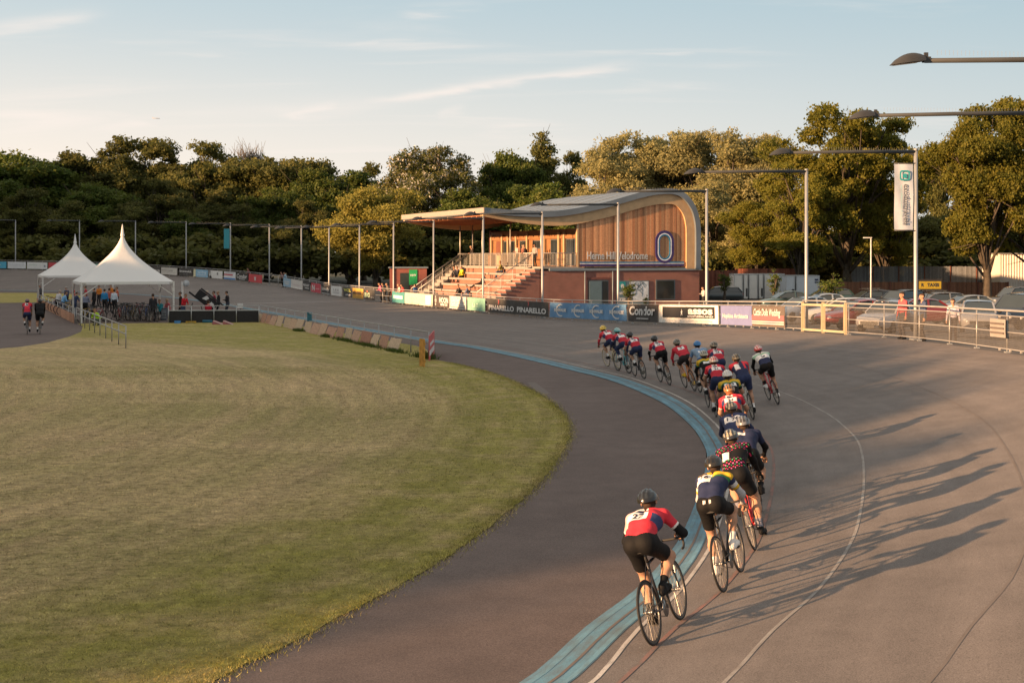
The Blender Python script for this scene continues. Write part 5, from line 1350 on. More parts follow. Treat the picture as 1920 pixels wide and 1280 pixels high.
def rider_cols(C, reg, t, st, pel, nb, hc):
    n = len(C); col = np.zeros((n, 3))
    a = np.array([pel.x+.055, 0, pel.z+.075]); b = np.array([nb.x, 0, nb.z]); ab = b-a; v = ((C-a) @ ab)/(ab @ ab); u = C[:, 1]
    back = (C[:, 2]-(a[2]+(b[2]-a[2])*v)) > -.02
    base = {TORSO: st['jersey'], SHORT: st['shorts'], LEG: st.get('leg', SK), SOCK: st.get('sock', cW), SHOE: st.get('shoe', cK), SLEEVE: st['sleeve'], FORE: st.get('fore', SK), HAND: st.get('hand', SK), SKIN: SK, HEAD: SK}
    for k, c in base.items(): col[reg == k] = c
    T = reg == TORSO; S_ = reg == SLEEVE
    col[S_ & (t > st.get('sl_end', .62))] = st.get('fore', SK)
    pt = st['pat']
    if pt == 'club':
        col[T & (v > .60)] = cW; col[T & (v > .55) & (u < -.045)] = cR; col[T & (v > .62) & (u > .095)] = cR*1.0
        col[T & (v > .93)] = cR; col[T & back & (v > .66) & (v < .86) & (np.abs(u-.015) < .055)] = cN
        col[T & (np.abs(u) > .125) & (v < .55)] = cN*1.6
        col[T & (v < .20)] = cR*.9
        col[S_ & (t < .62) & (t > .54)] = cW
        if st.get('wl'):
            col[T & (v > .42) & (u > -.03)] = cW*.95; col[T & (v > .0) & (u > .11)] = np.array([.62, .40, .40]); col[S_ & (u > 0) & (t < .54)] = np.array([.62, .36, .36]); col[T & back & (v > .68) & (v < .88) & (np.abs(u-.035) < .055)] = cN
    elif pt == 'clubnavy':
        col[T & (v > .45)] = cR; col[T & back & (np.abs(u+.03) < .05)] = cN; col[T & (v < .16)] = cN; col[T & (np.abs(u) > .13) & (v < .6)] = cN
    elif pt == 'gold':
        col[T & (v > .60)] = cY; col[T & (v > .52) & (v <= .60)] = cG; col[T & (v > .92)] = cK
        col[S_ & (t < .3)] = cY; col[S_ & (t > .3) & (t < .42)] = cG
    elif pt == 'goldside':
        col[T & (v > .74) & (u < .06)] = cY; col[T & (v > .62) & (v < .76) & (u < .0)] = cG; col[T & (v > .93)] = cY; col[S_ & (t < .30)] = cN; col[S_ & (t >= .3) & (t < .48)] = cW*.85; col[S_ & (t > .48) & (t < .6)] = cY
        col[(reg == SHORT) & (C[:, 2] > pel.z+.02) & (np.abs(u) < .2) & (np.abs(np.abs(u-.01)-.035) < .016) & (C[:, 2] < pel.z+.06) & (C[:, 0] < pel.x)] = cW*.8
    elif pt == 'blue':
        col[T & (v > .75) & (np.abs(u) < .09)] = np.array([.40, .40, .46]); col[T & (np.abs(u) > .11)] = np.array([.22, .30, .40])
    elif pt == 'mint':
        col[T & (v > .62)] = np.array([.30, .48, .36]); col[T & (v > .88)] = cW; col[T & (v < .2)] = cN
    elif pt == 'dots':
        gu = np.floor(u/.028); gv = np.floor(v*16); fu = u/.028-gu-.5; fv = v*16-gv-.5
        hue = (gu*3+gv*5).astype(int) % 6
        pal = np.array([[.5, .03, .10], [.6, .42, .04], [.06, .30, .12], [.08, .16, .45], [.55, .10, .30], [.55, .50, .42]])
        d = (T | (S_ & (t < .5))) & (np.sqrt(fu**2+fv**2) < .36) & ((gu+gv) % 2 == 0) & ((v > .55) | (v < .14))
        col[d] = pal[hue[d]]
    if 'bib' in st:
        x0, x1, v0, v1 = st['bib']; col[T & back & (u > x0) & (u < x1) & (v > v0) & (v < v1)] = cW*1.08
    if st.get('grip'): col[(reg == SHORT) & False] = cW
    d = C-np.array(hc); H = (reg == HEAD) | (reg == SKIN)
    col[H & (d[:, 0]+.35*d[:, 2] < .025) & (d[:, 2] > st.get('hairlen', -.075)) & ~((np.abs(d[:, 1]) > .083) & (d[:, 2] < .03))] = np.array(st.get('hair', (.045, .028, .02)))
    for s in (-1, 1): col[(reg == HEAD) & (d[:, 0] > .05) & (np.abs(d[:, 1]-s*.034) < .014) & (np.abs(d[:, 2]-.008) < .010)] = (.03, .02, .02)
    col[(reg == HEAD) & (d[:, 0] > .05) & (np.abs(d[:, 1]) < .026) & (np.abs(d[:, 2]+.062) < .010)] = (.30, .10, .09)
    return np.clip(col, 0, .9)
# ---- helmets -------------------------------------------------------
M_helm = attr_mat('helmet_shell', .3, .5, var=.05, coat=.3)
def helmet_mesh(name, c1, c2):
    rows = []; cols = []; nu, nv = 36, 12
    for j in range(nv+1):
        v = j/nv; el = math.pi/2*(1-v)-(.12 if v == 1 else 0)
        r_ = []
        for i in range(nu):
            a = 2*math.pi*i/nu
            z = math.sin(el); c = math.cos(el)
            x, y = c*math.cos(a), c*math.sin(a)
            rid = 1+.0 if (int((y*1.0+1)*4.5) % 2 == 0) or v > .86 else 1-.085*min(1, 3*(1-v))*min(1, v*4)
            r_.append(Vector((x*.148*rid-(.02 if x < 0 else 0)*(1-v*.3), y*.104*rid, z*.112*rid-.018*(x > .3)*v)))
        rows.append(r_)
    mb = MB(); k = nu
    vs = [p for r_ in rows for p in r_]; fs = []
    for j in range(nv):
        for i in range(nu):
            fs.append((j*k+i, (j+1)*k+i, (j+1)*k+(i+1) % k, j*k+(i+1) % k))
            m = (rows[j][i]+rows[j+1][i])/2; yy = m.y/.104/max(.05, math.cos(math.pi/2*(1-(j+.5)/nv)))
            v = (j+.5)/nv; low = not ((int((m.y/.104+1)*4.5) % 2 == 0) or v > .86)
            cols.append(c2 if low else c1)
    mb.add(vs, fs, True)
    mb.add([rows[-1][i] for i in range(nu)], [tuple(range(nu))]); cols.append((.02, .02, .02))
    me = mb.mesh(name, M_helm); set_cols(me, cols); return me
# ---- bicycles ------------------------------------------------------
M_tyre = pm('tyre_rubber', (.018, .018, .019), .75, 0, .1, 20); M_rim = pm('rim_alloy', (.10, .10, .10), .35, .6); M_spoke = pm('spoke_steel', (.50, .46, .40), .35, .7, .05)
M_sad = pm('saddle_black', (.02, .02, .021), .5); M_tape = pm('bar_tape', (.025, .024, .024), .65); M_crank = pm('crank_alloy', (.25, .25, .25), .3, .8); M_chain = pm('chain_steel', (.12, .11, .10), .4, .7)
WR = .335
def wheel_parts():
    mb = MB(); mb.tube([(WR*0+(WR-.013)*math.cos(a), 0, (WR-.013)*math.sin(a)) for a in np.linspace(0, 2*math.pi, 57)[:-1]], .0135, 8, closed=True); ty = mb.mesh('tyre', M_tyre)
    mb = MB()
    ro = [(WR-.024, .009), (WR-.024, -.009), (WR-.052, -.006), (WR-.052, .006)]; rows = []
    for a in np.linspace(0, 2*math.pi, 57): rows.append([Vector((r_*math.cos(a), y, r_*math.sin(a))) for r_, y in ro+ro[:1]])
    mb.grid(rows, False); rim = mb.mesh('rim', M_rim)
    mb = MB()
    for k in range(24):
        a = 2*math.pi*k/24; s = 1 if k % 2 else -1; b_ = a+s*.35*(1 if k % 4 < 2 else -1)
        mb.beam((.022*math.cos(b_), s*.025, .022*math.sin(b_)), ((WR-.05)*math.cos(a), 0, (WR-.05)*math.sin(a)), .0028, .0028)
    sp = mb.mesh('spokes', M_spoke)
    mb = MB(); mb.lathe([(.008, -.055), (.02, -.04), (.02, -.03), (.012, -.02), (.012, .02), (.02, .03), (.02, .04), (.008, .055)], 10, axis='Y'); hb = mb.mesh('hub', M_crank)
    return ty, rim, sp, hb
WP = wheel_parts()
def frame_mesh():
    mb = MB(); bb = (.405, 0, .275); st_ = (.262, 0, .80); ht = (.812, 0, .83); hbm = (.848, 0, .71)
    mb.tube([bb, st_], .017, 8); mb.tube([(.268, 0, .775), ht], .0165, 8); mb.tube([bb, hbm], .021, 8); mb.tube([ht, hbm], .021, 8)
    for s in (-1, 1):
        mb.tube([(bb[0]-.03, s*.025, bb[2]), (0, s*.062, WR)], .0095, 6); mb.tube([(.268, s*.018, .775), (0, s*.062, WR)], .008, 6)
    mb.lathe([(.023, -.038), (.023, .038)], 10, c=bb, axis='Y')
    return mb.mesh('frame', pm('frame_black', (.02, .02, .022), .3, 0, .05, coat=.4))
def fork_mesh():
    mb = MB()
    for s in (-1, 1): mb.tube([(.852, s*.03, .70), (.925, s*.05, .50), (.985, s*.055, WR)], [.014, .012, .008], 6)
    mb.tube([(.852, -.03, .70), (.852, .03, .70)], .016, 6)
    return mb.mesh('fork', MATS['frame_black'])
FRM, FRK = frame_mesh(), fork_mesh()
def seat_mesh():
    mb = MB(); mb.tube([(.262, 0, .79), (.228, 0, .925)], .0135, 8); return mb.mesh('seat_post', M_rim)
def saddle_mesh():
    mb = MB(); rows = []
    for t in np.linspace(0, 1, 9):
        x = .10+.26*t; w = .072*(1-t)**.8*(1 if t > .08 else .8)+.018; z = .955-.012*math.sin(t*3)
        rows.append([Vector((x, w*math.cos(q), z+.028*math.sin(q))) for q in np.linspace(0, 2*math.pi, 11)])
    mb.grid(rows); mb.add(rows[0][:-1], [tuple(range(10))]); mb.add(rows[-1][:-1], [tuple(range(10))[::-1]])
    return mb.mesh('saddle', M_sad)
def bar_mesh():
    mb = MB()
    mb.tube([(.812, 0, .84), (.806, 0, .875), (.885, 0, .90)], .016, 8)
    pts = []
    R_ = [(.885, .0, .90), (.885, .13, .90), (.89, .185, .905), (.935, .205, .905), (.975, .207, .89), (.995, .208, .85), (.985, .209, .81), (.95, .21, .785), (.90, .21, .78)]
    L_ = [(x, -y, z) for x, y, z in R_[1:]][::-1]
    mb.tube(L_+R_, .014, 8)
    for s in (-1, 1):
        mb.tube([(.955, s*.206, .90), (.985, s*.206, .925), (.995, s*.206, .955)], [.016, .017, .012], 6); mb.tube([(.995, s*.206, .93), (1.015, s*.206, .86), (1.0, s*.206, .81)], .006, 5)
    return mb.mesh('handlebar', M_tape)
SPM, SDM, BRM = seat_mesh(), saddle_mesh(), bar_mesh()
def crank_mesh(phi):
    mb = MB(); c = Vector((.405, 0, .275))
    mb.lathe([(.0, -.046), (.092, -.046), (.092, -.042), (.0, -.042)], 26, c=c, axis='Y')
    for s, ph in ((-1, phi), (1, phi+math.pi)): mb.beam(c+Vector((0, s*.07, 0)), c+Vector((.17*math.cos(ph), s*.075, .17*math.sin(ph))), .016, .026, up=(0, 1, 0))
    return mb.mesh('crankset', M_crank)
def chain_mesh():
    mb = MB(); y = -.044
    mb.beam((.405, y, .275+.092), (0, y, WR+.036), .006, .009); mb.beam((.405, y, .275-.092), (0, y, WR-.036), .006, .009)
    mb.lathe([(.0, y-.003), (.036, y-.003), (.036, y+.003), (0, y+.003)], 14, c=(0, 0, WR), axis='Y')
    return mb.mesh('chain', M_chain)
CHM = chain_mesh(); CRM = {}
def pedal_mesh():
    mb = MB(); mb.box((0, 0, 0), (.09, .07, .018)); return mb.mesh('pedal', M_sad)
PDM = pedal_mesh()
def bicycle(label, col, phi, group=None, wheelcol=None, simple=False):
    root = empty('bicycle', (0, 0, 0), 0, label, 'bicycle', group)
    cm = pm('frame_%.2f_%.2f_%.2f' % tuple(col), tuple(col), .3, 0, .05, coat=.5)
    for nm, me in (('frame', FRM), ('fork', FRK)):
        o = link(nm, me, root); o.material_slots[0].link = 'OBJECT'; o.material_slots[0].material = cm
    link('seat_post', SPM, root); link('saddle', SDM, root); link('handlebar', BRM, root)
    key = round(phi, 2)
    if key not in CRM: CRM[key] = crank_mesh(phi)
    ck = link('crankset', CRM[key], root); link('chain', CHM, root)
    if not simple:
        for s, ph in ((-1, phi), (1, phi+math.pi)):
            p = link('pedal', PDM, ck); p.location = (.405+.17*math.cos(ph), s*.12, .275+.17*math.sin(ph))
    for x in (0, .985):
        w = empty('wheel', (x, 0, WR)); w.parent = root; w.rotation_euler = (0, rnd.uniform(0, 6), 0)
        for nm, me in zip(('tyre', 'rim', 'spokes', 'hub'), WP):
            o = link(nm, me, w)
            if wheelcol and nm == 'rim': o.material_slots[0].link = 'OBJECT'; o.material_slots[0].material = pm('rim_%.2f_%.2f' % (wheelcol[0], wheelcol[2]), wheelcol, .4)
    return root
M_ink = pm('bib_ink', (.02, .02, .05), .7)
BODY = {}
def rider_body(phi, hands, up, bulk, h, turn, off):
    key = (round(phi, 2), hands, up, bulk, h, turn, off)
    if key not in BODY:
        P, hc, pel, nb = rider_prims(phi, hands, up, bulk, turn=turn, off=off)
        BODY[key] = field_mesh(P, h)+(hc, pel, nb)
    return BODY[key]
def put_rider(px, py, style, label, blabel, fcol, phi, h=.013, hands='drops', up=0., bulk=1., helm=((.03, .03, .032), (.01, .01, .01)), lean=9., turn=0., hd=0., num=None, off=None, wheelcol=None, ground=None, group='racing cyclists in the line', sc=1., hx=None):
    if ground is None:
        i, w = on_track(px, py); p = surf_pt(i, w); t = Vector((tB[i, 0], tB[i, 1], 0))
    else: p, t = ground
    t = Matrix.Rotation(R(hd), 3, 'Z') @ t
    fz = (track_z(p.x+t.x*.985, p.y+t.y*.985) if ground is None else 0.)
    p = Vector((p.x, p.y, p.z+.006))
    rz = math.atan2(t.y, t.x); pitch = -math.atan2(fz+.006-p.z, .985) if ground is None else 0
    if hx is not None:
        hc_ = rider_body(phi, hands, up, bulk, h, turn, off)[5]+Vector((-.014, 0, .10)); best = None
        for q in np.arange(0, 22, .5):
            v_ = p+(Matrix.Rotation(rz, 4, 'Z') @ Matrix.Rotation(pitch, 4, 'Y') @ Matrix.Rotation(-R(q), 4, 'X')) @ hc_
            e_ = abs(960+F_PX*v_.x/v_.y-hx)
            if best is None or e_ < best[0]: best = (e_, q, 960+F_PX*v_.x/v_.y, HZ+F_PX*(CAM_H-v_.z)/v_.y)
        lean = best[1]; print('HELM', hx, [round(float(b_), 1) for b_ in best])
    rot = (Matrix.Rotation(rz, 4, 'Z') @ Matrix.Rotation(pitch, 4, 'Y') @ Matrix.Rotation(-R(lean), 4, 'X')).to_euler()
    bk = bicycle(blabel, fcol, phi, 'racing bicycles under the riders' if ground is None else None, wheelcol)
    bk.location = p; bk.rotation_euler = rot; bk.scale = (sc,)*3
    V, Q, C, reg, bt, hc, pel, nb = rider_body(phi, hands, up, bulk, h, turn, off)
    cols = rider_cols(C, reg, bt, style, pel, nb, hc)
    # facial features
    me = nmesh('person', V, Q, M_person, True, cols)
    o = link('person', me); o.location = p; o.rotation_euler = rot; o.scale = (sc,)*3
    tag(o, label, 'cyclist', group)
    hm = link('helmet', helmet_mesh('helmet', *helm), o); hm.location = hc+Vector((-.014, 0, .022)); hm.rotation_euler = (0, R(2), turn*.5); hm.scale = (1.06, 1.08, 1.1)
    if num:
        txt, (u0, v0), size = num
        a = Vector((pel.x+.055, 0, pel.z+.075)); b_ = nb; ax = (b_-a); Ln = ax.length; ax.normalize(); nrm_ = Vector((-ax.z, 0, ax.x))
        vs, fs = text_geo(txt, size, bold=.003, ext=0)
        from mathutils.bvhtree import BVHTree
        bv = BVHTree.FromPolygons([Vector(q) for q in V], [tuple(q) for q in Q]) if len(V) < 60000 else None
        out = []; okk = True
        for q in vs:
            s_ = a+ax*(v0*Ln+q[1])+Vector((0, -1, 0))*(q[0]-u0)+nrm_*.4
            hit = bv.ray_cast(s_, -nrm_) if bv else (None,)
            if hit[0] is None: okk = False; break
            out.append(hit[0]+nrm_*.006)
        if okk:
            mb = MB(); mb.add(out, fs); mb.build('bib_number', M_ink, o)
    return o, bk
# ================================================================ THE RACE
BIB = (-.12, .12, .24, .58)
club = dict(pat='club', jersey=cR, shorts=cK, sleeve=cR, bib=BIB)
def S(**k): d = dict(club); d.update(k); return d
hK, hG = ((.012, .012, .014), (.005, .005, .005)), ((.20, .17, .12), (.01, .01, .01))
RIDERS = [
 # px, py of the rear tyre contact, style, label, bike label, frame colour, crank angle, extras
 (1228, 1215, S(fore=cK, bib=(-.08, .17, .24, .60), sock=cK, shoe=cK, wl=1), 'nearest cyclist, red and white jersey with black arm warmers and black shorts', 'black bicycle nearest the camera, under the red and white jersey', (.02, .022, .03), 1.75, dict(h=.0085, lean=14, num=('27', (.03, .43), .13), up=-.055, hands='hoods', bulk=1.09, hd=-3, helm=((.010, .010, .011), (.018, .022, .026)))),
 (1361, 1112, S(pat='goldside', jersey=cN*.9, sleeve=cN, fore=cS, shorts=cK, bib=(.0, .19, .42, .86), sock=cW, shoe=cW, leg=SK), 'second nearest cyclist, black kit with yellow and green shoulder and white number', 'black bicycle second nearest the camera, with dark deep rims', (.02, .02, .022), .9, dict(h=.0085, lean=8, num=('16', (.09, .66), .12), hands='drops', up=-.02, helm=((.022, .018, .012), (.006, .006, .007)))),
 (1414, 1031, S(pat='dots', jersey=cK, sleeve=cK, fore=cK, hand=cK, bib=(.03, .13, .12, .50), shorts=cK, sock=np.array([.18, .18, .22]), shoe=cK), 'broad cyclist in black jersey with rainbow dots, on the red frame', 'red bicycle under the rider with rainbow dots', (.50, .03, .035), 4.5, dict(h=.011, lean=6, bulk=1.13, up=.04, hands='drops', helm=((.03, .03, .035), (.30, .27, .2)))),
 (1427, 985, S(pat='navy', jersey=cN*.8, sleeve=cN*.8, fore=cK, bib=(-.02, .12, .55, .80), shorts=cK, sock=cK), 'cyclist in dark jacket mostly hidden behind the rainbow dotted rider', 'dark bicycle mostly hidden behind the red framed one', (.03, .03, .03), 2.2, dict(lean=8, bulk=1.05, helm=((.16, .17, .19), (.03, .03, .03)))),
 (1401, 935, S(pat='navy', jersey=cN*1.3, sleeve=cN*1.3, fore=cN, bib=(-.14, .14, .25, .66), shorts=cN), 'cyclist in plain navy jersey with large white number 176', 'dark bicycle under the plain navy jersey', (.03, .03, .035), 1.2, dict(lean=8, num=('1 76', (0, .46), .13), helm=((.05, .04, .03), (.30, .26, .2)))),
 (1396, 878, S(), 'cyclist with reddish hair below a bronze helmet, red and white jersey with navy square', 'dark bicycle under the rider with reddish hair', (.03, .03, .035), 3.4, dict(lean=9, hand=None, helm=((.30, .14, .05), (.02, .02, .02)), num=('34', (0, .41), .11))),
 (1392, 833, S(pat='gold', jersey=cK, sleeve=cK, fore=SK, bib=(-.13, .13, .18, .50), shorts=cK), 'cyclist with white helmet and broad yellow and green band on a black jersey', 'dark bicycle under the rider with the white helmet', (.05, .05, .06), .4, dict(lean=9, num=('173', (0, .35), .12), helm=((.62, .62, .60), (.45, .45, .45)))),
 (1413, 786, S(pat='clubnavy', bib=(.02, .14, .18, .70), shorts=cN*1.2, sock=cW), 'cyclist in red and navy jersey with white patch and navy shorts, on a white frame', 'white bicycle on the outer side of the group', (.60, .57, .50), 4.4, dict(lean=8, bulk=1.06, up=.03, helm=((.14, .12, .08), (.012, .012, .012)))),
 (1357, 792, S(shorts=cN, bib=BIB, sock=cW), 'cyclist with red and white helmet, inside the yellow banded rider', 'dark red bicycle in the middle of the group', (.20, .03, .04), 2.7, dict(lean=9, num=('21', (0, .41), .11), helm=((.45, .42, .40), (.35, .03, .04)))),
 (1339, 773, S(pat='gold', jersey=cK, sleeve=cK, fore=cK, shorts=cK, bib=(-.12, .10, .24, .5)), 'cyclist in long black bib with yellow shoulders and a cream helmet', 'dark red bicycle at the inner edge of the group', (.16, .03, .035), 4.7, dict(lean=9, helm=((.45, .40, .30), (.08, .08, .08)))),
 (1357, 748, S(shorts=cN), 'cyclist with black helmet turned left, red and white jersey with navy shorts', 'dark bicycle behind the yellow shouldered rider', (.03, .03, .035), 1.1, dict(lean=9, turn=.25, helm=hG, num=('29', (0, .41), .11))),
 (1328, 742, S(pat='blue', jersey=cB, sleeve=cB, fore=SK, bib=(-.10, .10, .18, .48), shorts=np.array([.06, .10, .22])), 'cyclist with bright blue helmet and light blue jersey', 'dark bicycle under the light blue jersey', (.03, .03, .035), 3.0, dict(lean=9, bulk=1.04, num=('31', (0, .33), .11), helm=((.02, .17, .42), (.02, .14, .36)))),
 (1459, 757, S(pat='mint', jersey=cW, sleeve=cK, sl_end=2., fore=cK, hand=SK, shorts=cK, bib=(-.12, .12, .2, .55), sock=cK, shoe=cW), 'cyclist riding widest on the track, red helmet and mint white jersey', 'red bicycle riding widest on the track', (.50, .03, .035), 4.3, dict(lean=8, hands='drops', helm=((.40, .04, .05), (.5, .45, .44)), num=('28', (0, .38), .11))),
 (1302, 733, S(pat='plainred', jersey=cR, sleeve=cR, fore=cR, bib=(-.09, .10, .34, .72), shorts=np.array([.03, .022, .022]), shoe=cY, sock=SK), 'cyclist in long sleeved red jersey with yellow shoes, on an orange frame', 'orange and red bicycle under the rider with yellow shoes', (.55, .16, .03), 4.6, dict(lean=9, helm=hG, num=('4', (0, .53), .11))),
 (1257, 722, S(fore=cK), 'lone cyclist with black helmet and black arm warmers ahead of the main group', 'dark bicycle of the lone rider ahead of the main group', (.03, .03, .035), 4.4, dict(lean=9, helm=hK, num=('22', (0, .41), .11))),
 (1207, 711, S(pat='club', shorts=cN, fore=SK), 'third cyclist from the front, dark helmet, navy shorts and bare arms', 'dark bicycle third from the front of the line', (.03, .03, .035), 4.6, dict(lean=9, turn=.15, helm=hK, num=('18', (0, .41), .11))),
 (1181, 700, S(shorts=cN, fore=cN, leg=cN), 'cyclist with turquoise helmet, second from the front of the line', 'turquoise bicycle second from the front of the line', (.04, .38, .42), 4.5, dict(lean=9, helm=((.10, .42, .42), (.45, .48, .46)))),
 (1160, 690, S(shorts=cN, fore=cR), 'leading cyclist with yellow helmet and long red sleeves', 'cream bicycle leading the line', (.62, .52, .34), 3.6, dict(lean=9, turn=.3, helm=((.60, .45, .06), (.35, .25, .04)), wheelcol=(.5, .42, .28))),
]
HX = [1213, 1337, 1368, 1392, 1369, 1366, 1362, 1379, 1338, 1319, 1338, 1307, 1420, 1268, 1226, 1180, 1157, 1130]
for (px, py, st_, lab, bl, fc, ph, kw), hx_ in zip(RIDERS, HX):
    kw = {k: v for k, v in kw.items() if k != 'hand'}
    put_rider(px, py, st_, lab, bl, fc, ph, hx=hx_, **kw)
# red hair of one rider hangs below the helmet
for o in list(COL.objects):
    if o.get('label', '').startswith('cyclist with reddish hair'):
        mb = MB(); mb.ell((.68, 0, 1.40), (.05, .075, .075), 12, 8); mb.build('hair', pm('red_hair', (.30, .09, .03), .7), o)
# two riders rolling away on the inner road at the left
for px, py, st_, lab, bl, fc, ph, kw in (
 (51, 627, S(shorts=cN, up=0), 'rider on the inner road at far left, red and navy jersey', 'bicycle of the red jersey rider on the inner road', (.03, .03, .035), 4.6, dict(helm=((.06, .05, .06), (.2, .08, .08)))),
 (75, 627, S(pat='plain', jersey=cK, sleeve=cK, fore=cK, shorts=cK, leg=SK), 'rider on the inner road at far left, plain black jacket', 'bicycle of the black jacket rider on the inner road', (.05, .05, .05), 1.4, dict(helm=hK, bulk=1.15))):
    p = P0(px, py); st_ = dict(st_); st_.pop('bib', None)
    put_rider(px, py, st_, lab, bl, fc, ph, ground=(p, Vector((-.36, .93, 0)).normalized()), lean=0, up=.20, sc=1.06, hands='hoods', group='riders rolling on the inner road', **kw)
# ================================================================ BYSTANDERS
TOP, TROU, HAIR = 20, 21, 22
def figure_prims(pose):
    """standing / leaning / sitting / crouching figure facing +x, feet or seat at the origin"""
    P = []
    if pose in ('stand', 'lean', 'arms', 'walk', 'kid'):
        hipz, tilt = .90, {'lean': .32, 'arms': .08}.get(pose, .02)
        pel = Vector((0, 0, hipz+.04)); ch = pel+Vector((math.sin(tilt)*.38, 0, math.cos(tilt)*.38)); nb = pel+Vector((math.sin(tilt)*.53, 0, math.cos(tilt)*.53))
        for s in (-1, 1):
            st = .0 if pose != 'walk' else s*.24
            hip = pel+Vector((0, s*.085, -.05)); ank = Vector((st-.01, s*.10, .09)); kn, ank = ik(hip, ank, .42, .41, (1, 0, 0))
            P.append((tuple(hip), tuple(kn), .088, .062, K1, TROU)); P.append((tuple(kn), tuple(ank), .060, .047, K1, TROU))
            P.append((tuple(ank+Vector((-.03, 0, -.045))), tuple(ank+Vector((.14, s*.02, -.055))), .040, .034, .01, SHOE))
            sh = nb+Vector((-.01, s*.175, -.06))
            if pose == 'lean': hd = Vector((nb.x+.22, s*.12, 1.08))
            elif pose == 'arms': hd = Vector((.26, s*.06, 1.18))
            else: hd = Vector((.06, s*.26, .84))
            el, hd = ik(sh, hd, .29, .25, (-.6, s*.6, -.3))
            P.append((tuple(sh), tuple(el), .055, .043, K1, TOP)); P.append((tuple(el), tuple(hd), .042, .030, K1, TOP))
            d = (hd-el).normalized(); hand_prims(hd, d, (.4, -s*.5, -.5), (.7, -s*.3, .2), P, .95)
            P.append((tuple(nb+Vector((-.01, s*.05, -.02))), tuple(sh), .055, .056, K1, TOP))
        up = Vector((math.sin(tilt), 0, math.cos(tilt)))
    else:
        low = pose in ('crouch',)
        pel = Vector((0, 0, .10 if not low else .28)); tilt = {'sit': .22, 'recline': -.55, 'crouch': .55}[pose]
        ch = pel+Vector((math.sin(tilt)*.36, 0, math.cos(tilt)*.36+.02)); nb = pel+Vector((math.sin(tilt)*.53, 0, math.cos(tilt)*.53+.02))
        for s in (-1, 1):
            hip = pel+Vector((.02, s*.09, -.01)); ank = Vector(((.50, s*.13, -.36) if pose == 'sit' else (.78, s*.12, -.22) if pose == 'recline' else (.12, s*.14, .09)))
            kn, ank = ik(hip, ank, .42, .41, (.6, 0, 1))
            P.append((tuple(hip), tuple(kn), .090, .064, K1, TROU)); P.append((tuple(kn), tuple(ank), .060, .046, K1, TROU))
            P.append((tuple(ank+Vector((-.03, 0, -.045))), tuple(ank+Vector((.14, s*.02, -.055))), .040, .034, .01, SHOE))
            sh = nb+Vector((-.01, s*.175, -.06)); hd = Vector((-.30, s*.26, .07)) if pose == 'recline' else kn+Vector((-.06, -s*.03, .08))
            el, hd = ik(sh, hd, .29, .25, (-.6, s*.6, -.3))
            P.append((tuple(sh), tuple(el), .055, .043, K1, TOP)); P.append((tuple(el), tuple(hd), .042, .030, K1, TOP))
            d = (hd-el).normalized(); hand_prims(hd, d, (.3, -s*.4, -.7), (.5, -s*.4, .2), P, .95)
            P.append((tuple(nb+Vector((-.01, s*.05, -.02))), tuple(sh), .055, .056, K1, TOP))
        up = Vector((math.sin(tilt*.4), 0, 1)).normalized()
    for s in (-1, 1):
        P.append((tuple(pel+Vector((0, s*.055, -.03))), tuple(pel+Vector((.0, s*.06, .05))), .108, .102, K1, TROU))
        P.append((tuple(pel.lerp(ch, .2)+Vector((0, s*.05, .0))), tuple(ch+Vector((0, s*.07, 0))), .100, .108, K1, TOP))
        P.append((tuple(ch+Vector((0, s*.07, 0))), tuple(nb+Vector((-.01, s*.075, -.05))), .108, .07, K1, TOP))
    hc = nb+Vector((.03, 0, 0))+up*.19
    P.append((tuple(nb-up*.03), tuple(hc-up*.06), .056, .052, K1, SKIN))
    head_prims(hc, (1, 0, -.05), up, P)
    return P, hc
FIG = {}
def fig(pose):
    if pose not in FIG:
        P, hc = figure_prims(pose); FIG[pose] = field_mesh(P, .017)+(hc,)
    return FIG[pose]
def person(pose, loc, face, top, trou, hair=(.05, .03, .02), label='', group=None, skin=SK, sc=1., sleeves=True, cat='person'):
    V, Q, C, reg, bt, hc = fig(pose)
    col = np.zeros((len(C), 3))
    for k, c in ((TOP, top), (TROU, trou), (SHOE, (.03, .03, .03)), (HAND, skin), (SKIN, skin), (HEAD, skin)): col[reg == k] = np.array(c)
    d = C-np.array(hc); H = reg == HEAD
    col[H & ((d[:, 2] > .045) | ((d[:, 0] < -.015) & (d[:, 2] > -.07))) & ~((np.abs(d[:, 1]) > .082) & (d[:, 2] < .03))] = np.array(hair)
    for s in (-1, 1): col[H & (d[:, 0] > .05) & (np.abs(d[:, 1]-s*.034) < .014) & (np.abs(d[:, 2]-.008) < .010)] = (.03, .02, .02)
    col[H & (d[:, 0] > .05) & (np.abs(d[:, 1]) < .026) & (np.abs(d[:, 2]+.062) < .010)] = (.30, .10, .09)
    o = link('person', nmesh('person', V, Q, M_person, True, col)); o.location = loc; o.rotation_euler = (0, 0, face); o.scale = (sc,)*3
    return tag(o, label, cat, group)
def at(px, D, z=0.): return Vector(((px-960)/F_PX*D, D, z))
NV, BKc, RD, BL, OR = (.03, .045, .10), (.018, .018, .02), (.45, .035, .04), (.03, .20, .42), (.55, .18, .03)
GY, PK, TL, WHc, YL = (.16, .16, .17), (.55, .25, .25), (.03, .26, .32), (.62, .62, .64), (.62, .52, .03)
JN = (.05, .07, .12)
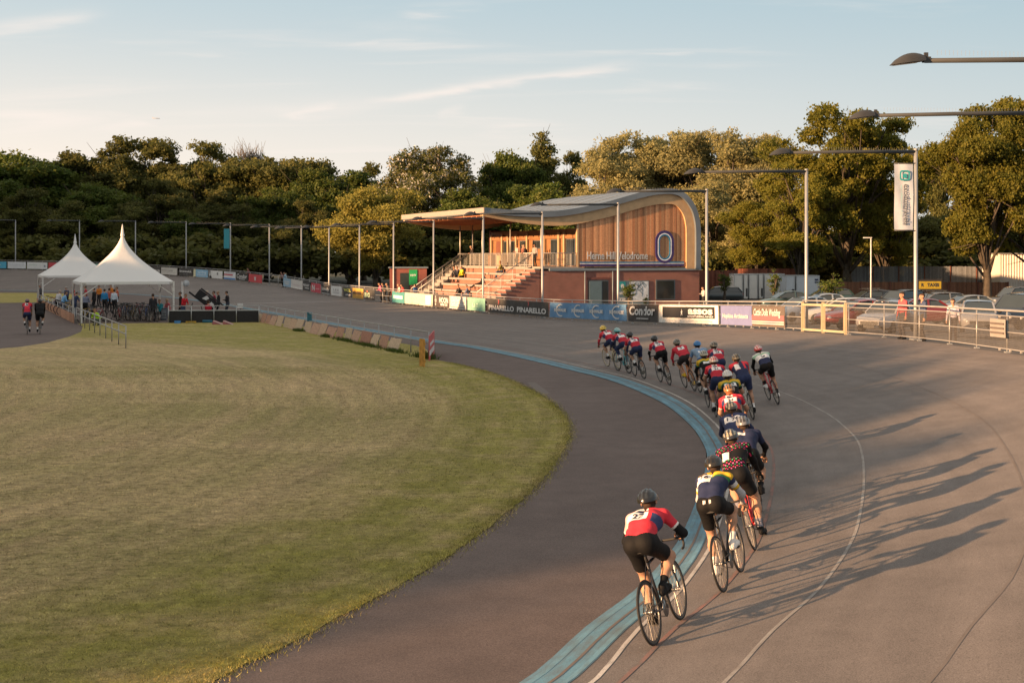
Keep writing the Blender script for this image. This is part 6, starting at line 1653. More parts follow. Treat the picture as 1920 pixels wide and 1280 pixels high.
CROWD = [ # pose, px, D, facing(deg), top, trousers, hair, label
 ('stand', 76, 104, 200, (.10, .10, .11), BKc, (.35, .33, .31), 'grey haired spectator in dark jacket at the left tent corner'),
 ('stand', 125, 97, 160, NV, BKc, (.30, .28, .26), 'big spectator in navy jacket and pale cap under the left tent'),
 ('lean', 117, 84, 40, (.16, .36, .60), JN, (.10, .06, .04), 'person in light blue jacket bending over bicycles at the low orange wall'),
 ('lean', 107, 88, 60, (.50, .50, .52), BKc, (.35, .30, .25), 'person in pale grey top bending beside the light blue jacket'),
 ('stand', 138, 98, 210, RD, BKc, (.06, .04, .03), 'spectator in red jersey behind the near tent corner leg'),
 ('lean', 139, 84, 70, NV, NV, (.06, .04, .03), 'person in navy top with white cap leaning between the tent legs'),
 ('stand', 161, 99, 190, (.38, .03, .05), BKc, (.05, .03, .02), 'spectator in dark red jersey just right of the front tent leg'),
 ('lean', 160, 82, 110, (.22, .25, .36), BKc, (.25, .2, .15), 'person in blue grey top bending right of the front tent leg'),
 ('stand', 177, 93, 170, BKc, BKc, (.05, .03, .02), 'spectator all in black, left of the turquoise blue jacket'),
 ('stand', 186, 102, 260, OR, BKc, (.07, .04, .03), 'orange shirted helper standing left of the bright blue jacket'),
 ('stand', 196, 90, 95, BL, BKc, (.05, .035, .03), 'spectator in bright blue jacket with white patch, under the near tent'),
 ('stand', 205, 92, 100, (.35, .09, .07), BKc, (.05, .03, .02), 'spectator in dull red top between blue and white jackets'),
 ('stand', 208, 104, 250, OR, BKc, (.07, .04, .03), 'orange shirted helper behind the white jacket'),
 ('stand', 214, 89, 80, (.50, .58, .66), BKc, (.05, .03, .02), 'spectator in pale blue white jacket beside the bicycle rack'),
 ('stand', 220, 96, 200, (.42, .10, .05), BKc, (.10, .06, .03), 'spectator in rust coloured top at the end of the bicycle rack'),
 ('crouch', 184, 74, 250, (.40, .62, .03), (.10, .12, .10), (.10, .07, .04), 'child in bright yellow green vest crouching in front of the crowd'),
 ('stand', 287, 78, 120, (.025, .025, .03), BKc, (.05, .035, .03), 'spectator in black at the right rear tent leg'),
 ('sit', 302, 80, 250, TL, BKc, (.20, .12, .06), 'person in teal jacket sitting between the right tent legs'),
 ('sit', 317, 81, 230, (.48, .12, .14), JN, (.35, .28, .2), 'person in pink red top sitting beside the right tent leg'),
 ('stand', 339, 82, 200, (.035, .022, .018), BKc, (.03, .02, .015), 'man in dark brown jacket standing right of the near tent'),
 ('lean', 343, 79, 330, (.50, .02, .03), JN, (.10, .06, .03), 'person in bright red top with white print bending down right of the near tent'),
 ('stand', 389, 86, 200, (.55, .42, .40), BKc, (.45, .38, .3), 'fair haired person in pale top behind the red jacket'),
 ('sit', 390, 77.5, 95, (.36, .015, .03), BKc, (.05, .03, .02), 'person in crimson jacket sitting with back to us by the dark wall'),
 ('stand', 402, 84, 200, (.25, .02, .05), BKc, (.03, .02, .015), 'person in dark red and black top holding something white'),
 ('stand', 410, 84.5, 190, BKc, BKc, (.30, .22, .15), 'slim person in black beside the dark red top'),
 ('arms', 427, 84, 175, (.022, .02, .024), (.035, .04, .055), (.02, .015, .012), 'lone person with long dark hair standing apart on the paddock'),
]
PAD = 'riders and spectators gathered in the paddock'
for pose, px, D, fc, top, trou, hair, lab in CROWD:
    z = {'sit': .42, 'crouch': 0}.get(pose, 0)
    p_ = person(pose, at(px, D, z), R(fc), top, trou, hair, lab, PAD)
    if pose == 'sit':
        mb = MB()
        mb.box((0, 0, z-.02), (.42, .42, .04))
        st_ = empty('folding_stool', at(px, D, 0), R(fc), 'small dark folding stool under the %s' % ('person in teal jacket' if px == 302 else 'person in pink red top' if px == 317 else 'person in crimson jacket'), 'stool', 'folding stools in the paddock')
        mb.build('seat', M_dark, st_); mb = MB()
        for a, b_ in (((-.2, -.18, 0), (.2, -.18, z-.04)), ((.2, -.18, 0), (-.2, -.18, z-.04)), ((-.2, .18, 0), (.2, .18, z-.04)), ((.2, .18, 0), (-.2, .18, z-.04))): mb.tube([a, b_], .012, 5)
        mb.build('leg_frame', M_galv, st_)
# spectators along the outer fence
def behind(px, out=.55): s = f_at_px(px); p = f_pt(s, out); return p, math.atan2(-f_dir(s).x*-1, 1)
FEN = [('lean', 468, (.18, .04, .05), BKc, 'spectator in dark red leaning on the fence above the red crest board'), ('lean', 531, (.25, .12, .11), BKc, 'small spectator leaning on the fence left of the light blue hat'), ('lean', 537, (.22, .42, .60), BKc, 'spectator in light blue leaning on the fence past the far gate'),
       ('lean', 716, (.55, .10, .20), BKc, 'child in pink leaning on the fence by the yellow tree'), ('lean', 722, BKc, BKc, 'woman in black leaning on the fence next to the pink child'), ('lean', 730, (.10, .09, .08), BKc, 'fair haired woman in dark coat at the fence before the brick store'),
       ('lean', 752, (.45, .40, .38), BKc, 'person in pale top at the fence below the stair railing'), ('lean', 758, RD, BKc, 'person in red jacket at the fence below the stair railing'), ('stand', 779, (.04, .14, .36), BKc, 'person in blue jacket with rucksack at the foot of the stairs')]
for pose, px, top, trou, lab in FEN:
    s = f_at_px(px); d = f_dir(s); n = Vector((d.y, -d.x, 0)); q0 = f_pt(s); p = at(px, q0.y+(.75 if pose == 'lean' else 2.2), q0.z)
    person(pose, p, math.atan2(-n.y, -n.x) if pose == 'lean' else 2.5, top, trou, (.30, .2, .12) if px in (730, 752) else (.05, .03, .02), lab, 'spectators along the outer fence')
for px, top, trou, lab, sc, fc in ((1693, (.42, .08, .09), (.05, .05, .06), 'teenage boy in red top with navy collar behind the mesh fence', 1.0, 200), (1731, (.05, .07, .13), (.05, .045, .045), 'teenage boy in dark blue top leaning on the fence by the lamp post', .98, 185), (1787, (.58, .52, .58), (.025, .02, .025), 'girl in white shirt and dark skirt walking behind the mesh fence', .86, 250)):
    q0 = f_pt(f_at_px(px)); p = at(px, q0.y+(1.0 if px != 1787 else 2.5), q0.z-.05)
    person('stand' if px != 1720 else 'arms', p, R(fc), top, trou, (.04, .025, .018), lab, 'young people behind the mesh fence', sc=sc)
# on the grandstand
def on_tier(px, k): xa, xe, z = TIER[k]; x = (xa+xe)/2+.1; return bw_pt(x, FY(px, x), z)
ang = BA+math.pi
for pose, px, k, top, trou, hair, lab in (
 ('sit', 854, 4, (.03, .03, .035), BKc, (.12, .08, .05), 'man in dark clothes sitting with folded legs on the upper grandstand tier'), ('sit', 860, 4, (.028, .03, .045), BKc, (.05, .03, .02), 'man in navy jacket sitting beside the yellow jacket on the grandstand'),
 ('sit', 868, 4, YL, BKc, (.06, .04, .03), 'person in bright yellow jacket sitting on the grandstand'), ('recline', 902, 3, (.03, .028, .03), BKc, (.20, .14, .1), 'person in black sprawled behind the lamp post on the grandstand'),
 ('sit', 862, 1, BKc, BKc, (.04, .025, .02), 'boy in black sitting on the lowest grandstand tier'), ('sit', 941, 5, (.16, .14, .04), JN, (.14, .07, .03), 'person in olive yellow top sitting alone near the grandstand stairs'),
 ('sit', 878, 1, (.10, .12, .18), JN, (.08, .05, .03), 'child low on the grandstand right of the boy in black')):
    person(pose, on_tier(px, k)+Vector((0, 0, .03)), ang+(.2 if px < 870 else -.2), top, trou, hair, lab, 'spectators on the grandstand')
for pose, px, dx, top, trou, hair, lab, fc in (
 ('lean', 888, .6, (.03, .025, .025), BKc, (.4, .3, .22), 'bald man in black at the left of the terrace railing', 0), ('arms', 970, .55, (.50, .33, .30), BKc, (.30, .2, .12), 'person in pale pink top leaning on the terrace railing', .1), ('stand', 981, .9, (.20, .08, .06), BKc, (.06, .04, .03), 'person in dark red behind the black jacket on the terrace', .4),
 ('lean', 988, .6, (.018, .018, .022), BKc, (.3, .2, .14), 'person in black jacket bending over the terrace railing', -.3), ('stand', 1003, .8, (.32, .28, .26), BKc, (.02, .015, .012), 'dark haired person in grey top at the right of the terrace', .6)):
    x = sx1+dx; person(pose, bw_pt(x, FY(px, x), TZ+.06), ang+fc, top, trou, hair, lab, 'spectators on the terrace')
p = bw_pt(17.4, -1.6, -.05); person('arms', p, R(200), (.45, .42, .40), BKc, (.02, .015, .012), 'man in black and white top standing at the right end of the brick wall', None)
# ================================================================ TENTS
M_fab = None
def tent_mat():
    m, nt, b = _nodes('tent_fabric'); L = nt.links
    b.inputs['Base Color'].default_value = (.86, .86, .85, 1); b.inputs['Roughness'].default_value = .55
    tr = N(nt, 'ShaderNodeBsdfTranslucent'); tr.inputs['Color'].default_value = (.7, .68, .64, 1); mx = N(nt, 'ShaderNodeMixShader'); mx.inputs[0].default_value = .25
    tc = N(nt, 'ShaderNodeTexCoord'); nz = N(nt, 'ShaderNodeTexNoise'); nz.inputs['Scale'].default_value = 1.1; nz.inputs['Detail'].default_value = 4; L.new(tc.outputs['Object'], nz.inputs['Vector'])
    bp = N(nt, 'ShaderNodeBump'); bp.inputs['Strength'].default_value = .25; bp.inputs['Distance'].default_value = .12; L.new(nz.outputs['Fac'], bp.inputs['Height']); L.new(bp.outputs['Normal'], b.inputs['Normal'])
    L.new(b.outputs[0], mx.inputs[1]); L.new(tr.outputs[0], mx.inputs[2]); L.new(mx.outputs[0], nt.nodes['Material Output'].inputs['Surface']); return m
M_fab = tent_mat(); M_leg = pm('tent_leg_white', (.62, .60, .57), .45, .1)
def tent(loc, a, peak, label):
    root = empty('marquee_tent', loc, BA, label, 'tent', 'white peaked marquee tents in the paddock')
    e = 2.55; h = a/2; rows = []; nA = 48; nvv = 22
    for j in range(nvv+1):
        v = j/nvv; w = (1-v)**1.75*.97+.03*(1-v)+.012; r_ = []
        q = 2+10*(1-v)**2.2
        for i in range(nA):
            an = 2*math.pi*(i+.5)/nA; c, s = math.cos(an), math.sin(an); k = (abs(c)**q+abs(s)**q)**(-1/q)
            sag = .0 if v > 0 else 0
            r_.append(Vector((h*w*k*c, h*w*k*s, e+(peak-e)*v)))
        rows.append(r_)
    mb = MB(); mb.grid([r_+r_[:1] for r_ in rows])
    mb.build('canopy', M_fab, root)
    mb = MB(); mb.grid([[p+Vector((0, 0, -.17)) for p in rows[0]+rows[0][:1]], rows[0]+rows[0][:1]]); mb.build('valance', M_fab, root)
    mb = MB(); mb.lathe([(.14, peak-.28), (.10, peak-.1), (.04, peak+.35), (.01, peak+.5)], 12); mb.build('peak_cap', M_fab, root)
    for sx in (-1, 1):
        for sy in (-1, 1):
            mb = MB(); x, y = sx*(h-.06), sy*(h-.06)
            mb.box((x, y, e/2), (.11, .11, e)); l_ = mb.build('leg', M_leg, root)
            mb = MB(); mb.beam((x-sx*.06, y, e-.85), (x-sx*1.15, y, e-.06), .06, .05); mb.beam((x, y-sy*.06, e-.85), (x, y-sy*1.15, e-.06), .06, .05); mb.build('brace', M_leg, l_)
    mb = MB()
    for s in (-1, 1): mb.beam((s*(h-.06), -h+.12, e-.05), (s*(h-.06), h-.12, e-.05), .07, .08); mb.beam((-h+.12, s*(h-.06), e-.06), (h-.12, s*(h-.06), e-.06), .07, .08)
    mb.build('eave_frame', M_leg, root)
    return root
def tent_c(px, D, a=5.7): fl = at(px, D); return fl+bn*a/2+bu*a/2
tent(tent_c(151, 76), 5.7, 5.75, 'nearer white peaked tent with crowd and bicycles beneath')
tent(tent_c(79, 102), 5.7, 5.6, 'farther white peaked tent at the left, partly behind the nearer one')
# ---- racked bicycles -----------------------------------------------
rk = random.Random(4)
FC_ = [(.03, .03, .035), (.35, .04, .04), (.45, .45, .45), (.04, .10, .30), (.03, .03, .035), (.45, .30, .04), (.10, .10, .11)]
protos = [bicycle('', c, .5+i, 'bicycles parked in the paddock', simple=True) for i, c in enumerate(FC_)]
spots = []
for i in range(15): spots.append((222+5.3*i+rk.uniform(-1, 1), 80.5+rk.uniform(-1.2, 1.2)-i*.12, rk.choice((95, 270, 100, 255, 265))+rk.uniform(-14, 14)))
for i in range(6): spots.append((84+6.2*i, 99-2.6*i, 35+rk.uniform(-15, 15)))
for i in range(12): spots.append((218+6.6*i+rk.uniform(-2, 2), 84+rk.uniform(-1.5, 1.5), rk.choice((90, 275, 260))+rk.uniform(-20, 20)))
for i in range(5): spots.append((150+9*i, 78+rk.uniform(-1, 2), rk.uniform(60, 120)))
DESC = ['black', 'red', 'silver grey', 'blue', 'dark', 'yellow', 'charcoal']
for i, (px, D, a) in enumerate(spots):
    j = i % 7; b_ = protos[j] if i < 7 else copy_tree(protos[j])
    b_.location = at(px, D); b_.rotation_euler = (R(rk.uniform(-8, 8)), 0, R(a))
    tag(b_, '%s bicycle standing in the paddock %s' % (DESC[j], 'rack under the near tent' if i < 15 else 'by the low orange wall' if i < 21 else 'second row under the near tent' if i < 33 else 'between the front tent legs'), None, 'bicycles parked in the paddock')
# ================================================================ PADDOCK FURNITURE
M_ob = attr_mat('plywood_boards', .75, .2, bump=.3, bscale=18, var=.25)
M_blk = pm('black_screen', (.018, .017, .018), .7, 0, .2)
# railing along the home straight with leaning plywood boards
BX = [488, 499, 515.5, 533, 550.5, 571, 592, 612, 632.5, 655.5, 684, 707, 735, 772.5, 788]
BYp = [601, 603.6, 606.4, 609, 613, 617.4, 620, 629, 632, 637.5, 642, 646, 652, 657, 663]
A_, B_ = P0(488, 602), P0(804, 668)
def rl(t, z=0., o=0.):
    d = (B_-A_); n = Vector((d.y, -d.x, 0)).normalized(); return A_+d*t+n*o+Vector((0, 0, z))
rt = empty('track_railing', A_, 0, 'low grey railing between the grass and the home straight, in front of leaning boards', 'railing')
for nm, z in (('top_rail', 1.0), ('middle_rail', .58)):
    mb = MB(); mb.tube([rl(0, z), rl(1, z)], .027, 6); mb.build(nm, M_rail, rt, off=A_)
for i in range(15):
    mb = MB(); mb.tube([rl(i/14, -.05), rl(i/14, 1.0)], .028, 6); mb.build('post', M_post, rt, off=A_)
rr = random.Random(8)
N_BD = 19; tcur = 0.003
for i in range(N_BD):
    w = rr.uniform(.035, .055); t0, t1 = tcur, min(.985, tcur+w-.004); tcur += w+(.006 if rr.random() < .35 else 0)
    if t0 > .96: break
    h_ = rr.uniform(.50, .64); ln_ = rr.uniform(.10, .26); sk = rr.uniform(-.05, .05)
    a, b_ = rl(t0, 0, .12+ln_), rl(t1, 0, .12+ln_); at_, bt_ = rl(t0+sk*.02, h_, .10), rl(t1+sk*.02, h_+rr.uniform(-.03, .03), .10)
    c0 = (a+b_)/2; vs = [a, b_, bt_, at_]; n = (b_-a).cross(at_-a).normalized()*.02
    mb = MB(); mb.prism([q-c0 for q in vs], (0, 0, 0), n)
    me = mb.mesh('leaning_board', M_ob); k = rr.choice(((.46, .29, .20), (.50, .34, .23), (.40, .20, .14), (.44, .25, .17), (.52, .38, .26), (.38, .19, .14)))
    set_cols(me, [k]*len(me.polygons)); o = link('leaning_board', me); o.location = c0
    ORD = ['first', 'second', 'third', 'fourth', 'fifth', 'sixth', 'seventh', 'eighth', 'ninth', 'tenth', 'eleventh', 'twelfth', 'thirteenth', 'fourteenth', 'fifteenth', 'sixteenth', 'seventeenth', 'eighteenth', 'nineteenth', 'twentieth']
    tag(o, '%s weathered plywood board leaning on the railing, counted from the black wall' % ORD[i], 'board', 'plywood boards leaning along the home straight railing')
# weeds at the foot of the boards
q = np.random.RandomState(3); n = 2600
tt = np.concatenate([q.normal(c, s, n//6) for c, s in ((.37, .012), (.66, .03), (.78, .03), (.90, .02), (.55, .01), (1.02, .016))]); tt = tt[(tt > 0) & (tt < 1.06)]; n = len(tt)
d = B_-A_; nrm2 = Vector((d.y, -d.x, 0)).normalized(); base = np.array(A_)[None]+np.array(d)[None]*tt[:, None]+np.array(nrm2)[None]*(.42+q.normal(0, .12, n))[:, None]
hh_ = q.uniform(.05, .20, n)*(1+.6*(tt > .98)); le = q.normal(0, .10, (n, 2)); a = q.rand(n)*6.28; V = np.zeros((n, 3, 3)); w_ = .022
V[:, 0] = base-np.stack([np.cos(a)*w_, np.sin(a)*w_, a*0], 1); V[:, 1] = base+np.stack([np.cos(a)*w_, np.sin(a)*w_, a*0], 1); V[:, 2] = base+np.stack([le[:, 0], le[:, 1], hh_], 1)
cols = np.zeros((n, 3)); cols[:, 0] = q.rand(n); cols[:, 1] = q.rand(n)*.2
tag(link('weeds', nmesh('weeds', V.reshape(-1, 3), np.arange(n*3).reshape(-1, 3), LEAF['green'], False, cols)), 'rough green weeds growing along the foot of the plywood boards', 'weeds', kind='stuff')
# end of the railing: orange slatted panel and the red end board
e0, e1 = P0(787, 686), P0(803, 689); 
ep = empty('slatted_panel', e0, 0, 'upright orange slatted wooden panel at the end of the railing', 'panel')
mb = MB(); M_os = pm('orange_slats', (.52, .26, .05), .7, 0, .3, 6, .3, 12)
dv_ = (e1-e0); wv = dv_.normalized(); Lw = .46
for i in range(5): mb.box(Vector(wv*(.03+i*.095))+Vector((0, 0, .52)), (.075, .03, 1.04), rz=math.atan2(wv.y, wv.x))
mb.build('slats', M_os, ep)
mb = MB()
for z in (.2, .85): mb.box(Vector(wv*.22)+Vector((-wv.y*.03, wv.x*.03, z)), (.46, .025, .07), rz=math.atan2(wv.y, wv.x))
mb.build('batten', M_os, ep)
p0, p1 = P0(804.5, 677), P0(814, 663); eb = empty('end_board', p0, 0, 'red and white board closing the end of the home straight railing', 'board'); dd = p1-p0
mb = MB(); mb.beam(Vector((0, 0, .50)), Vector((dd.x, dd.y, .50)), .03, .98); s_ = mb.build('sheet', pm('end_red', (.50, .10, .10), .6, 0, .1), eb)
mb = MB(); nn = Vector((dd.y, -dd.x, 0)).normalized()*.02
mb.beam(Vector((0, 0, .30))+nn, Vector((dd.x*.9, dd.y*.9, .30))+nn, .012, .2); mb.beam(dd*.1+Vector((0, 0, .62))+nn, dd*.8+Vector((0, 0, .62))+nn, .012, .12); mb.build('stripe', tmat('w2', WH), s_)
o = MB(); o.box((0, 0, .25), (.24, .2, .5)); o.box((0, 0, .52), (.28, .24, .05)); tg_ = o.build('litter_bin', pm('bin_teal', (.03, .14, .19), .5)); tg_.location = rl(.385, .50, -.05); tag(tg_, 'small teal bin fixed to the home straight railing', 'bin')
# dark low wall with railing in front of the paddock
w0, w1 = P0(317, 605), P0(486, 604); wl = empty('low_screen_wall', w0, 0, 'low black screened wall with a rail, between paddock and grass', 'wall'); wd2 = w1-w0
mb = MB(); mb.beam((0, 0, .37), tuple(wd2+Vector((0, 0, .37))), .08, .74); mb.build('screen', M_blk, wl)
mb = MB(); mb.beam((0, 0, .76), tuple(wd2+Vector((0, 0, .76))), .16, .05); mb.build('coping', M_galv, wl)
for k in range(5):
    q = wd2*(k/4); mb = MB(); mb.tube([q+Vector((0, -.10, 0)), q+Vector((0, -.10, 1.06))], .03, 6); mb.build('post', M_galv, wl)
mb = MB(); mb.tube([Vector((0, -.10, 1.05)), wd2+Vector((0, -.10, 1.05))], .025, 6); mb.build('top_rail', M_galv, wl)
cbp = P0(308.5, 600); cb = empty('service_cabinet', cbp, 0, 'blue grey slatted cabinet at the left end of the low black wall', 'cabinet')
mb = MB(); mb.box((0, 0, .38), (.36, .34, .76)); mb.box((0, 0, .78), (.40, .38, .04)); c_ = mb.build('case', pm('cabinet_grey', (.09, .11, .14), .5), cb)
mb = MB()
for k in range(6): mb.box((0, -.178, .14+k*.1), (.30, .015, .05))
mb.build('louvre', M_galv, cb)
# low orange boarded wall on the left and the handrail after it
o0, o1 = P0(69, 571), P0(139, 606); ow = empty('boarded_wall', o0, 0, 'long low wall of orange brown boards beside the inner road at left', 'wall'); od = o1-o0
mb = MB(); cols = []
for k in range(22):
    a, b_ = od*(k/22+.001), od*((k+1)/22-.001); mb.beam(a+Vector((0, 0, .28)), b_+Vector((0, 0, .28)), .05, .56); kk = rr.uniform(.8, 1.15); cols += [(.47*kk, .255*kk, .165*kk)]*6
me = mb.mesh('boards', M_ob); set_cols(me, cols); link('boards', me, ow)
mb = MB(); mb.tube([Vector((0, 0, .95)), od+Vector((0, 0, .95))], .025, 6); mb.tube([Vector((0, 0, .66)), od+Vector((0, 0, .66))], .02, 6); mb.build('rail', M_rail, ow)
for k in range(9): mb = MB(); qv = od*(k/8); mb.tube([qv+Vector((.04, 0, 0)), qv+Vector((.04, 0, .95))], .025, 6); mb.build('post', M_galv, ow)
h0, h1 = P0(143, 607), P0(236, 653); hr = empty('handrail', h0, 0, 'double steel handrail running out over the grass from the boarded wall', 'railing'); hd_ = h1-h0
for nm, z in (('top_rail', 1.0), ('middle_rail', .64)): mb = MB(); mb.tube([Vector((0, 0, z)), hd_+Vector((0, 0, z))], .03, 6); mb.build(nm, M_rail, hr)
for k in range(10): mb = MB(); qv = hd_*(k/9); mb.tube([qv, qv+Vector((0, 0, 1.0))], .028, 6); mb.build('post', M_rail, hr)
# toppled black display frame with white logo panel
fp = at(368, 83.5); ff = empty('display_frame', fp, R(5), 'tilted black banner frame with white emblem among the people right of the tent', 'banner frame')
mb = MB(); Mq = Matrix.Rotation(R(38), 4, 'Y'); mb.M = Mq
mb.box((0, 0, 1.75), (1.9, .08, .10)); mb.box((-.35, .1, 1.05), (2.2, .08, .12)); mb.M = None; fr = mb.build('frame_bar', M_blk, ff)
mb = MB(); mb.M = Mq; mb.box((-.2, .05, 1.38), (1.6, .03, .58)); mb.M = None; mb.build('sheet', M_blk, ff)
mb = MB(); mb.M = Mq; mb.prism([(-.5, .02, 1.25), (-.2, .02, 1.32), (-.1, .02, 1.55), (-.35, .02, 1.6)], (0, 0, 0), (0, -.01, 0)); mb.prism([(.1, .02, 1.2), (.45, .02, 1.2), (.4, .02, 1.42), (.15, .02, 1.45)], (0, 0, 0), (0, -.01, 0)); mb.M = None; mb.build('emblem', tmat('w2', WH), ff)
mb = MB(); mb.tube([(-.6, .1, 0), (-.25, .1, 1.0)], .03, 6); mb.tube([(.5, .1, 0), (.3, .1, .8)], .03, 6); mb.build('support', M_blk, ff)
bagp = at(362, 78.6); mb = MB(); mb.ell((0, 0, .16), (.55, .22, .20)); mb.tube([(-.2, -.2, .2), (0, -.24, .38), (.2, -.2, .2)], .015, 5); o = mb.build('kit_bag', M_blk); o.location = bagp; tag(o, 'black and white kit bag lying behind the low black wall', 'bag')
# round signal on a white post, white notice on a stand
sp_ = at(342, 96); sg = empty('signal_post', sp_, 0, 'white post with a round disc above the heads right of the tent', 'signal')
mb = MB(); mb.box((0, 0, 1.1), (.14, .14, 2.2)); mb.build('post', M_leg, sg); mb = MB(); mb.lathe([(.0, -.02), (.26, -.02), (.26, .02), (0, .02)], 20, c=(.30, 0, 2.05), axis='Y'); mb.box((.1, 0, 2.05), (.12, .03, .05)); mb.build('disc', pm('disc_white', (.45, .48, .50), .5), sg)
np_ = P0(450, 600); nt_ = empty('notice_stand', np_, 0, 'small white notice on a black stand at the paddock rail', 'notice'); mb = MB(); mb.tube([(0, .1, 0), (0, .1, .75)], .03, 6); mb.box((0, .1, .01), (.3, .3, .03)); mb.build('stand', M_blk, nt_); mb = MB(); mb.box((0, .05, .93), (.36, .03, .32)); mb.build('sheet', tmat('w2', WH), nt_)
# bits on the grass in front of the dark wall
def small(name, px, py, label, cat, parts, rz=0.):
    r_ = empty(name, P0(px, py), rz, label, cat)
    for nm, col, fn in parts: mb = MB(); fn(mb); mb.build(nm, pm('small_'+nm+'%.2f%.2f' % (col[0], col[2]), col, .5), r_)
small('plastic_crate', 333, 606, 'small blue plastic crate on the grass by the black wall', 'crate', [('tub', (.05, .20, .45), lambda m: [m.box((0, s*.11, .08), (.34, .02, .16)) for s in (-1, 1)]+[m.box((s*.16, 0, .08), (.02, .20, .16)) for s in (-1, 1)]+[m.box((0, 0, .02), (.3, .2, .02))])])
small('start_block', 358, 606, 'yellow low hurdle lying in front of the black wall', 'hurdle', [('bar', (.50, .30, .03), lambda m: [m.box((0, 0, .10), (.62, .05, .06)), m.box((-.27, 0, .05), (.05, .3, .06)), m.box((.27, 0, .05), (.05, .3, .06))])])
small('gym_mat', 389, 605, 'rolled teal mat lying on the grass by the black wall', 'mat', [('roll', (.02, .12, .18), lambda m: m.tube([(-.3, 0, .09), (.3, 0, .09)], .09, 10))])
for i, px in enumerate((409, 428)):
    small('starting_ramp', px, 608, ('left' if i == 0 else 'right')+' one of two red and white low ramps lying on the grass', 'ramp', [('ramp', (.38, .12, .13), lambda m: m.prism([(-.34, -.2, 0), (.34, -.2, 0), (-.25, -.2, .24)], (0, 0, 0), (0, .4, 0))), ('edge', (.6, .5, .48), lambda m: m.beam((-.26, -.21, .235), (.35, -.21, .0), .03, .04))])
small('hydrant', 462, 603, 'short yellow marker post before the black wall', 'post', [('post', (.55, .36, .03), lambda m: [m.tube([(0, -.15, 0), (0, -.15, .5)], .045, 8), m.ell((0, -.15, .55), (.07, .07, .07)), m.box((0, -.15, .3), (.2, .06, .06))])])
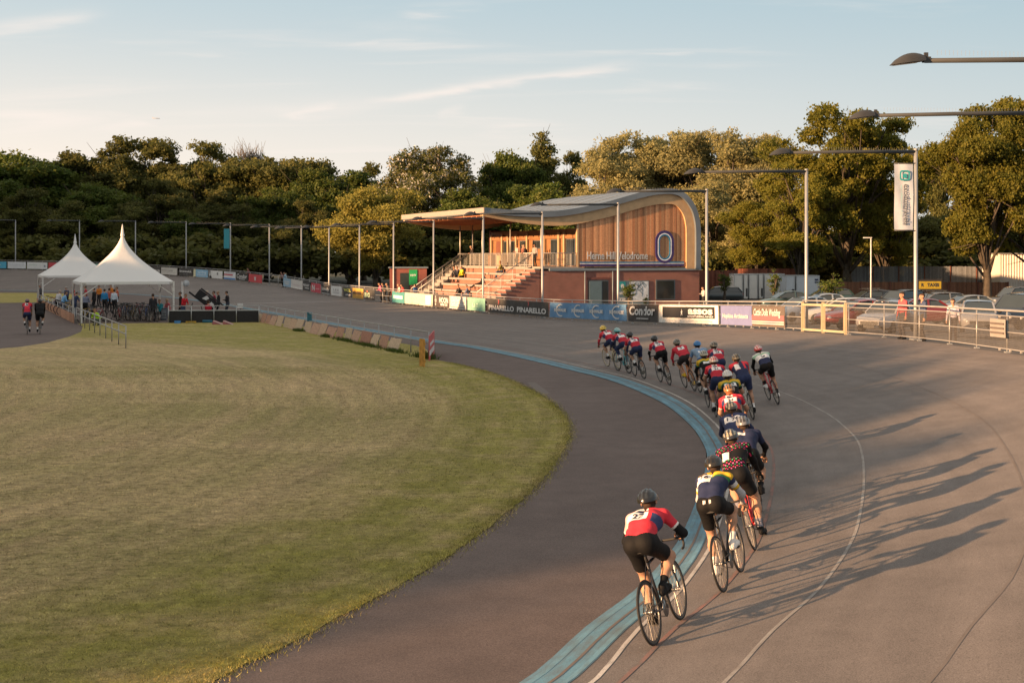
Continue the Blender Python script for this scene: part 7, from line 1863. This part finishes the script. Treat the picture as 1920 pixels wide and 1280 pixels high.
# ================================================================ CAR PARK SIDE
M_tyre2 = MATS['tyre_rubber']
def car_meshes(kind):
    """body loft, glass, wheels. x forward, origin at ground centre"""
    L_, W_, H_ = {'hatch': (3.9, 1.68, 1.46), 'saloon': (4.5, 1.76, 1.43), 'estate': (4.5, 1.74, 1.47), 'suv': (4.5, 1.86, 1.78), 'mpv': (4.2, 1.75, 1.62)}[kind]
    hood, belt = {'suv': (.98, 1.08), 'mpv': (.92, 1.02)}.get(kind, (.80, .92))
    f, r = L_/2, -L_/2
    # roof line (x, z)
    ws_b, ws_t = f-{'mpv': .85, 'suv': 1.15}.get(kind, 1.15), f-{'mpv': 1.65, 'suv': 1.75}.get(kind, 1.95)
    rt, rb = {'saloon': (r+1.15, r+.62), 'hatch': (r+.65, r+.12), 'estate': (r+.45, r+.08), 'suv': (r+.4, r+.08), 'mpv': (r+.45, r+.08)}[kind]
    st = [(f, .42, .60), (f-.06, .34, hood-.14), (f-.35, .26, hood-.02), (ws_b, .24, belt), (ws_t, .24, belt+.02), (0, .24, belt+.02), (rt, .24, belt+.04), (rb, .26, belt+.05), (r+.05, .34, belt-.05 if kind != 'saloon' else belt), (r, .42, .62)]
    wf = [.62, .80, .95, 1, 1, 1, 1, .98, .92, .80]
    rows = []
    for (x, z0, z1), w in zip(st, wf):
        y = W_/2*w
        rows.append([Vector((x, -y*.9, z0)), Vector((x, -y, z0+.12)), Vector((x, -y*1.0, (z0+z1)/2+.05)), Vector((x, -y*.95, z1-.03)), Vector((x, -y*.84, z1)), Vector((x, 0, z1+.025)), Vector((x, y*.84, z1)), Vector((x, y*.95, z1-.03)), Vector((x, y, (z0+z1)/2+.05)), Vector((x, y, z0+.12)), Vector((x, y*.9, z0))])
    mb = MB(); mb.grid([r_[::-1] for r_ in rows]); mb.add(rows[0], [tuple(range(11))]); mb.add(rows[-1], [tuple(range(11))[::-1]])
    # roof and pillars
    t0, b0 = W_*.36, W_*.43
    rf = []
    for x, z in ((ws_t+.04, H_-.06), (ws_t-.35, H_), ((ws_t+rt)/2, H_+.015), (rt+.2, H_-.02), (rt, H_-.07)):
        rf.append([Vector((x, -t0*1.02, z-.05)), Vector((x, -t0*.85, z)), Vector((x, 0, z+.02)), Vector((x, t0*.85, z)), Vector((x, t0*1.02, z-.05))])
    mb.grid([q[::-1] for q in rf])
    for s in (-1, 1):
        mb.beam((ws_b, s*b0, belt), (ws_t+.02, s*t0, H_-.09), .07, .07); mb.beam((rb, s*b0, belt+.04), (rt, s*t0, H_-.1), .10, .09); mb.beam(((ws_t+rt)/2-.1, s*b0*1.01, belt), ((ws_t+rt)/2-.1, s*t0*1.01, H_-.06), .09, .06)
    body = mb.mesh('body', pm('car_paint_base', (.3, .3, .3), .3, .2, .03, coat=.7))
    mb = MB()
    mb = MB(); fs = [Vector((ws_b+.0, -b0*.98, belt)), Vector((ws_b, b0*.98, belt)), Vector((ws_t+.05, t0*.97, H_-.08)), Vector((ws_t+.05, -t0*.97, H_-.08))]
    mb.add(fs, [(0, 1, 2, 3)])
    bs = [Vector((rb, -b0*.96, belt+.05)), Vector((rb, b0*.96, belt+.05)), Vector((rt, t0*.95, H_-.1)), Vector((rt, -t0*.95, H_-.1))]; wind = mb.mesh('windscreen', pm('car_glass', (.03, .04, .045), .05, 0, .1, 1, spec=.8)); mb = MB(); mb.add(bs, [(3, 2, 1, 0)]); rwin = mb.mesh('rear_window', MATS['car_glass'])
    sides = []
    for s in (-1, 1):
        mb = MB(); mb.add([(ws_b-.12, s*b0*.995, belt+.02), (rb+.12, s*b0*.995, belt+.05), (rt+.02, s*t0*1.0, H_-.12), (ws_t-.0, s*t0*1.0, H_-.12)], [(0, 1, 2, 3)]); sides.append(mb.mesh('side_window', MATS['car_glass']))
    pair = lambda nm, mt, x, y, z, r_: [MB().ell((x, s*y, z), r_, 10, 6).mesh(nm, mt) for s in (-1, 1)]
    hl = pair('headlight', pm('headlight_glass', (.40, .41, .41), .12, .1, .05), f-.16, W_*.33, hood-.20, (.14, .17, .09))
    tl = pair('tail_light', pm('tail_red', (.30, .02, .02), .25), r+.05, W_*.38, belt-.16, (.07, .13, .12))
    mb = MB(); mb.box((f-.0, 0, .50), (.06, W_*.5, .14)); mb.box((f+.03, 0, .34), (.02, .52, .11)); gr = mb.mesh('grille', pm('grille_black', (.02, .02, .02), .5))
    mi = pair('mirror', MATS['grille_black'], ws_b-.25, W_/2+.07, belt+.05, (.06, .10, .07))
    mb = MB(); mb.lathe([(.20, -.10), (.29, -.10), (.31, -.07), (.31, .07), (.29, .10), (.20, .10)], 20, axis='Y'); ty = mb.mesh('tyre', M_tyre2)
    mb = MB(); mb.lathe([(.0, .06), (.05, .075), (.07, .05), (.20, .085), (.20, -.085), (.07, -.05), (0, -.06)], 16, axis='Y'); rm = mb.mesh('rim', M_galv)
    return [('body', body), ('windscreen', wind), ('rear_window', rwin), ('grille', gr)]+[('side_window', q) for q in sides]+[('headlight', q) for q in hl]+[('tail_light', q) for q in tl]+[('mirror', q) for q in mi], (ty, rm), (f-.78, r+.72, W_/2-.11)
CM = {}
def car(kind, px, D, z, rz, col, label, rack=False):
    if kind not in CM: CM[kind] = car_meshes(kind)
    parts, (ty, rm), (xf, xr, yw) = CM[kind]
    root = empty('parked_car', at(px, D, z), R(rz), label, 'car', 'cars in the car park')
    for nm, me in parts:
        o = link(nm, me, root)
        if nm == 'body': o.material_slots[0].link = 'OBJECT'; o.material_slots[0].material = pm('paint_%.2f_%.2f_%.2f' % col, col, .28, .25, .03, coat=.8)
    for x in (xf, xr):
        for s in (-1, 1):
            w = empty('wheel', (x, s*yw, .31)); w.parent = root; link('tyre', ty, w); link('rim', rm, w)
    if rack:
        mb = MB(); H_ = 1.5
        for x in (.3, -.6): mb.beam((x, -.62, H_+.08), (x, .62, H_+.08), .05, .04)
        for s in (-1, 1): mb.beam((-1.0, s*.55, H_+.04), (.6, s*.55, H_+.04), .04, .04)
        mb.beam((-.9, .2, H_+.12), (.7, .2, H_+.12), .06, .05)
        mb.build('roof_rack', M_lampgrey, root)
    return root
SV, BKp, RDp, WTp = (.18, .19, .20), (.02, .021, .024), (.15, .014, .02), (.32, .32, .33)
car('hatch', 1500, 74, .25, 205, (.22, .28, .36), 'pale blue hatchback just left of the gate lamp post')
car('hatch', 1535, 84, .15, 185, (.28, .33, .38), 'silver blue hatchback right of the gate lamp post')
car('estate', 1578, 69, .35, 172, (.40, .41, .42), 'white estate car right behind the sunlit gate')
car('estate', 1548, 103, .0, 180, (.02, .05, .05), 'dark green estate behind the silver blue hatchback', True)
car('estate', 1630, 98, .0, 188, BKp, 'black estate with a roof rack by the small car park lamp', True)
car('mpv', 1690, 90, .1, 215, BKp, 'black people carrier with slanting windscreen left of the yellow sign')
car('saloon', 1715, 67, .42, 182, RDp, 'long dark red car behind the two teenage boys')
car('hatch', 1665, 57, .62, 228, WTp, 'white car whose bonnet and headlight show through the mesh fence')
car('estate', 1752, 88, .1, 190, SV, 'silver estate with roof bars below the yellow sign', True)
car('saloon', 1812, 80, .2, 185, (.22, .24, .25), 'silver grey saloon right of the long red car')
car('suv', 1905, 92, .1, 190, (.07, .075, .085), 'dark off road car under the tree at the right edge')
car('suv', 1915, 62, .5, 215, (.045, .055, .075), 'dark blue off road car with large windscreen at the right edge')
car('hatch', 1835, 58, .6, 250, (.30, .30, .31), 'pale car seen through the fence between girl and striped notice')
car('estate', 1345, 112, -.03, 178, (.03, .04, .045), 'dark car beside the end of the pavilion')
car('hatch', 1600, 62, .5, 200, (.17, .018, .022), 'red hatchback behind the gate leaf')
car('hatch', 1468, 96, .0, 190, (.05, .09, .10), 'dark teal hatchback in front of the white cabins')
# yellow lettered sign on a stand behind the cars
yp = at(1743, 100); ys = empty('sign_board', yp, R(4), 'yellow lettered sign in a black frame standing above the parked cars', 'sign')
mb = MB(); mb.box((0, .06, 1.85), (2.15, .10, .92)); mb.build('frame', M_blk, ys); mb = MB(); mb.box((.04, -.01, 1.82), (1.85, .03, .62)); s_ = mb.build('sheet', pm('sign_yellow', (.30, .22, .02), .5), ys)
mb = MB(); add_text(mb, Matrix.Translation((.04, -.032, 1.82)) @ Matrix.Rotation(R(90), 4, 'X'), 'R   TAXIS', .36, width=1.5, bold=.02); mb.build('lettering', tmat('k', BK), s_)
mb = MB(); mb.tube([(-.8, .06, 0), (-.8, .06, 1.4)], .05, 6); mb.tube([(.8, .06, 0), (.8, .06, 1.4)], .05, 6); mb.build('leg', M_blk, ys)
# white cabins
M_cab = pm('cabin_white', (.66, .64, .60), .5, 0, .08, 1.5); M_cabd = pm('cabin_dark', (.02, .02, .022), .6)
CABX = [(1376, 1393), (1394, 1403), (1404, 1421), (1422, 1431.5), (1432.5, 1471.5), (1473, 1491), (1492.5, 1537)]
for i, (a, b_) in enumerate(CABX):
    D = 121+.25*i if i < 5 else 118; wdt = (b_-a)/F_PX*D; r_ = empty('site_cabin', at((a+b_)/2, D), 0, ['narrow white cabin at the left end of the row', 'slim white cabin second from the left', 'white cabin with a dark slit, third in the row', 'slim white cabin fourth in the row', 'wide white cabin in the middle, behind the sapling', 'bluish white cabin left of the gate lamp post', 'wide bluish white cabin with a small dark emblem at the right end'][i], 'cabin', 'white cabins in a row behind the car park')
    h_ = 2.38 if i < 5 else 2.28
    mb = MB(); mb.box((0, 1.3, h_/2), (wdt-.06, 2.6, h_)); mb.build('box', M_cab if i < 5 else pm('cabin_bluish', (.46, .50, .54), .5, 0, .06), r_)
    mb = MB(); mb.box((0, 1.3, h_+.03), (wdt, 2.7, .07)); mb.build('roof', M_galv, r_)
    mb = MB()
    for s in (-1, 1): mb.box((s*(wdt/2-.05), -.03, h_/2), (.05, .05, h_-.06))
    mb.build('corner_trim', M_galv, r_)
    if i in (1, 3, 5): mb = MB(); mb.box((wdt*.28, -.02, .62), (.24, .05, .8)); mb.build('vent', M_cabd, r_)
    if i == 6: mb = MB(); mb.box((wdt*.36, -.02, h_-.35), (.32, .03, .16)); mb.box((wdt*.36, -.02, h_-.6), (.32, .03, .14)); mb.build('emblem', pm('emblem_navy', (.02, .03, .08), .5), r_)
# timber and close-board fences
def plank_fence(px0, D0, px1, D1, h, col, label, z=0., w=.16, rail=True):
    a, b_ = at(px0, D0, z), at(px1, D1, z); d = b_-a; n = int(d.length/w); r_ = empty('timber_fence', a, 0, label, 'fence'); mb = MB(); cols = []; q = random.Random(int(px0))
    for i in range(n):
        p, p2 = d*(i/n), d*((i+.93)/n); hh = h+q.uniform(-.02, .02); mb.beam(p+Vector((0, 0, hh/2)), p2+Vector((0, 0, hh/2)), .025, hh); k = q.uniform(.7, 1.25); cols += [tuple(c*k for c in col)]*6
    me = mb.mesh('boards', M_ob); set_cols(me, cols); link('boards', me, r_)
    nrm_ = Vector((d.y, -d.x, 0)).normalized()
    for i in range(max(2, int(d.length/2.6))+1):
        mb = MB(); p = d*(i/max(2, int(d.length/2.6)))+nrm_*.07; mb.box(p+Vector((0, 0, h/2)), (.11, .11, h+.08), rz=math.atan2(d.y, d.x)); mb.build('post', M_ob if False else pm('fence_post', tuple(c*.7 for c in col), .8), r_)
    return r_
plank_fence(1303, 124, 1378, 127, 2.75, (.17, .062, .04), 'reddish brown slatted timber fence between pavilion and cabins', w=.13)
plank_fence(1379, 128, 1500, 128, 2.9, (.20, .07, .045), 'rust red timber fence showing above the white cabins', w=.13)
plank_fence(1590, 134, 1880, 131, 3.0, (.13, .14, .155), 'tall weathered grey board fence under the dark trees', z=0.1)
plank_fence(1560, 122, 1890, 120, 1.65, (.15, .07, .04), 'brown board fence behind the parked cars')
g = MB(); p = [at(1560, 121), at(1900, 119.5), at(1900, 134), at(1560, 136)]; g.add([(q.x, q.y, .1) for q in p]+[(p[0].x, p[0].y, -.1), (p[1].x, p[1].y, -.1)], [(0, 1, 2, 3), (0, 4, 5, 1)]); tag(g.build('grass_bank', M_grass), kind='structure')
# white corrugated building at the right edge
wp = at(1877, 126); wb = empty('corrugated_shed', wp, 0, 'pale corrugated building behind the tree trunk at the right edge', 'building')
mb = MB(); rows = []
for i in range(120): x = i*.07; rows.append([Vector((x, .05*(i % 4 < 2), 0)), Vector((x, .05*(i % 4 < 2), 4.4))])
mb.grid(rows, False); mb.build('wall', pm('shed_white', (.62, .56, .50), .5, 0, .06), wb)
mb = MB(); mb.box((4.2, 2.5, 4.46), (8.8, 5.4, .12)); mb.build('roof', M_galv, wb); mb = MB(); mb.box((-.05, 2.4, 2.2), (.1, 4.8, 4.4)); mb.build('side_wall', MATS['shed_white'], wb)
# small car park lamp
lp = at(1633, 90); cl = empty('car_park_lamp', lp, 0, 'slim white car park lamp with a flat head among the cars', 'lamp post')
mb = MB(); mb.tube([(0, 0, 0), (0, 0, 5.5)], [.06, .04], 8); mb.build('pole', M_leg, cl); mb = MB(); mb.box((-.25, 0, 5.52), (.6, .2, .07)); mb.build('lamp_head', M_leg, cl)
# saplings
for px, D, h_, lab in ((1452, 100, 3.6, 'young staked sapling in front of the wide white cabin'), (1300, 108, 3.4, 'young sapling beside the end of the pavilion'), (1358, 106, 3.5, 'young sapling in front of the red timber fence'), (1560, 92, 3.3, 'bushy young tree behind the white estate car'), (1180, 87, 2.9, 'small tree between fence and pavilion notice board'), (1212, 88, 1.6, 'low plant under the notice board')):
    k = h_/3.4; tree('sap', at(px, D).x, D, 0, k, None, lab, 'saplings by the car park', sz=k, sxy=k*(1.5 if px == 1560 else .9), name='sapling')
# ---- vertical banners on two lamp posts ----------------------------
def post_banner(px, off, w, z0, z1, col, label, txt=True):
    p, n = POLES[px]; c = p-n*(.12+w/2); r_ = empty('post_banner', c, math.atan2(n.y, n.x)+(R(-6) if txt else 0), label, 'banner', 'banners hung on lamp posts')
    mb = MB(); rows = [[Vector((w*(i/8-.5), .02*math.sin(i*.9+j*.7), z0+(z1-z0)*j/10)) for i in range(9)] for j in range(11)]
    mb.grid(rows); mb.grid([[q+Vector((0, .008, 0)) for q in r2[::-1]] for r2 in rows]); s_ = mb.build('cloth', pm('banner_%.2f' % col[0], col, .6, 0, .04), r_)
    for z in (z0-.03, z1+.03): mb = MB(); mb.tube([(w/2+.12, 0, z), (-w/2, 0, z)], .018, 6); mb.build('bracket', M_lampgrey, r_)
    if txt:
        mb = MB(); Mt = Matrix.Translation((.07, -.055, (z0+z1)/2-.28)) @ Matrix.Rotation(R(90), 4, 'X') @ Matrix.Rotation(R(-90), 4, 'Z'); add_text(mb, Mt, 'exodustravels', .25, width=(z1-z0)*.62, bold=.004); mb.build('lettering', tmat('g', (.10, .11, .13)), r_)
        mb = MB(); Mt = Matrix.Translation((-.10, -.055, (z0+z1)/2-.28)) @ Matrix.Rotation(R(90), 4, 'X') @ Matrix.Rotation(R(-90), 4, 'Z'); add_text(mb, Mt, 'take a different view of the world', .10, width=(z1-z0)*.6); mb.build('lettering', tmat('t', (.25, .50, .52)), r_)
        mb = MB(); mb.M = Matrix.Translation((.02, -.055, z1-.42)) @ Matrix.Rotation(R(90), 4, 'X')
        o_ = []; i_ = []
        for k in range(33):
            a = 2*math.pi*k/32; q = (abs(math.cos(a))**5+abs(math.sin(a))**5)**-.2; o_.append(Vector((.19*q*math.cos(a), .19*q*math.sin(a), 0))); i_.append(Vector((.135*q*math.cos(a), .135*q*math.sin(a), 0)))
        mb.grid([o_, i_], False); mb.M = None; add_text(mb, Matrix.Translation((.02, -.055, z1-.41)) @ Matrix.Rotation(R(90), 4, 'X'), 'e', .32, bold=.015); mb.build('emblem', tmat('tl', (.02, .26, .28)), r_)
p2 = POLES[1717][0]; sc_ = p2.y/F_PX
zt_ = CAM_H+(HZ-308)*sc_-p2.z; zb_ = CAM_H+(HZ-431)*sc_-p2.z
post_banner(1717, 0, 36*sc_, zb_, zt_, (.42, .46, .53), 'tall white vertical banner with dark lettering on the lamp post')
p2 = POLES[432][0]; sc_ = p2.y/F_PX
post_banner(432, 0, 12*sc_, CAM_H+(HZ-466)*sc_-p2.z, CAM_H+(HZ-429)*sc_-p2.z, (.05, .30, .36), 'small turquoise banner on a lamp post of the far bend', False)
# ---- distant aeroplane ---------------------------------------------
D = 3600; ap = empty('aeroplane', PD(293, 222, D), R(8), 'tiny distant aeroplane in the sky at left', 'aeroplane')
mb = MB(); mb.tube([(-11, 0, 0), (-9, 0, 0), (9, 0, -.6), (11, 0, -.3)], [.3, 1.1, 1.1, .3], 8); M_pl = pm('plane_grey', (.40, .38, .37), .5); mb.build('fuselage', M_pl, ap)
mb = MB(); mb.prism([(-2, 0, -.6), (2, 0, -.6), (5, 10, .2), (4, 10, .2)], (0, 0, 0), (0, 0, .3)); mb.prism([(-2, 0, -.6), (4, -10, .2), (5, -10, .2), (2, 0, -.6)], (0, 0, 0), (0, 0, .3)); mb.build('wing', M_pl, ap)
mb = MB(); mb.prism([(-10.5, 0, .6), (-8, 0, .8), (-10.5, 0, 3.8), (-11.6, 0, 3.8)], (0, -.12, 0), (0, .12, 0)); mb.build('tail_fin', M_pl, ap)
cam.clip_end = 6000
